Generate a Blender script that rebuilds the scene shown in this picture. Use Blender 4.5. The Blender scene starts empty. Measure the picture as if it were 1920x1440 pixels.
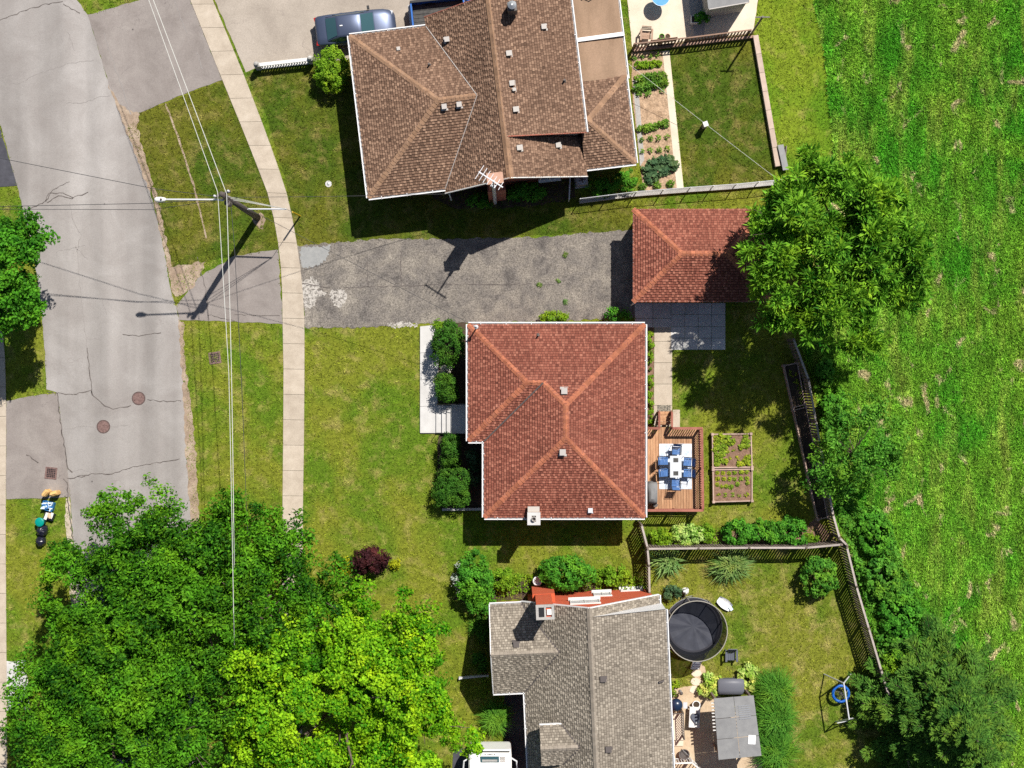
import bpy, math, random
import numpy as np
from mathutils import Vector, Matrix

R = math.radians
rng = np.random.default_rng(11)
random.seed(11)
scene = bpy.context.scene
COL = scene.collection
H = 80.0      # drone height in metres
S = 32.0      # photo pixels per metre on the ground

# ---------------------------------------------------------------- camera, sky, sun, exposure
cam_d = bpy.data.cameras.new('camera')
cam = bpy.data.objects.new('camera', cam_d)
COL.objects.link(cam)
cam.location = (0, 0, H)
cam.rotation_euler = (0, 0, 0)
cam_d.sensor_width = 36.0
cam_d.lens = 36.0 * H / 60.0
cam_d.clip_start = 1.0
cam_d.clip_end = 4000.0
scene.camera = cam

SUN_EL = 55.0
SUN_AZ = 32.7          # clockwise from +Y
world = bpy.data.worlds.new('World')
scene.world = world
world.use_nodes = True
wn = world.node_tree
bg = wn.nodes['Background']
sky = wn.nodes.new('ShaderNodeTexSky')
sky.sky_type = 'NISHITA'
sky.sun_disc = False
sky.sun_elevation = R(SUN_EL)
sky.sun_rotation = R(SUN_AZ)
wn.links.new(sky.outputs['Color'], bg.inputs['Color'])
bg.inputs['Strength'].default_value = 0.055

sun_d = bpy.data.lights.new('sun', 'SUN')
sun_d.energy = 5.0
sun_d.angle = R(0.5)
sun_d.color = (1.0, 0.95, 0.87)
sun = bpy.data.objects.new('sun', sun_d)
COL.objects.link(sun)
sv = Vector((math.sin(R(SUN_AZ)) * math.cos(R(SUN_EL)), math.cos(R(SUN_AZ)) * math.cos(R(SUN_EL)), math.sin(R(SUN_EL))))
sun.rotation_euler = sv.to_track_quat('Z', 'Y').to_euler()
sun.location = (20, 30, 60)

vs = scene.view_settings
vs.view_transform = 'Standard'
vs.look = 'None'
vs.exposure = 0.40
vs.gamma = 1.0
vs.use_curve_mapping = False

cy = scene.cycles
cy.max_bounces = 5
cy.diffuse_bounces = 2
cy.glossy_bounces = 2
cy.transmission_bounces = 2
cy.transparent_max_bounces = 6
cy.caustics_reflective = False
cy.caustics_refractive = False
cy.use_adaptive_sampling = True
cy.adaptive_threshold = 0.02
cy.use_denoising = False

# ---------------------------------------------------------------- helpers
def W(px, py, z=0.0):
    """photo pixel at a known height -> world point"""
    f = (1 - z / H) / S
    return Vector(((px - 960) * f, (720 - py) * f, z))

ORIG = {}

def tag(o, label=None, cat=None, group=None, kind=None):
    if label: o['label'] = label
    if cat: o['category'] = cat
    if group: o['group'] = group
    if kind: o['kind'] = kind
    return o

def thing(name, label, cat, loc=(0, 0, 0), group=None):
    o = bpy.data.objects.new(name, None)
    COL.objects.link(o)
    o.empty_display_size = 0.2
    o.location = loc
    ORIG[o.name] = Vector(loc)
    return tag(o, label, cat, group)

def link_mesh(name, me, parent=None):
    o = bpy.data.objects.new(name, me)
    COL.objects.link(o)
    if parent is not None:
        o.parent = parent
        ORIG[o.name] = ORIG.get(parent.name, Vector((0, 0, 0)))
    else:
        ORIG[o.name] = Vector((0, 0, 0))
    return o

class MB:
    def __init__(s):
        s.v, s.f, s.t = [], [], []
    def add(s, vs_, fs, t=1.0):
        n = len(s.v)
        s.v += [tuple(v) for v in vs_]
        s.f += [tuple(i + n for i in f) for f in fs]
        s.t += [t] * len(fs)
        return s
    def box(s, c, d, rz=0.0, t=1.0, M=None):
        hx, hy, hz = d[0] / 2, d[1] / 2, d[2] / 2
        if M is None:
            M = Matrix.Translation(Vector(c)) @ Matrix.Rotation(rz, 4, 'Z')
        P = [M @ Vector((x, y, z)) for x in (-hx, hx) for y in (-hy, hy) for z in (-hz, hz)]
        return s.add(P, [(0, 1, 3, 2), (4, 6, 7, 5), (0, 4, 5, 1), (2, 3, 7, 6), (0, 2, 6, 4), (1, 5, 7, 3)], t)
    def bar(s, p, q, w, h, t=1.0):
        p, q = Vector(p), Vector(q)
        d = q - p
        x = d.normalized()
        z = Vector((0, 0, 1)) if abs(x.z) < 0.95 else Vector((0, 1, 0))
        y = z.cross(x).normalized()
        z = x.cross(y)
        M = Matrix((x, y, z)).transposed().to_4x4()
        M.translation = (p + q) / 2
        return s.box((0, 0, 0), (d.length, w, h), t=t, M=M)
    def prism(s, poly, z0, z1, t=1.0):
        n = len(poly)
        ar = sum(poly[i][0] * poly[(i + 1) % n][1] - poly[(i + 1) % n][0] * poly[i][1] for i in range(n))
        if ar < 0: poly = list(poly)[::-1]
        P = [(p[0], p[1], z0) for p in poly] + [(p[0], p[1], z1) for p in poly]
        F = [tuple(range(n))[::-1], tuple(range(n, 2 * n))] + [(i, (i + 1) % n, n + (i + 1) % n, n + i) for i in range(n)]
        return s.add(P, F, t)
    def tube(s, pts, rad, n=8, t=1.0):
        pts = [Vector(p) for p in pts]
        if not hasattr(rad, '__len__'): rad = [rad] * len(pts)
        P = []
        for i, p in enumerate(pts):
            a = pts[max(i - 1, 0)]; b = pts[min(i + 1, len(pts) - 1)]
            x = (b - a).normalized()
            z = Vector((0, 0, 1)) if abs(x.z) < 0.9 else Vector((1, 0, 0))
            y = z.cross(x).normalized(); z = x.cross(y)
            for k in range(n):
                an = 2 * math.pi * k / n
                P.append(p + (y * math.cos(an) + z * math.sin(an)) * rad[i])
        F = []
        for i in range(len(pts) - 1):
            for k in range(n):
                k2 = (k + 1) % n
                F.append((i * n + k, i * n + k2, (i + 1) * n + k2, (i + 1) * n + k))
        m = len(pts) - 1
        F.append(tuple(range(n))[::-1]); F.append(tuple(m * n + k for k in range(n)))
        return s.add(P, F, t)
    def lathe(s, c, prof, n=20, t=1.0):
        """prof: list of (r, z) bottom to top"""
        P = []
        for r, z in prof:
            for k in range(n):
                an = 2 * math.pi * k / n
                P.append((c[0] + r * math.cos(an), c[1] + r * math.sin(an), c[2] + z))
        F = []
        for i in range(len(prof) - 1):
            for k in range(n):
                k2 = (k + 1) % n
                F.append((i * n + k, i * n + k2, (i + 1) * n + k2, (i + 1) * n + k))
        m = len(prof) - 1
        F.append(tuple(range(n))[::-1]); F.append(tuple(m * n + k for k in range(n)))
        return s.add(P, F, t)
    def ring(s, c, R0, r, n=40, m=6, t=1.0):
        P = []; F = []
        for i in range(n):
            a = 2 * math.pi * i / n
            for k in range(m):
                b = 2 * math.pi * k / m
                rr = R0 + r * math.cos(b)
                P.append((c[0] + rr * math.cos(a), c[1] + rr * math.sin(a), c[2] + r * math.sin(b)))
        for i in range(n):
            for k in range(m):
                i2, k2 = (i + 1) % n, (k + 1) % m
                F.append((i * m + k, i2 * m + k, i2 * m + k2, i * m + k2))
        return s.add(P, F, t)
    def mesh(s, name, mat, smooth=False, off=Vector((0, 0, 0))):
        me = bpy.data.meshes.new(name)
        me.from_pydata([(v[0] - off.x, v[1] - off.y, v[2] - off.z) for v in s.v], [], s.f)
        a = me.attributes.new('tint', 'FLOAT', 'FACE')
        a.data.foreach_set('value', np.array(s.t, dtype=np.float32))
        if smooth: me.polygons.foreach_set('use_smooth', [True] * len(me.polygons))
        me.materials.append(mat)
        me.update()
        return me
    def build(s, name, mat, parent=None, smooth=False, kind=None, label=None):
        off = ORIG.get(parent.name, Vector((0, 0, 0))) if parent is not None else Vector((0, 0, 0))
        o = link_mesh(name, s.mesh(name, mat, smooth, off), parent)
        return tag(o, label=label, kind=kind)

_ucube = {}
def piece(name, mat, parent, loc, dims, rz=0.0, rot=None):
    """one box-shaped piece sharing its mesh with all pieces of that kind"""
    key = (name, mat.name)
    if key not in _ucube:
        _ucube[key] = MB().box((0, 0, 0), (1, 1, 1)).mesh(name, mat)
    o = bpy.data.objects.new(name, _ucube[key])
    COL.objects.link(o)
    off = Vector((0, 0, 0))
    if parent is not None:
        o.parent = parent
        off = ORIG.get(parent.name, off)
    o.location = Vector(loc) - off
    o.rotation_euler = rot if rot is not None else (0, 0, rz)
    o.scale = dims
    ORIG[o.name] = Vector(loc)
    return o

def piece_bar(name, mat, parent, p, q, w, h):
    p, q = Vector(p), Vector(q)
    d = q - p
    rz = math.atan2(d.y, d.x)
    ry = -math.atan2(d.z, math.hypot(d.x, d.y))
    return piece(name, mat, parent, (p + q) / 2, (d.length, w, h), rot=(0, ry, rz))

def mesh_piece(name, me, parent, loc, rz=0.0, sc=1.0, M=None):
    o = bpy.data.objects.new(name, me)
    COL.objects.link(o)
    off = Vector((0, 0, 0))
    if parent is not None:
        o.parent = parent
        off = ORIG.get(parent.name, off)
    if M is not None:
        M = M.copy(); M.translation = M.translation - off
        o.matrix_local = M
    else:
        o.location = Vector(loc) - off
        o.rotation_euler = (0, 0, rz)
        o.scale = (sc, sc, sc) if not hasattr(sc, '__len__') else sc
    ORIG[o.name] = Vector(loc)
    return o

def copy_tree(o, parent=None):
    c = o.copy()
    COL.objects.link(c)
    if parent is not None: c.parent = parent
    for ch in list(o.children): copy_tree(ch, c)
    return c

def np_mesh(name, V, F, mat, tint=None, smooth=False):
    """V (n,3), F (m,k) index array, one polygon size"""
    me = bpy.data.meshes.new(name)
    n, m, k = len(V), len(F), F.shape[1]
    me.vertices.add(n); me.vertices.foreach_set('co', V.astype(np.float32).ravel())
    me.loops.add(m * k); me.loops.foreach_set('vertex_index', F.astype(np.int32).ravel())
    me.polygons.add(m)
    me.polygons.foreach_set('loop_start', np.arange(0, m * k, k, dtype=np.int32))
    me.polygons.foreach_set('loop_total', np.full(m, k, dtype=np.int32))
    if smooth: me.polygons.foreach_set('use_smooth', np.ones(m, dtype=bool))
    if tint is not None:
        a = me.attributes.new('tint', 'FLOAT', 'FACE')
        a.data.foreach_set('value', tint.astype(np.float32))
    me.materials.append(mat)
    me.update(calc_edges=True)
    return me

def pip(P, poly):
    """points (n,2) inside polygon"""
    x, y = P[:, 0], P[:, 1]
    ins = np.zeros(len(P), bool)
    n = len(poly)
    for i in range(n):
        x1, y1 = poly[i]; x2, y2 = poly[(i + 1) % n]
        c = ((y1 > y) != (y2 > y)) & (x < (x2 - x1) * (y - y1) / (y2 - y1 + 1e-12) + x1)
        ins ^= c
    return ins

def edge_jit(pts, step, amp, seed=0, closed=True):
    """subdivide a pixel polyline and roughen it"""
    rr = random.Random(seed)
    out = []
    n = len(pts)
    for i in range(n if closed else n - 1):
        a, b = Vector(pts[i]), Vector(pts[(i + 1) % n])
        L = (b - a).length
        k = max(1, int(L / step))
        nrm = Vector((-(b - a).y, (b - a).x)) / max(L, 1e-6)
        for j in range(k):
            p = a.lerp(b, j / k)
            out.append(p + nrm * rr.uniform(-amp, amp))
    if not closed: out.append(Vector(pts[-1]))
    return [(p[0], p[1]) for p in out]

def sheet(name, pts, z, mat, parent=None, jit=0.0, step=8, kind='structure', seed=1):
    if jit > 0: pts = edge_jit(pts, step, jit, seed)
    P = [W(x, y, 0) for x, y in pts]
    P = [Vector((p.x, p.y, z)) for p in P]
    n = len(P)
    ar = sum(P[i].x * P[(i + 1) % n].y - P[(i + 1) % n].x * P[i].y for i in range(n))
    if ar < 0: P = P[::-1]
    o = MB().add(P, [tuple(range(n))]).build(name, mat, parent)
    if parent is None: tag(o, kind=kind)
    return o

def ribbon(name, pts, w, z, mat, parent, jit=0.0, seed=3):
    """thin strip along a pixel polyline; w in metres"""
    if jit > 0: pts = edge_jit(pts, 6, jit, seed, closed=False)
    P = [W(x, y) for x, y in pts]
    rr = random.Random(seed)
    V = []
    for i, p in enumerate(P):
        a = P[max(i - 1, 0)]; b = P[min(i + 1, len(P) - 1)]
        d = (b - a); d.z = 0; d.normalize()
        nrm = Vector((-d.y, d.x, 0)) * w / 2 * rr.uniform(0.5, 1.3)
        V += [Vector((p.x, p.y, z)) + nrm, Vector((p.x, p.y, z)) - nrm]
    F = [(2 * i + 1, 2 * i + 3, 2 * i + 2, 2 * i) for i in range(len(P) - 1)]
    return MB().add(V, F).build(name, mat, parent)

# ---------------------------------------------------------------- materials
def _n(nt, typ, **kw):
    n = nt.nodes.new(typ)
    for k, v in kw.items(): setattr(n, k, v)
    return n

def _pos(nt, scale=(1, 1, 1), rz=0.0):
    g = _n(nt, 'ShaderNodeNewGeometry')
    if scale == (1, 1, 1) and rz == 0: return g.outputs['Position']
    mp = _n(nt, 'ShaderNodeMapping')
    mp.inputs['Scale'].default_value = scale
    mp.inputs['Rotation'].default_value = (0, 0, rz)
    nt.links.new(g.outputs['Position'], mp.inputs['Vector'])
    return mp.outputs['Vector']

def _noise(nt, vec, scale, detail=4, rough=0.6, dist=0.0):
    n = _n(nt, 'ShaderNodeTexNoise')
    n.inputs['Scale'].default_value = scale
    n.inputs['Detail'].default_value = detail
    n.inputs['Roughness'].default_value = rough
    n.inputs['Distortion'].default_value = dist
    nt.links.new(vec, n.inputs['Vector'])
    return n.outputs['Fac']

def _ramp(nt, fac, stops):
    r = _n(nt, 'ShaderNodeValToRGB')
    e = r.color_ramp.elements
    while len(e) < len(stops): e.new(0.5)
    for i, (p, c) in enumerate(stops):
        e[i].position = p
        e[i].color = (c[0], c[1], c[2], 1) if hasattr(c, '__len__') else (c, c, c, 1)
    nt.links.new(fac, r.inputs['Fac'])
    return r.outputs['Color']

def _mix(nt, fac, a, b, mode='MIX'):
    m = _n(nt, 'ShaderNodeMix', data_type='RGBA', blend_type=mode)
    for sock, val in ((0, fac), (6, a), (7, b)):
        if hasattr(val, 'is_linked'): nt.links.new(val, m.inputs[sock])
        else: m.inputs[sock].default_value = val if not hasattr(val, '__len__') else (val[0], val[1], val[2], 1)
    return m.outputs[2]

def _math(nt, op, a, b=None):
    m = _n(nt, 'ShaderNodeMath', operation=op)
    for i, val in enumerate((a, b)):
        if val is None: continue
        if hasattr(val, 'is_linked'): nt.links.new(val, m.inputs[i])
        else: m.inputs[i].default_value = val
    return m.outputs[0]

def _attr(nt, name='tint'):
    return _n(nt, 'ShaderNodeAttribute', attribute_name=name).outputs['Fac']

def mat_new(name):
    m = bpy.data.materials.new(name)
    m.use_nodes = True
    nt = m.node_tree
    return m, nt, nt.nodes['Principled BSDF']

def _bump(nt, b, h, strength, dist):
    bm = _n(nt, 'ShaderNodeBump')
    bm.inputs['Strength'].default_value = strength
    bm.inputs['Distance'].default_value = dist
    nt.links.new(h, bm.inputs['Height'])
    nt.links.new(bm.outputs['Normal'], b.inputs['Normal'])

def M_(name, stops, scale=3.0, rough=0.85, spec=0.25, grain=0.0, gscale=30.0, bump=0.0, bscale=20.0, bdist=0.02,
       rnd=0.0, tint=False, metal=0.0, stretch=(1, 1, 1), rz=0.0, detail=5, coat=0.0, alpha=1.0):
    m, nt, b = mat_new(name)
    b.inputs['Roughness'].default_value = rough
    b.inputs['Specular IOR Level'].default_value = spec
    b.inputs['Metallic'].default_value = metal
    if coat: b.inputs['Coat Weight'].default_value = coat
    if not isinstance(stops, list): stops = [(0.0, stops), (1.0, stops)]
    v = _pos(nt, stretch, rz)
    col = _ramp(nt, _noise(nt, v, scale, detail), stops)
    if grain:
        g = _ramp(nt, _noise(nt, _pos(nt), gscale, 3, 0.7), [(0.3, 1 - grain), (0.7, 1 + grain)])
        col = _mix(nt, 1.0, col, g, 'MULTIPLY')
    if rnd:
        oi = _n(nt, 'ShaderNodeObjectInfo').outputs['Random']
        f = _math(nt, 'MULTIPLY_ADD', oi, 2 * rnd)
        nt.nodes[-1].inputs[2].default_value = 1 - rnd
        c = _n(nt, 'ShaderNodeCombineColor')
        for i in range(3): nt.links.new(f, c.inputs[i])
        col = _mix(nt, 1.0, col, c.outputs[0], 'MULTIPLY')
    if tint:
        f = _attr(nt)
        c = _n(nt, 'ShaderNodeCombineColor')
        for i in range(3): nt.links.new(f, c.inputs[i])
        col = _mix(nt, 1.0, col, c.outputs[0], 'MULTIPLY')
    nt.links.new(col, b.inputs['Base Color'])
    if bump: _bump(nt, b, _noise(nt, _pos(nt), bscale, 6, 0.7), bump, bdist)
    if alpha < 1: b.inputs['Alpha'].default_value = alpha
    return m

def leaf_mat(name, c_dark, c_light, trans=0.3, rough=0.65, spec=0.12):
    m, nt, b = mat_new(name)
    t = _attr(nt)
    col = _ramp(nt, t, [(0.0, c_dark), (1.0, c_light)])
    tone = _ramp(nt, _noise(nt, _pos(nt), 0.7, 4, 0.6), [(0.38, (0.82, 0.95, 1.0)), (0.5, (1, 1, 1)), (0.66, (1.42, 1.12, 0.85))])
    col = _mix(nt, 1.0, col, tone, 'MULTIPLY')
    b.inputs['Roughness'].default_value = rough
    b.inputs['Specular IOR Level'].default_value = spec
    nt.links.new(col, b.inputs['Base Color'])
    tr = _n(nt, 'ShaderNodeBsdfTranslucent')
    nt.links.new(col, tr.inputs['Color'])
    mx = _n(nt, 'ShaderNodeMixShader')
    mx.inputs[0].default_value = trans
    nt.links.new(b.outputs[0], mx.inputs[1]); nt.links.new(tr.outputs[0], mx.inputs[2])
    nt.links.new(mx.outputs[0], nt.nodes['Material Output'].inputs['Surface'])
    return m

def lawn_mat(name, green, olive, dry, dryness=0.5, blade=False, seed=0.0):
    """mown lawn: patches of green, olive and dried grass; the same patches for the soil sheet and the blades"""
    m, nt, b = mat_new(name)
    b.inputs['Roughness'].default_value = 0.9
    b.inputs['Specular IOR Level'].default_value = 0.15
    v = _pos(nt)
    big = _noise(nt, v, 0.22 + seed, 3, 0.6, 0.4)
    mid = _noise(nt, v, 1.1, 5, 0.65, 0.3)
    col = _mix(nt, _ramp(nt, big, [(0.40, 0.0), (0.58, 1.0)]), green, olive)
    d = _ramp(nt, mid, [(0.62 - 0.25 * dryness, 0.0), (0.86 - 0.2 * dryness, 1.0)])
    col = _mix(nt, d, col, dry)
    fine = _ramp(nt, _noise(nt, v, 7.0, 6, 0.8), [(0.25, 0.40), (0.5, 1.0), (0.72, 1.7)])
    col = _mix(nt, 1.0, col, fine, 'MULTIPLY')
    mot = _ramp(nt, _noise(nt, v, 2.6, 3, 0.6), [(0.3, 0.84), (0.7, 1.16)])
    col = _mix(nt, 1.0, col, mot, 'MULTIPLY')
    if blade:
        f = _attr(nt)
        c = _n(nt, 'ShaderNodeCombineColor')
        for i in range(3): nt.links.new(f, c.inputs[i])
        col = _mix(nt, 1.0, col, c.outputs[0], 'MULTIPLY')
    else:
        _bump(nt, b, _noise(nt, v, 14.0, 6, 0.8), 0.7, 0.05)
    nt.links.new(col, b.inputs['Base Color'])
    return m

def crack_mat(name, base_stops, crack, cscale, width, grain, big=1.0, rough=0.9, lanes=0.0):
    """weathered asphalt: noise, aggregate grain and a web of fine cracks"""
    m, nt, b = mat_new(name)
    b.inputs['Roughness'].default_value = rough
    b.inputs['Specular IOR Level'].default_value = 0.2
    v = _pos(nt)
    col = _ramp(nt, _noise(nt, v, big, 7, 0.65, 0.5), base_stops)
    g = _ramp(nt, _noise(nt, v, 14.0, 4, 0.8), [(0.3, 1 - grain), (0.7, 1 + grain)])
    col = _mix(nt, 1.0, col, g, 'MULTIPLY')
    if lanes:
        ln = _ramp(nt, _noise(nt, _pos(nt, (1.0, 0.06, 1.0), R(-8)), 0.55, 3, 0.5), [(0.35, 1 - lanes), (0.65, 1 + lanes)])
        col = _mix(nt, 1.0, col, ln, 'MULTIPLY')
    if lanes:
        sp = _n(nt, 'ShaderNodeTexVoronoi', feature='F1'); sp.inputs['Scale'].default_value = 0.42
        nt.links.new(v, sp.inputs['Vector'])
        dots = _ramp(nt, sp.outputs['Distance'], [(0.012, 1.0), (0.03, 0.0)])
        col = _mix(nt, dots, col, (0.10, 0.09, 0.088))
        st_ = _ramp(nt, _noise(nt, v, 1.3, 4, 0.7), [(0.66, 0.0), (0.8, 0.35)])
        col = _mix(nt, st_, col, (0.16, 0.145, 0.14))
    vo = _n(nt, 'ShaderNodeTexVoronoi', feature='DISTANCE_TO_EDGE')
    vo.inputs['Scale'].default_value = cscale
    nd = _n(nt, 'ShaderNodeTexNoise'); nd.inputs['Scale'].default_value = 1.6; nd.inputs['Detail'].default_value = 5
    nt.links.new(v, nd.inputs['Vector'])
    ad = _n(nt, 'ShaderNodeVectorMath', operation='MULTIPLY_ADD')
    nt.links.new(nd.outputs['Color'], ad.inputs[0]); ad.inputs[1].default_value = (1.6, 1.6, 1.6); nt.links.new(v, ad.inputs[2])
    nt.links.new(ad.outputs[0], vo.inputs['Vector'])
    k = _ramp(nt, vo.outputs['Distance'], [(0.0, 1.0), (width, 0.0)])
    gate = _ramp(nt, _noise(nt, v, 0.5, 3), [(0.42, 0.0), (0.62, 1.0)])
    k = _mix(nt, 1.0, k, gate, 'MULTIPLY')
    col = _mix(nt, k, col, crack)
    nt.links.new(col, b.inputs['Base Color'])
    _bump(nt, b, _noise(nt, v, 30.0, 4, 0.8), 0.35, 0.02)
    return m

MT = {}
# ground
MT['lawn'] = lawn_mat('lawn_olive', (0.085, 0.148, 0.009), (0.150, 0.170, 0.016), (0.27, 0.23, 0.07), 0.45)
MT['lawn_b'] = lawn_mat('lawn_olive_blades', (0.12, 0.22, 0.012), (0.215, 0.25, 0.022), (0.40, 0.35, 0.10), 0.45, True)
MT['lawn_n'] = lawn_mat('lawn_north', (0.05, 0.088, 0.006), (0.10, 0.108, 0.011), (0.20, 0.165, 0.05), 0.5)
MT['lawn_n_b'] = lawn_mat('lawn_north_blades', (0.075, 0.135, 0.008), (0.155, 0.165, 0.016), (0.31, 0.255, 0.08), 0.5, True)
MT['lawn_d'] = lawn_mat('lawn_dry', (0.085, 0.138, 0.010), (0.150, 0.165, 0.018), (0.30, 0.245, 0.085), 0.55)
MT['lawn_d_b'] = lawn_mat('lawn_dry_blades', (0.12, 0.20, 0.013), (0.215, 0.24, 0.025), (0.42, 0.355, 0.12), 0.55, True)

def meadow(name, blade):
    m, nt, b = mat_new(name)
    b.inputs['Roughness'].default_value = 0.85
    b.inputs['Specular IOR Level'].default_value = 0.15
    v = _pos(nt)
    st = _pos(nt, (1.0, 0.22, 1.0), R(12))
    big = _noise(nt, v, 0.18, 4, 0.6, 0.5)
    col = _mix(nt, _ramp(nt, big, [(0.38, 0.0), (0.62, 1.0)]), (0.075, 0.33, 0.016), (0.20, 0.41, 0.030))
    streak = _noise(nt, st, 0.9, 4, 0.6)
    col = _mix(nt, _ramp(nt, streak, [(0.5, 0.0), (0.72, 0.8)]), col, (0.40, 0.50, 0.08))
    dk = _ramp(nt, _noise(nt, st, 2.2, 4, 0.6), [(0.3, 0.55), (0.5, 1.0), (0.75, 1.2)])
    col = _mix(nt, 1.0, col, dk, 'MULTIPLY')
    straw = _noise(nt, _pos(nt, (1.0, 0.7, 1.0)), 0.9, 3, 0.55, 0.6)
    col = _mix(nt, _ramp(nt, straw, [(0.615, 0.0), (0.68, 0.9)]), col, (0.62, 0.52, 0.28))
    fine = _ramp(nt, _noise(nt, v, 8.0, 6, 0.75), [(0.25, 0.35), (0.5, 1.0), (0.72, 1.7)])
    col = _mix(nt, 1.0, col, fine, 'MULTIPLY')
    if blade:
        f = _attr(nt); c = _n(nt, 'ShaderNodeCombineColor')
        for i in range(3): nt.links.new(f, c.inputs[i])
        col = _mix(nt, 1.0, col, c.outputs[0], 'MULTIPLY')
    else:
        _bump(nt, b, _noise(nt, v, 6.0, 6, 0.8), 0.8, 0.1)
    nt.links.new(col, b.inputs['Base Color'])
    return m
MT['meadow'] = meadow('meadow_grass', False)
MT['meadow_b'] = meadow('meadow_grass_blades', True)

MT['road'] = crack_mat('road_asphalt', [(0.25, (0.225, 0.203, 0.192)), (0.5, (0.275, 0.255, 0.243)), (0.75, (0.34, 0.32, 0.308))], (0.24, 0.215, 0.205), 0.10, 0.0035, 0.12, 0.35, lanes=0.15)
MT['apron'] = crack_mat('apron_asphalt', [(0.25, (0.185, 0.16, 0.148)), (0.5, (0.24, 0.212, 0.198)), (0.75, (0.30, 0.27, 0.25))], (0.15, 0.13, 0.125), 0.15, 0.004, 0.14, 0.5, lanes=0.06)
MT['drive'] = crack_mat('driveway_asphalt', [(0.28, (0.07, 0.063, 0.06)), (0.42, (0.145, 0.13, 0.118)), (0.58, (0.205, 0.182, 0.157)), (0.75, (0.29, 0.26, 0.22))], (0.08, 0.073, 0.07), 0.35, 0.012, 0.75, 0.9)
MT['drive_n'] = crack_mat('driveway_aggregate', [(0.25, (0.27, 0.23, 0.195)), (0.5, (0.34, 0.295, 0.25)), (0.75, (0.40, 0.35, 0.30))], (0.24, 0.205, 0.18), 0.12, 0.003, 0.16, 0.4, lanes=0.04)
MT['black_asphalt'] = M_('fresh_asphalt', [(0.3, (0.045, 0.045, 0.055)), (0.7, (0.075, 0.075, 0.09))], 2, grain=0.15)
MT['concrete'] = M_('sidewalk_concrete', [(0.3, (0.37, 0.31, 0.245)), (0.6, (0.45, 0.385, 0.31)), (0.8, (0.50, 0.435, 0.36))], 1.5, grain=0.12, gscale=18, rnd=0.05, bump=0.2)
MT['concrete_w'] = M_('pale_concrete', [(0.3, (0.46, 0.45, 0.44)), (0.7, (0.56, 0.55, 0.54))], 1.5, grain=0.05, gscale=18, rnd=0.03)
MT['concrete_g'] = M_('grey_slab', [(0.3, (0.32, 0.31, 0.30)), (0.7, (0.45, 0.43, 0.40))], 1.5, grain=0.12, gscale=12, rnd=0.10, bump=0.2)
MT['slab_l'] = M_('light_slab', [(0.3, (0.46, 0.46, 0.45)), (0.7, (0.58, 0.57, 0.55))], 1.5, grain=0.10, gscale=12, rnd=0.08)
MT['lawn_g'] = lawn_mat('lawn_margin', (0.09, 0.185, 0.008), (0.155, 0.215, 0.014), (0.27, 0.25, 0.06), 0.3)
MT['lawn_g_b'] = lawn_mat('lawn_margin_blades', (0.12, 0.25, 0.011), (0.21, 0.29, 0.02), (0.38, 0.35, 0.09), 0.3, True)
MT['patio'] = M_('patio_concrete', [(0.3, (0.55, 0.46, 0.36)), (0.7, (0.68, 0.60, 0.48))], 0.8, grain=0.06, gscale=14)
MT['tan_patio'] = M_('tan_patio', [(0.3, (0.42, 0.31, 0.20)), (0.7, (0.55, 0.43, 0.30))], 1.2, grain=0.12, gscale=10)
MT['dirt'] = M_('dirt', [(0.3, (0.20, 0.145, 0.105)), (0.5, (0.30, 0.225, 0.165)), (0.75, (0.42, 0.34, 0.26))], 1.4, grain=0.25, gscale=14, bump=0.5)
MT['soil'] = M_('garden_soil', [(0.3, (0.28, 0.185, 0.115)), (0.55, (0.42, 0.29, 0.19)), (0.8, (0.52, 0.37, 0.25))], 2.5, grain=0.35, gscale=9, bump=0.8, bscale=6, bdist=0.08)
MT['soil_dark'] = M_('dark_soil', [(0.3, (0.03, 0.022, 0.016)), (0.7, (0.09, 0.06, 0.04))], 3, grain=0.3, bump=0.6)
MT['soil_red'] = M_('bed_soil', [(0.3, (0.15, 0.085, 0.055)), (0.7, (0.26, 0.16, 0.11))], 3, grain=0.3, gscale=12, bump=0.8, bscale=8, bdist=0.06)
MT['crack'] = M_('crack_filler', [(0.3, (0.06, 0.05, 0.047)), (0.7, (0.15, 0.13, 0.12))], 4)
MT['crack_l'] = M_('pale_crack', [(0.3, (0.22, 0.20, 0.19)), (0.7, (0.28, 0.26, 0.25))], 4)
def worn_mat(name, stops):
    m = M_(name, stops, 5, grain=0.3)
    nt = m.node_tree; b = nt.nodes['Principled BSDF']
    a = _ramp(nt, _noise(nt, _pos(nt), 7.0, 5, 0.75), [(0.40, 0.0), (0.52, 1.0)])
    nt.links.new(a, b.inputs['Alpha'])
    return m
MT['patch_w'] = worn_mat('worn_patch', [(0.3, (0.36, 0.33, 0.30)), (0.7, (0.50, 0.47, 0.43))])
MT['patch_g'] = M_('sealed_patch', [(0.3, (0.23, 0.235, 0.235)), (0.7, (0.30, 0.30, 0.295))], 3, grain=0.12)
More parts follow.
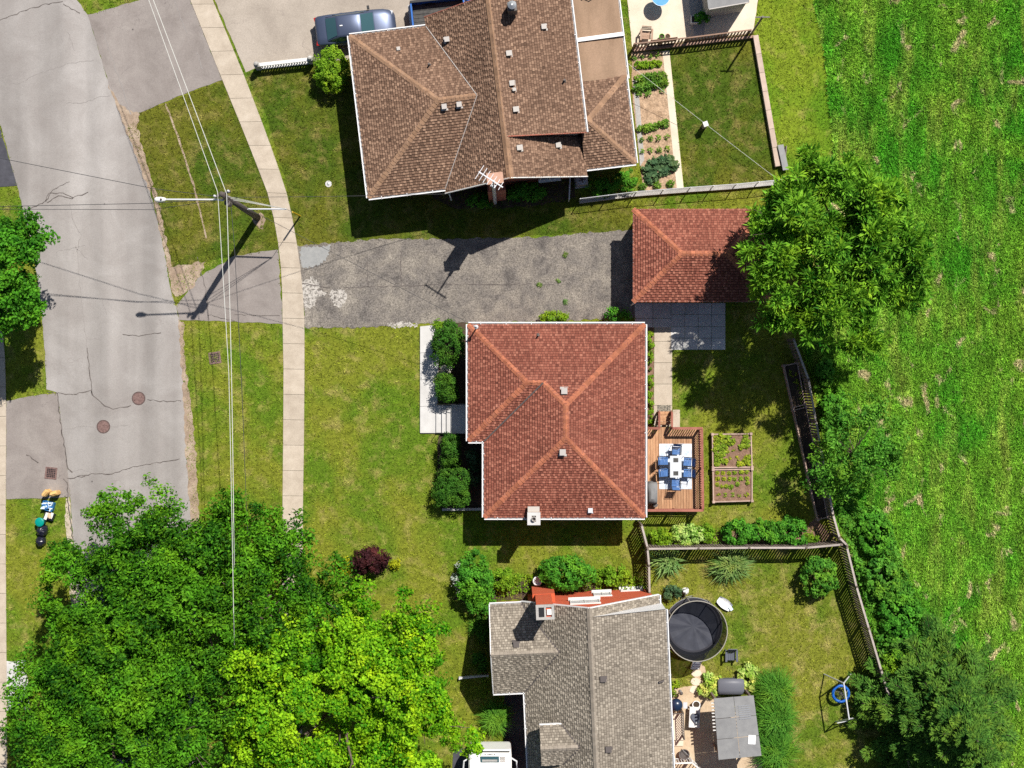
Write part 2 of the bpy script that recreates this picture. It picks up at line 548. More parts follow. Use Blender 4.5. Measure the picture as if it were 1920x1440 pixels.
# buildings
def roof_mat(name, dark, mid, light):
    m, nt, b = mat_new(name)
    t = _attr(nt)
    col = _ramp(nt, t, [(0.0, dark), (0.5, mid), (1.0, light)])
    g = _ramp(nt, _noise(nt, _pos(nt), 0.45, 6, 0.65), [(0.28, 0.80), (0.5, 1.0), (0.72, 1.16)])
    col = _mix(nt, 1.0, col, g, 'MULTIPLY')
    g2 = _ramp(nt, _noise(nt, _pos(nt), 40, 2), [(0.3, 0.85), (0.7, 1.15)])
    col = _mix(nt, 1.0, col, g2, 'MULTIPLY')
    b.inputs['Roughness'].default_value = 0.92
    b.inputs['Specular IOR Level'].default_value = 0.15
    nt.links.new(col, b.inputs['Base Color'])
    return m
MT['sh_red'] = roof_mat('shingle_red', (0.075, 0.024, 0.018), (0.22, 0.073, 0.050), (0.37, 0.152, 0.104))
MT['sh_brown'] = roof_mat('shingle_brown', (0.065, 0.038, 0.026), (0.175, 0.105, 0.072), (0.35, 0.225, 0.155))
MT['sh_grey'] = roof_mat('shingle_grey', (0.105, 0.09, 0.073), (0.235, 0.203, 0.165), (0.40, 0.352, 0.288))
MT['cap_red'] = M_('cap_red', [(0.3, (0.30, 0.10, 0.054)), (0.7, (0.39, 0.145, 0.08))], 2, rnd=0.22, grain=0.15)
MT['cap_brown'] = M_('cap_brown', [(0.3, (0.24, 0.14, 0.085)), (0.7, (0.31, 0.19, 0.12))], 2, rnd=0.15, grain=0.15)
MT['cap_grey'] = M_('cap_grey', [(0.3, (0.22, 0.19, 0.155)), (0.7, (0.28, 0.24, 0.20))], 2, rnd=0.1, grain=0.15)
MT['deck_roof'] = M_('roof_underlay', (0.045, 0.032, 0.028))
MT['white'] = M_('white_aluminium', (0.72, 0.72, 0.73), rough=0.45, spec=0.4)
MT['offwhite'] = M_('off_white_paint', [(0.3, (0.58, 0.57, 0.55)), (0.7, (0.70, 0.69, 0.67))], 3)
MT['brick'] = M_('brick_red', [(0.3, (0.30, 0.085, 0.05)), (0.7, (0.42, 0.13, 0.075))], 6, grain=0.3, gscale=25)
def brick_mat(name, c1, c2, mortar):
    m, nt, b = mat_new(name)
    br = _n(nt, 'ShaderNodeTexBrick')
    br.inputs['Color1'].default_value = (*c1, 1); br.inputs['Color2'].default_value = (*c2, 1); br.inputs['Mortar'].default_value = (*mortar, 1)
    br.inputs['Scale'].default_value = 4.6
    br.inputs['Mortar Size'].default_value = 0.012
    sp = _n(nt, 'ShaderNodeSeparateXYZ'); nt.links.new(_pos(nt), sp.inputs[0])
    cb = _n(nt, 'ShaderNodeCombineXYZ')
    nt.links.new(_math(nt, 'ADD', sp.outputs[0], sp.outputs[1]), cb.inputs[0]); nt.links.new(sp.outputs[2], cb.inputs[1])
    nt.links.new(cb.outputs[0], br.inputs['Vector'])
    nt.links.new(br.outputs['Color'], b.inputs['Base Color'])
    b.inputs['Roughness'].default_value = 0.9
    return m
MT['brick_red'] = brick_mat('brick_wall_red', (0.50, 0.075, 0.025), (0.60, 0.10, 0.035), (0.42, 0.16, 0.10))
MT['brick_buff'] = brick_mat('brick_wall_buff', (0.38, 0.27, 0.20), (0.45, 0.33, 0.25), (0.5, 0.46, 0.4))
MT['brick_dk'] = brick_mat('brick_wall_dark_red', (0.30, 0.08, 0.05), (0.36, 0.11, 0.07), (0.36, 0.24, 0.19))
MT['glass'] = M_('window_glass', (0.03, 0.04, 0.05), rough=0.08, spec=0.6)
MT['metal'] = M_('galvanised_metal', (0.42, 0.43, 0.45), rough=0.4, metal=0.6, spec=0.5)
MT['metal_w'] = M_('pale_metal', (0.62, 0.63, 0.66), rough=0.4, metal=0.2, spec=0.5)
MT['vent_b'] = M_('vent_beige', (0.44, 0.41, 0.38), rough=0.5)
MT['vent'] = M_('vent_metal', (0.40, 0.37, 0.35), rough=0.5, spec=0.4)
MT['vent_d'] = M_('vent_dark', (0.10, 0.085, 0.08), rough=0.5, spec=0.4)
MT['black'] = M_('black_paint', (0.015, 0.015, 0.017), rough=0.45, spec=0.4)
MT['rubber'] = M_('rubber', (0.02, 0.02, 0.02), rough=0.8)
MT['wood_pole'] = M_('weathered_pole', [(0.3, (0.06, 0.05, 0.045)), (0.7, (0.13, 0.11, 0.10))], 4, stretch=(6, 6, 0.5))
MT['fence'] = M_('fence_board', [(0.3, (0.13, 0.10, 0.085)), (0.7, (0.22, 0.18, 0.15))], 3, rnd=0.25, grain=0.2)
MT['fence_cap'] = M_('fence_cap', [(0.3, (0.30, 0.26, 0.235)), (0.7, (0.42, 0.37, 0.335))], 3, rnd=0.12, grain=0.15)
MT['fence_br'] = M_('fence_brown', [(0.3, (0.24, 0.15, 0.11)), (0.7, (0.33, 0.215, 0.16))], 3, rnd=0.2)
MT['deckw'] = M_('deck_board', [(0.3, (0.34, 0.175, 0.095)), (0.6, (0.46, 0.26, 0.145)), (0.8, (0.56, 0.36, 0.21))], 3, rnd=0.22, grain=0.2, stretch=(3, 0.6, 1))
MT['rail'] = M_('deck_rail_stain', [(0.3, (0.22, 0.075, 0.055)), (0.7, (0.31, 0.125, 0.09))], 3, rnd=0.15)
MT['bedwood'] = M_('bed_timber', [(0.3, (0.34, 0.235, 0.19)), (0.7, (0.46, 0.335, 0.28))], 3, rnd=0.12)
MT['bark'] = M_('bark', [(0.3, (0.07, 0.05, 0.04)), (0.7, (0.15, 0.115, 0.09))], 4, grain=0.3, bump=0.8, bscale=12)
MT['rolled'] = M_('rolled_roofing', [(0.25, (0.20, 0.13, 0.085)), (0.5, (0.27, 0.18, 0.12)), (0.75, (0.33, 0.22, 0.15))], 0.9, grain=0.12, gscale=14, stretch=(1, 0.35, 1), rz=R(7), rnd=0.08)
MT['shed_roof'] = M_('shed_roof', [(0.3, (0.19, 0.19, 0.195)), (0.7, (0.25, 0.25, 0.25))], 2, grain=0.08, rnd=0.08)
# foliage (albedos of real leaves)
MT['lf_ash'] = leaf_mat('leaf_ash', (0.010, 0.065, 0.003), (0.115, 0.33, 0.012), 0.2)
MT['lf_maple'] = leaf_mat('leaf_maple', (0.045, 0.21, 0.004), (0.34, 0.62, 0.016), 0.3)
MT['lf_west'] = leaf_mat('leaf_broad', (0.025, 0.12, 0.008), (0.11, 0.36, 0.02), 0.3)
MT['lf_walnut'] = leaf_mat('leaf_compound', (0.018, 0.11, 0.006), (0.25, 0.52, 0.035), 0.25)
MT['lf_small'] = leaf_mat('leaf_small_tree', (0.035, 0.15, 0.014), (0.17, 0.42, 0.04), 0.3)
MT['lf_spruce'] = leaf_mat('needle_spruce', (0.012, 0.060, 0.008), (0.12, 0.25, 0.03), 0.1, 0.8)
MT['lf_cedar'] = leaf_mat('leaf_cedar', (0.014, 0.055, 0.006), (0.075, 0.21, 0.018), 0.15, 0.65)
MT['lf_shrub'] = leaf_mat('leaf_shrub', (0.03, 0.14, 0.012), (0.13, 0.40, 0.03), 0.3)
MT['lf_lime'] = leaf_mat('leaf_lime', (0.08, 0.19, 0.008), (0.30, 0.50, 0.03), 0.35)
MT['lf_yellow'] = leaf_mat('leaf_yellow', (0.20, 0.22, 0.008), (0.52, 0.52, 0.02), 0.35)
MT['lf_purple'] = leaf_mat('leaf_purple', (0.018, 0.006, 0.008), (0.075, 0.022, 0.028), 0.2)
MT['lf_blue'] = leaf_mat('leaf_bluish', (0.035, 0.085, 0.035), (0.12, 0.21, 0.09), 0.25)
MT['lf_veg'] = leaf_mat('leaf_vegetable', (0.04, 0.13, 0.010), (0.22, 0.40, 0.05), 0.3)
MT['lf_lettuce'] = leaf_mat('leaf_lettuce', (0.14, 0.25, 0.015), (0.42, 0.52, 0.05), 0.35)
MT['lf_grass'] = leaf_mat('leaf_ornamental_grass', (0.03, 0.13, 0.010), (0.15, 0.36, 0.035), 0.25)
MT['lf_yucca'] = leaf_mat('leaf_yucca', (0.05, 0.14, 0.02), (0.28, 0.40, 0.12), 0.2)
MT['lf_hosta'] = leaf_mat('leaf_variegated', (0.20, 0.40, 0.04), (0.62, 0.72, 0.22), 0.3)
MT['petal'] = leaf_mat('petal_white', (0.6, 0.58, 0.5), (0.8, 0.78, 0.7), 0.3)

# ---------------------------------------------------------------- ground, road, paths
g = MB().add([(-1500, -1500, 0), (1500, -1500, 0), (1500, 1500, 0), (-1500, 1500, 0)], [(0, 1, 2, 3)]).build('ground', MT['lawn'])
tag(g, kind='structure')

FIELD = [(1522, -200), (1526, 0), (1546, 100), (1559, 240), (1565, 330), (1520, 560), (1506, 650), (1532, 740), (1556, 900), (1570, 985), (1592, 1024), (1606, 1090),
         (1656, 1255), (1690, 1380), (1720, 1500), (1760, 1700), (2400, 1700), (2400, -200)]
sheet('field', FIELD, 0.006, MT['meadow'], jit=2.5, step=7, seed=5)

N_LAWN = [(262, 212), (418, 150), (470, 236), (506, 345), (522, 470), (440, 480), (365, 495), (322, 520), (300, 430), (276, 340), (246, 262)]
N_FRONT = [(462, 137), (590, 118), (655, 110), (700, 360), (1080, 330), (1090, 372), (1185, 385), (1183, 432), (870, 447), (556, 460), (533, 330), (500, 220)]
NE_YARD = [(1255, 92), (1412, 70), (1456, 340), (1284, 354)]
S_YARD = [(1222, 1030), (1585, 1022), (1606, 1090), (1690, 1390), (1720, 1500), (1250, 1500), (1235, 1110)]
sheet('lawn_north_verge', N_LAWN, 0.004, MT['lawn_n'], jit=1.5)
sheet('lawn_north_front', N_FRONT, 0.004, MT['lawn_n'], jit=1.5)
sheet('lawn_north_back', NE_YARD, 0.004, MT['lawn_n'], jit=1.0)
MARGIN = [(1416, -120), (1522, -200), (1526, 0), (1546, 100), (1559, 240), (1565, 330), (1540, 450), (1460, 340), (1430, 150), (1414, 66), (1430, -60)]
sheet('lawn_field_margin', MARGIN, 0.004, MT['lawn_g'], jit=1.0)
sheet('lawn_south_back', S_YARD, 0.004, MT['lawn_d'])

ROAD = [(-300, -200), (120, -200), (145, 0), (165, 28), (205, 160), (246, 262), (276, 340), (300, 430), (320, 540), (336, 600), (343, 680), (350, 780),
        (352, 880), (358, 945), (366, 1100), (372, 1300), (376, 1600), (150, 1600), (150, 1300), (141, 1060), (132, 930), (126, 880), (108, 737), (88, 730), (84, 660),
        (76, 560), (58, 450), (46, 405), (33, 350), (0, 232), (-40, 100)]
road = sheet('road', ROAD, 0.016, MT['road'], jit=1.0, step=9, seed=2)
APRON_N = [(165, 28), (276, -4), (345, -40), (357, 2), (417, 150), (340, 178), (262, 212), (236, 245), (205, 160)]
APRON_M = [(336, 600), (330, 575), (372, 520), (440, 480), (521, 468), (531, 608), (440, 603)]
APRON_W = [(12, 752), (60, 742), (108, 737), (126, 880), (132, 932), (12, 936)]
DRIVE = [(556, 461), (700, 449), (870, 447), (1010, 445), (1100, 436), (1186, 431), (1200, 432), (1200, 590), (1185, 596), (1010, 602), (872, 606), (790, 606), (700, 614), (573, 615)]
DRIVE_N = [(380, -120), (404, 2), (461, 136), (490, 124), (590, 117), (680, 110), (680, 60), (1000, 40), (1000, -120)]
DRIVE_S = [(945, 1292), (1010, 1292), (1020, 1600), (840, 1600), (850, 1404), (946, 1400)]
DRIVE_NW = [(-80, 150), (-2, 232), (32, 348), (-80, 356)]
ap_n = sheet('driveway_apron_north', APRON_N, 0.020, MT['apron'], jit=1.0)
ap_m = sheet('driveway_apron', APRON_M, 0.020, MT['apron'], jit=1.5)
ap_w = sheet('driveway_apron_west', APRON_W, 0.020, MT['apron'], jit=0.8)
drive = sheet('driveway', DRIVE, 0.020, MT['drive'], jit=2.2, step=6)
sheet('driveway_north', DRIVE_N, 0.020, MT['drive_n'], jit=0.8)
sheet('driveway_south', DRIVE_S, 0.020, MT['black_asphalt'])
sheet('driveway_west', DRIVE_NW, 0.022, MT['black_asphalt'], jit=0.6)

# bare dirt along the carriageway
SHOULDER = [(205, 158), (222, 180), (262, 214), (262, 262), (280, 320), (292, 352), (300, 350), (284, 300), (296, 352), (286, 356), (276, 340), (246, 262)]
sheet('dirt_shoulder_north', [(203, 158), (228, 200), (262, 214), (258, 240), (270, 290), (286, 345), (282, 362), (272, 340), (243, 262)], 0.024, MT['dirt'], jit=2.5, step=6)
sheet('dirt_shoulder_middle', [(284, 352), (292, 352), (306, 420), (322, 500), (322, 530), (314, 500), (299, 430)], 0.024, MT['dirt'], jit=2.0, step=5)
sheet('dirt_shoulder', [(334, 600), (346, 604), (344, 640), (350, 700), (360, 780), (368, 850), (372, 945), (380, 1100), (366, 1100), (356, 945), (350, 880), (346, 780), (340, 680)], 0.024, MT['dirt'], jit=2.2, step=6)
sheet('dirt_patch', [(316, 500), (365, 494), (385, 490), (372, 524), (352, 548), (330, 556), (322, 540)], 0.026, MT['dirt'], jit=3.0, step=6)
sheet('dirt_pole_base', [(476, 400), (490, 398), (498, 412), (494, 428), (480, 424), (472, 412)], 0.008, MT['dirt'], jit=2.5, step=5)
sheet('dirt_kerb_west', [(124, 936), (131, 932), (140, 1060), (150, 1250), (140, 1250), (128, 1060), (122, 980)], 0.024, MT['concrete'], jit=1.5, step=6)

def slab_walk(name, left, right, n_per, mat, label_kind='structure', gap=0.009, z=0.03, th=0.06):
    """pavement of single slabs between two pixel polylines"""
    root = bpy.data.objects.new(name, None); COL.objects.link(root); ORIG[root.name] = Vector((0, 0, 0))
    root['kind'] = 'structure'
    def resample(pl, n):
        P = [W(*p) for p in pl]
        L = [0]
        for a, b in zip(P, P[1:]): L.append(L[-1] + (b - a).length)
        out = []
        for i in range(n + 1):
            d = L[-1] * i / n
            k = max(j for j in range(len(L)) if L[j] <= d + 1e-9); k = min(k, len(P) - 2)
            out.append(P[k].lerp(P[k + 1], (d - L[k]) / max(L[k + 1] - L[k], 1e-9)))
        return out
    A, B = resample(left, n_per), resample(right, n_per)
    for i in range(n_per):
        a0, a1, b0, b1 = A[i], A[i + 1], B[i], B[i + 1]
        e = gap / max((a1 - a0).length, 0.1)
        q = [a0.lerp(a1, e), b0.lerp(b1, e), b0.lerp(b1, 1 - e), a0.lerp(a1, 1 - e)]
        dz = random.uniform(-0.004, 0.006)
        MB().prism([(p.x, p.y) for p in q], 0.0, z + dz + th * 0.2).build('slab', mat, root)
    return root
LFT = [(325, -80), (357, 0), (417, 150), (452, 235), (478, 300), (505, 370), (520, 440), (529, 520), (530, 600), (532, 700), (531, 830), (530, 950), (529, 1200), (528, 1500)]
RGT = [(366, -80), (399, 0), (456, 137), (488, 220), (512, 285), (536, 355), (552, 425), (566, 520), (571, 600), (571, 700), (570, 830), (568, 950), (567, 1200), (566, 1500)]
slab_walk('sidewalk', LFT, RGT, 34, MT['concrete'])
slab_walk('sidewalk_west', [(-40, 560), (-30, 650), (-28, 760), (-28, 1000), (-26, 1500)], [(-2, 560), (9, 650), (12, 760), (11, 1000), (14, 1500)], 17, MT['concrete'])
# front walk, side path and patio slabs of the red-roofed house
slab_walk('front_walk', [(788, 612), (788, 680), (788, 755), (788, 812)], [(828, 608), (822, 680), (820, 755), (820, 812)], 4, MT['concrete_w'], gap=0.008, z=0.10)
slab_walk('side_path', [(1227, 600), (1226, 770), (1226, 800)], [(1260, 600), (1260, 770), (1260, 800)], 5, MT['concrete'], gap=0.01)
pat = bpy.data.objects.new('patio', None); COL.objects.link(pat); ORIG[pat.name] = Vector((0, 0, 0)); pat['kind'] = 'structure'
for ix, (x0, x1) in enumerate([(1190, 1224), (1224, 1258), (1258, 1284), (1284, 1309), (1309, 1334), (1334, 1360)]):
    ys = [(568, 597), (597, 614)] if ix < 2 else [(568, 590), (590, 612), (612, 634), (634, 656)]
    for y0, y1 in ys:
        a, b = W(x0, y0), W(x1, y1)
        piece('slab', MT['slab_l'], pat, ((a.x + b.x) / 2, (a.y + b.y) / 2, 0.012 + random.uniform(0, 0.006)), (b.x - a.x - 0.02, a.y - b.y - 0.02, 0.06))
p = W(1268, 785); piece('slab', MT['concrete'], pat, (p.x, p.y, 0.012), (0.42, 1.05, 0.06))
PATIO_N = [(1170, -60), (1430, -60), (1412, 62), (1290, 76), (1186, 96)]
sheet('patio_north', PATIO_N, 0.022, MT['patio'], jit=0.4)
sheet('patio_paved_dark', [(1322, -60), (1400, -60), (1404, 4), (1322, 40), (1320, 66), (1302, 69), (1298, 40), (1292, 10), (1290, -60)], 0.026, MT['concrete_g'])
S_PATIO = [(1258, 1292), (1300, 1285), (1306, 1240), (1322, 1250), (1322, 1290), (1345, 1300), (1430, 1390), (1430, 1500), (1268, 1500)]
sheet('patio_south', S_PATIO, 0.022, MT['tan_patio'], jit=1.2)
sheet('garden_path', [(1242, 96), (1255, 95), (1282, 355), (1269, 357)], 0.03, MT['patio'])
sheet('garden_path_house', [(1186, 150), (1196, 152), (1208, 300), (1200, 312)], 0.03, MT['concrete_g'])
VEG = [(1184, 98), (1242, 96), (1269, 357), (1206, 362), (1200, 300), (1186, 190)]
sheet('vegetable_garden_soil', VEG, 0.026, MT['soil'], jit=1.0)
BED_FRONT = [(822, 608), (874, 604), (905, 830), (905, 955), (826, 955), (818, 900), (822, 815), (872, 812), (872, 756), (818, 756)]
sheet('front_bed_soil', BED_FRONT, 0.008, MT['soil_dark'], jit=1.5)
sheet('side_bed_soil', [(1210, 608), (1226, 608), (1226, 800), (1212, 800)], 0.008, MT['soil_red'], jit=1)
sheet('hedge_bed_soil', [(1218, 1008), (1330, 1000), (1500, 996), (1530, 970), (1560, 1000), (1572, 1022), (1218, 1026)], 0.008, MT['soil_red'], jit=3)
sheet('wall_bed_soil', [(852, 1126), (856, 1092), (990, 1090), (1190, 1096), (1210, 1110), (990, 1108), (985, 1126)], 0.008, MT['soil_dark'], jit=3)
sheet('north_bed_soil', [(800, 360), (1075, 330), (1080, 372), (1000, 388), (850, 392)], 0.008, MT['soil_dark'], jit=3)
sheet('kerb_line', [(309, 195), (312, 194), (337, 260), (366, 352), (388, 446), (386, 447), (363, 355), (334, 262)], 0.012, MT['dirt'], jit=0.8)
sheet('path_west', [(12, 1240), (48, 1238), (55, 1330), (14, 1332)], 0.012, MT['concrete_w'], jit=1.5)

def cracks(parent, z, mat, lines, w):
    for i, pl in enumerate(lines): ribbon('crack', pl, w, z, mat, parent, jit=1.4, seed=50 + i)
cracks(road, 0.021, MT['crack'], [
    [(0, 38), (50, 19), (85, 8), (118, 3)], [(118, 8), (150, 25)],
    [(45, 396), (85, 378), (100, 356), (131, 341)], [(88, 380), (110, 366), (135, 372), (166, 360)], [(85, 378), (92, 362), (118, 362), (137, 371)],
    [(137, 740), (172, 731)], [(173, 733), (175, 742), (197, 760), (212, 768), (246, 760)], [(276, 750), (300, 752), (340, 752)],
    [(145, 893), (172, 889), (210, 888), (250, 876), (300, 867), (337, 860)], [(125, 897), (160, 893)],
    [(163, 652), (168, 690), (173, 742)], [(230, 627), (260, 630), (302, 624)], [(90, 735), (137, 740)]], 0.05)
cracks(road, 0.0208, MT['crack_l'], [
    [(0, 146), (25, 140)], [(10, 158), (38, 156), (62, 141), (100, 128), (130, 119), (176, 113)], [(125, 193), (155, 193), (190, 181), (206, 180)],
    [(131, 380), (138, 415), (152, 440), (145, 470), (150, 540), (157, 600), (163, 652)], [(105, 472), (160, 460)], [(140, 462), (165, 486)],
    [(185, 540), (192, 560), (200, 590)], [(165, 637), (190, 635)], [(120, 806), (150, 800), (183, 799)], [(205, 800), (240, 797)], [(190, 780), (198, 762)],
    [(130, 885), (150, 880), (168, 884), (173, 889)], [(128, 60), (140, 95)]], 0.035)
cracks(ap_w, 0.0245, MT['crack'], [[(108, 738), (113, 790), (122, 840), (128, 878), (136, 886)], [(118, 898), (126, 905), (128, 940), (137, 1010)], [(50, 852), (72, 868)]], 0.06)
cracks(ap_n, 0.0245, MT['crack_l'], [[(195, 62), (210, 110), (232, 170), (246, 215)], [(327, 0), (340, 35), (351, 62)], [(370, 98), (380, 130)]], 0.05)
cracks(ap_m, 0.0245, MT['crack'], [[(370, 482), (385, 540), (392, 600)], [(440, 590), (525, 592)], [(390, 590), (440, 602)]], 0.04)
cracks(drive, 0.0245, MT['crack'], [[(645, 540), (690, 538), (752, 536), (850, 533), (1040, 533)], [(688, 490), (690, 538)], [(752, 470), (752, 536)], [(565, 530), (620, 540)]], 0.05)
for i, (pl, m) in enumerate([([(562, 464), (622, 460), (612, 486), (596, 498), (566, 504)], 'patch_g'),
                             ([(565, 528), (585, 520), (600, 532), (594, 552), (588, 575), (572, 582), (568, 560)], 'patch_w'),
                             ([(617, 546), (640, 542), (652, 548), (648, 560), (646, 572), (632, 577), (620, 566)], 'patch_w'),
                             ([(568, 548), (600, 545), (617, 548), (600, 558), (585, 566)], 'patch_w'),
                             ([(725, 608), (760, 603), (785, 608), (780, 613), (735, 614)], 'patch_w')]):
    sheet('worn_patch', pl, 0.0235 + 0.0006 * i, MT[m], parent=drive, jit=2.6, step=2.2, seed=i)
for i, pl in enumerate([[(12, 842), (50, 848), (85, 872), (105, 905), (110, 934), (12, 935)]]):
    sheet('worn_patch', pl, 0.0235, MT['apron'], parent=ap_w, jit=0.6)

# manhole covers and drains
def manhole(px, py, label):
    c = W(px, py)
    t = thing('manhole_cover', label, 'manhole', (c.x, c.y, 0.016), group='round covers in the road')
    MB().lathe((c.x, c.y, 0.010), [(0.40, 0), (0.40, 0.012), (0.34, 0.013), (0.34, 0.008)], 28).build('ring', MT['rust_d'], t)
    mb = MB().lathe((c.x, c.y, 0.010), [(0.335, 0), (0.335, 0.014)], 28)
    for k in range(14):
        a = random.uniform(0, 6.28); r = random.uniform(0.05, 0.27)
        mb.box((c.x + r * math.cos(a), c.y + r * math.sin(a), 0.027), (random.uniform(0.05, 0.16), 0.03, 0.012), random.uniform(0, 3))
    mb.build('lid', MT['rust'], t)
MT['rust'] = M_('cast_iron', [(0.3, (0.10, 0.055, 0.05)), (0.7, (0.22, 0.14, 0.125))], 9, rough=0.6, spec=0.4)
MT['rust_d'] = M_('cast_iron_dark', [(0.3, (0.07, 0.045, 0.04)), (0.7, (0.12, 0.085, 0.08))], 9, rough=0.7)
manhole(260, 747, 'round rusty manhole cover near the grass edge of the road')
manhole(194, 800, 'round rusty manhole cover near the middle of the road')
def grate(px, py, w, rz, z, label, n=6):
    c = W(px, py)
    t = thing('drain_grate', label, 'drain', (c.x, c.y, z))
    def at(x, y): return (c.x + x * math.cos(rz) - y * math.sin(rz), c.y + x * math.sin(rz) + y * math.cos(rz))
    x, y = at(0, 0)
    MB().box((x, y, z + 0.003), (w, w, 0.006), rz).build('pit', MT['black'], t)
    for k in range(4):
        d = [(w / 2, 0, 0.07, w + 0.07), (-w / 2, 0, 0.07, w + 0.07), (0, w / 2, w - 0.07, 0.07), (0, -w / 2, w - 0.07, 0.07)][k]
        xx, yy = at(d[0], d[1])
        piece('frame_side', MT['rust'], t, (xx, yy, z + 0.015), (d[2], d[3], 0.03), rz)
    mb = MB()
    for k in range(n):
        o = -w / 2 + w * (k + 0.5) / n
        mb.box((*at(o, 0), z + 0.012), (w / n * 0.24, w * 0.98, 0.012), rz)
        mb.box((*at(0, o), z + 0.0165), (w * 0.98, w / n * 0.24, 0.012), rz)
    mb.build('bars', MT['rust'], t, kind='stuff')
grate(96, 887, 0.62, R(-6), 0.024, 'square rusty drain grate in the asphalt apron')
grate(403, 671, 0.62, R(8), 0.006, 'square rusty drain grate in the grass verge')
c = W(616, 345)
t = thing('water_cap', 'round pale utility cap in the north front lawn', 'utility cap', (c.x, c.y, 0))
MB().lathe((c.x, c.y, 0), [(0.19, 0), (0.19, 0.03), (0.15, 0.04)], 20).build('rim', MT['concrete_w'], t)
MB().lathe((c.x, c.y, 0.03), [(0.10, 0), (0.10, 0.02), (0.03, 0.03)], 16).build('lid', MT['metal'], t)

# ---------------------------------------------------------------- grass blades (nobody could count them)
HOUSES_FOOT = [[(880, 610), (1208, 610), (1208, 968), (908, 968), (908, 826), (880, 826)], [(1190, 395), (1440, 395), (1440, 565), (1190, 565)],
               [(665, 70), (1060, 40), (1185, 150), (1188, 300), (1090, 330), (700, 355)], [(925, 1130), (1240, 1112), (1260, 1500), (985, 1500), (985, 1300), (930, 1290)]]
WALK1 = LFT + RGT[::-1]
HARD = [ROAD, APRON_N, APRON_M, APRON_W, DRIVE, DRIVE_N, DRIVE_S, DRIVE_NW, WALK1, [(-60, 560), (9, 650), (12, 760), (11, 1000), (14, 1500), (-60, 1500)], PATIO_N, S_PATIO, VEG,
        [(1242, 96), (1255, 95), (1282, 355), (1269, 357)], BED_FRONT, [(788, 606), (874, 606), (874, 814), (786, 814)], [(1188, 560), (1260, 560), (1260, 800), (1210, 800)],
        [(1256, 566), (1362, 566), (1362, 658), (1256, 658)], [(1212, 770), (1320, 798), (1320, 958), (1212, 958)], [(1330, 810), (1410, 810), (1410, 942), (1330, 942)],
        [(1464, 682), (1494, 678), (1545, 1000), (1520, 985)], [(12, 1240), (48, 1238), (55, 1330), (14, 1332)]] + HOUSES_FOOT

def scatter(x0, x1, y0, y1, dens, incl=None, excl=()):
    n = int((x1 - x0) * (y1 - y0) / S / S * dens)
    P = np.stack([rng.uniform(x0, x1, n), rng.uniform(y0, y1, n)], 1)
    keep = np.ones(n, bool) if incl is None else pip(P, incl)
    for e in excl: keep &= ~pip(P, e)
    return P[keep]

def blades(name, P, h, w, mat, label, cat, lean=(0.4, 1.0), per=1, spread=0.0):
    """tufts of blades; one tone per tuft"""
    m = len(P); n = m * per
    idx = np.repeat(np.arange(m), per)
    B = np.zeros((n, 3)); B[:, 0] = (P[idx, 0] - 960) / S; B[:, 1] = (720 - P[idx, 1]) / S
    an = rng.uniform(0, 2 * np.pi, n); le = rng.uniform(*lean, n)
    B[:, 0] += np.cos(an) * spread * rng.random(n); B[:, 1] += np.sin(an) * spread * rng.random(n)
    ts = rng.uniform(0.6, 1.3, m)[idx]
    hh = h * rng.uniform(0.5, 1.3, n) * ts; ww = w * rng.uniform(0.6, 1.4, n)
    d = np.stack([np.cos(an) * np.sin(le), np.sin(an) * np.sin(le), np.cos(le)], 1)
    s_ = np.stack([-np.sin(an), np.cos(an), np.zeros(n)], 1)
    V = np.empty((n, 3, 3))
    V[:, 0] = B - s_ * ww[:, None] / 2; V[:, 1] = B + s_ * ww[:, None] / 2; V[:, 2] = B + d * hh[:, None]
    V[:, :2, 2] = 0.005
    F = np.arange(3 * n).reshape(n, 3)
    tt = rng.uniform(0.55, 1.25, m)[idx] * rng.uniform(0.75, 1.2, n)
    o = link_mesh(name, np_mesh(name, V.reshape(-1, 3), F, mat, tt))
    tag(o, label, cat, kind='stuff')
    return o
SPECIAL = [N_LAWN, N_FRONT, NE_YARD, S_YARD, MARGIN]
blades('grass_field_margin', scatter(1400, 1570, -60, 460, 70, MARGIN, HARD), 0.10, 0.045, MT['lawn_g_b'], 'bright mown grass strip between the north yard and the field', 'grass', per=3, spread=0.05)
blades('grass_lawn', scatter(-40, 1600, -40, 1480, 60, None, HARD + SPECIAL + [FIELD]), 0.10, 0.045, MT['lawn_b'], 'short mown olive grass of the front lawns and verges', 'grass', per=3, spread=0.05)
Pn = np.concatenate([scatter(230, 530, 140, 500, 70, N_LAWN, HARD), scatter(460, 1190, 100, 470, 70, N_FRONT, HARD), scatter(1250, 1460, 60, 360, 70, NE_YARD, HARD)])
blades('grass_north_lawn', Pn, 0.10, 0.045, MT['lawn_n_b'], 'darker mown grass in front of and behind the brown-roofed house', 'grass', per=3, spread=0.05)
blades('grass_back_lawns', scatter(1210, 1720, 1010, 1480, 70, S_YARD, HARD), 0.10, 0.045, MT['lawn_d_b'],
       'dry yellowish grass of the back yard with the trampoline', 'grass', per=3, spread=0.05)
blades('meadow_grass', scatter(1490, 1990, -60, 1500, 75, FIELD), 0.26, 0.055, MT['meadow_b'], 'long bright green grass of the open field', 'grass', (0.35, 1.15), per=8, spread=0.10)

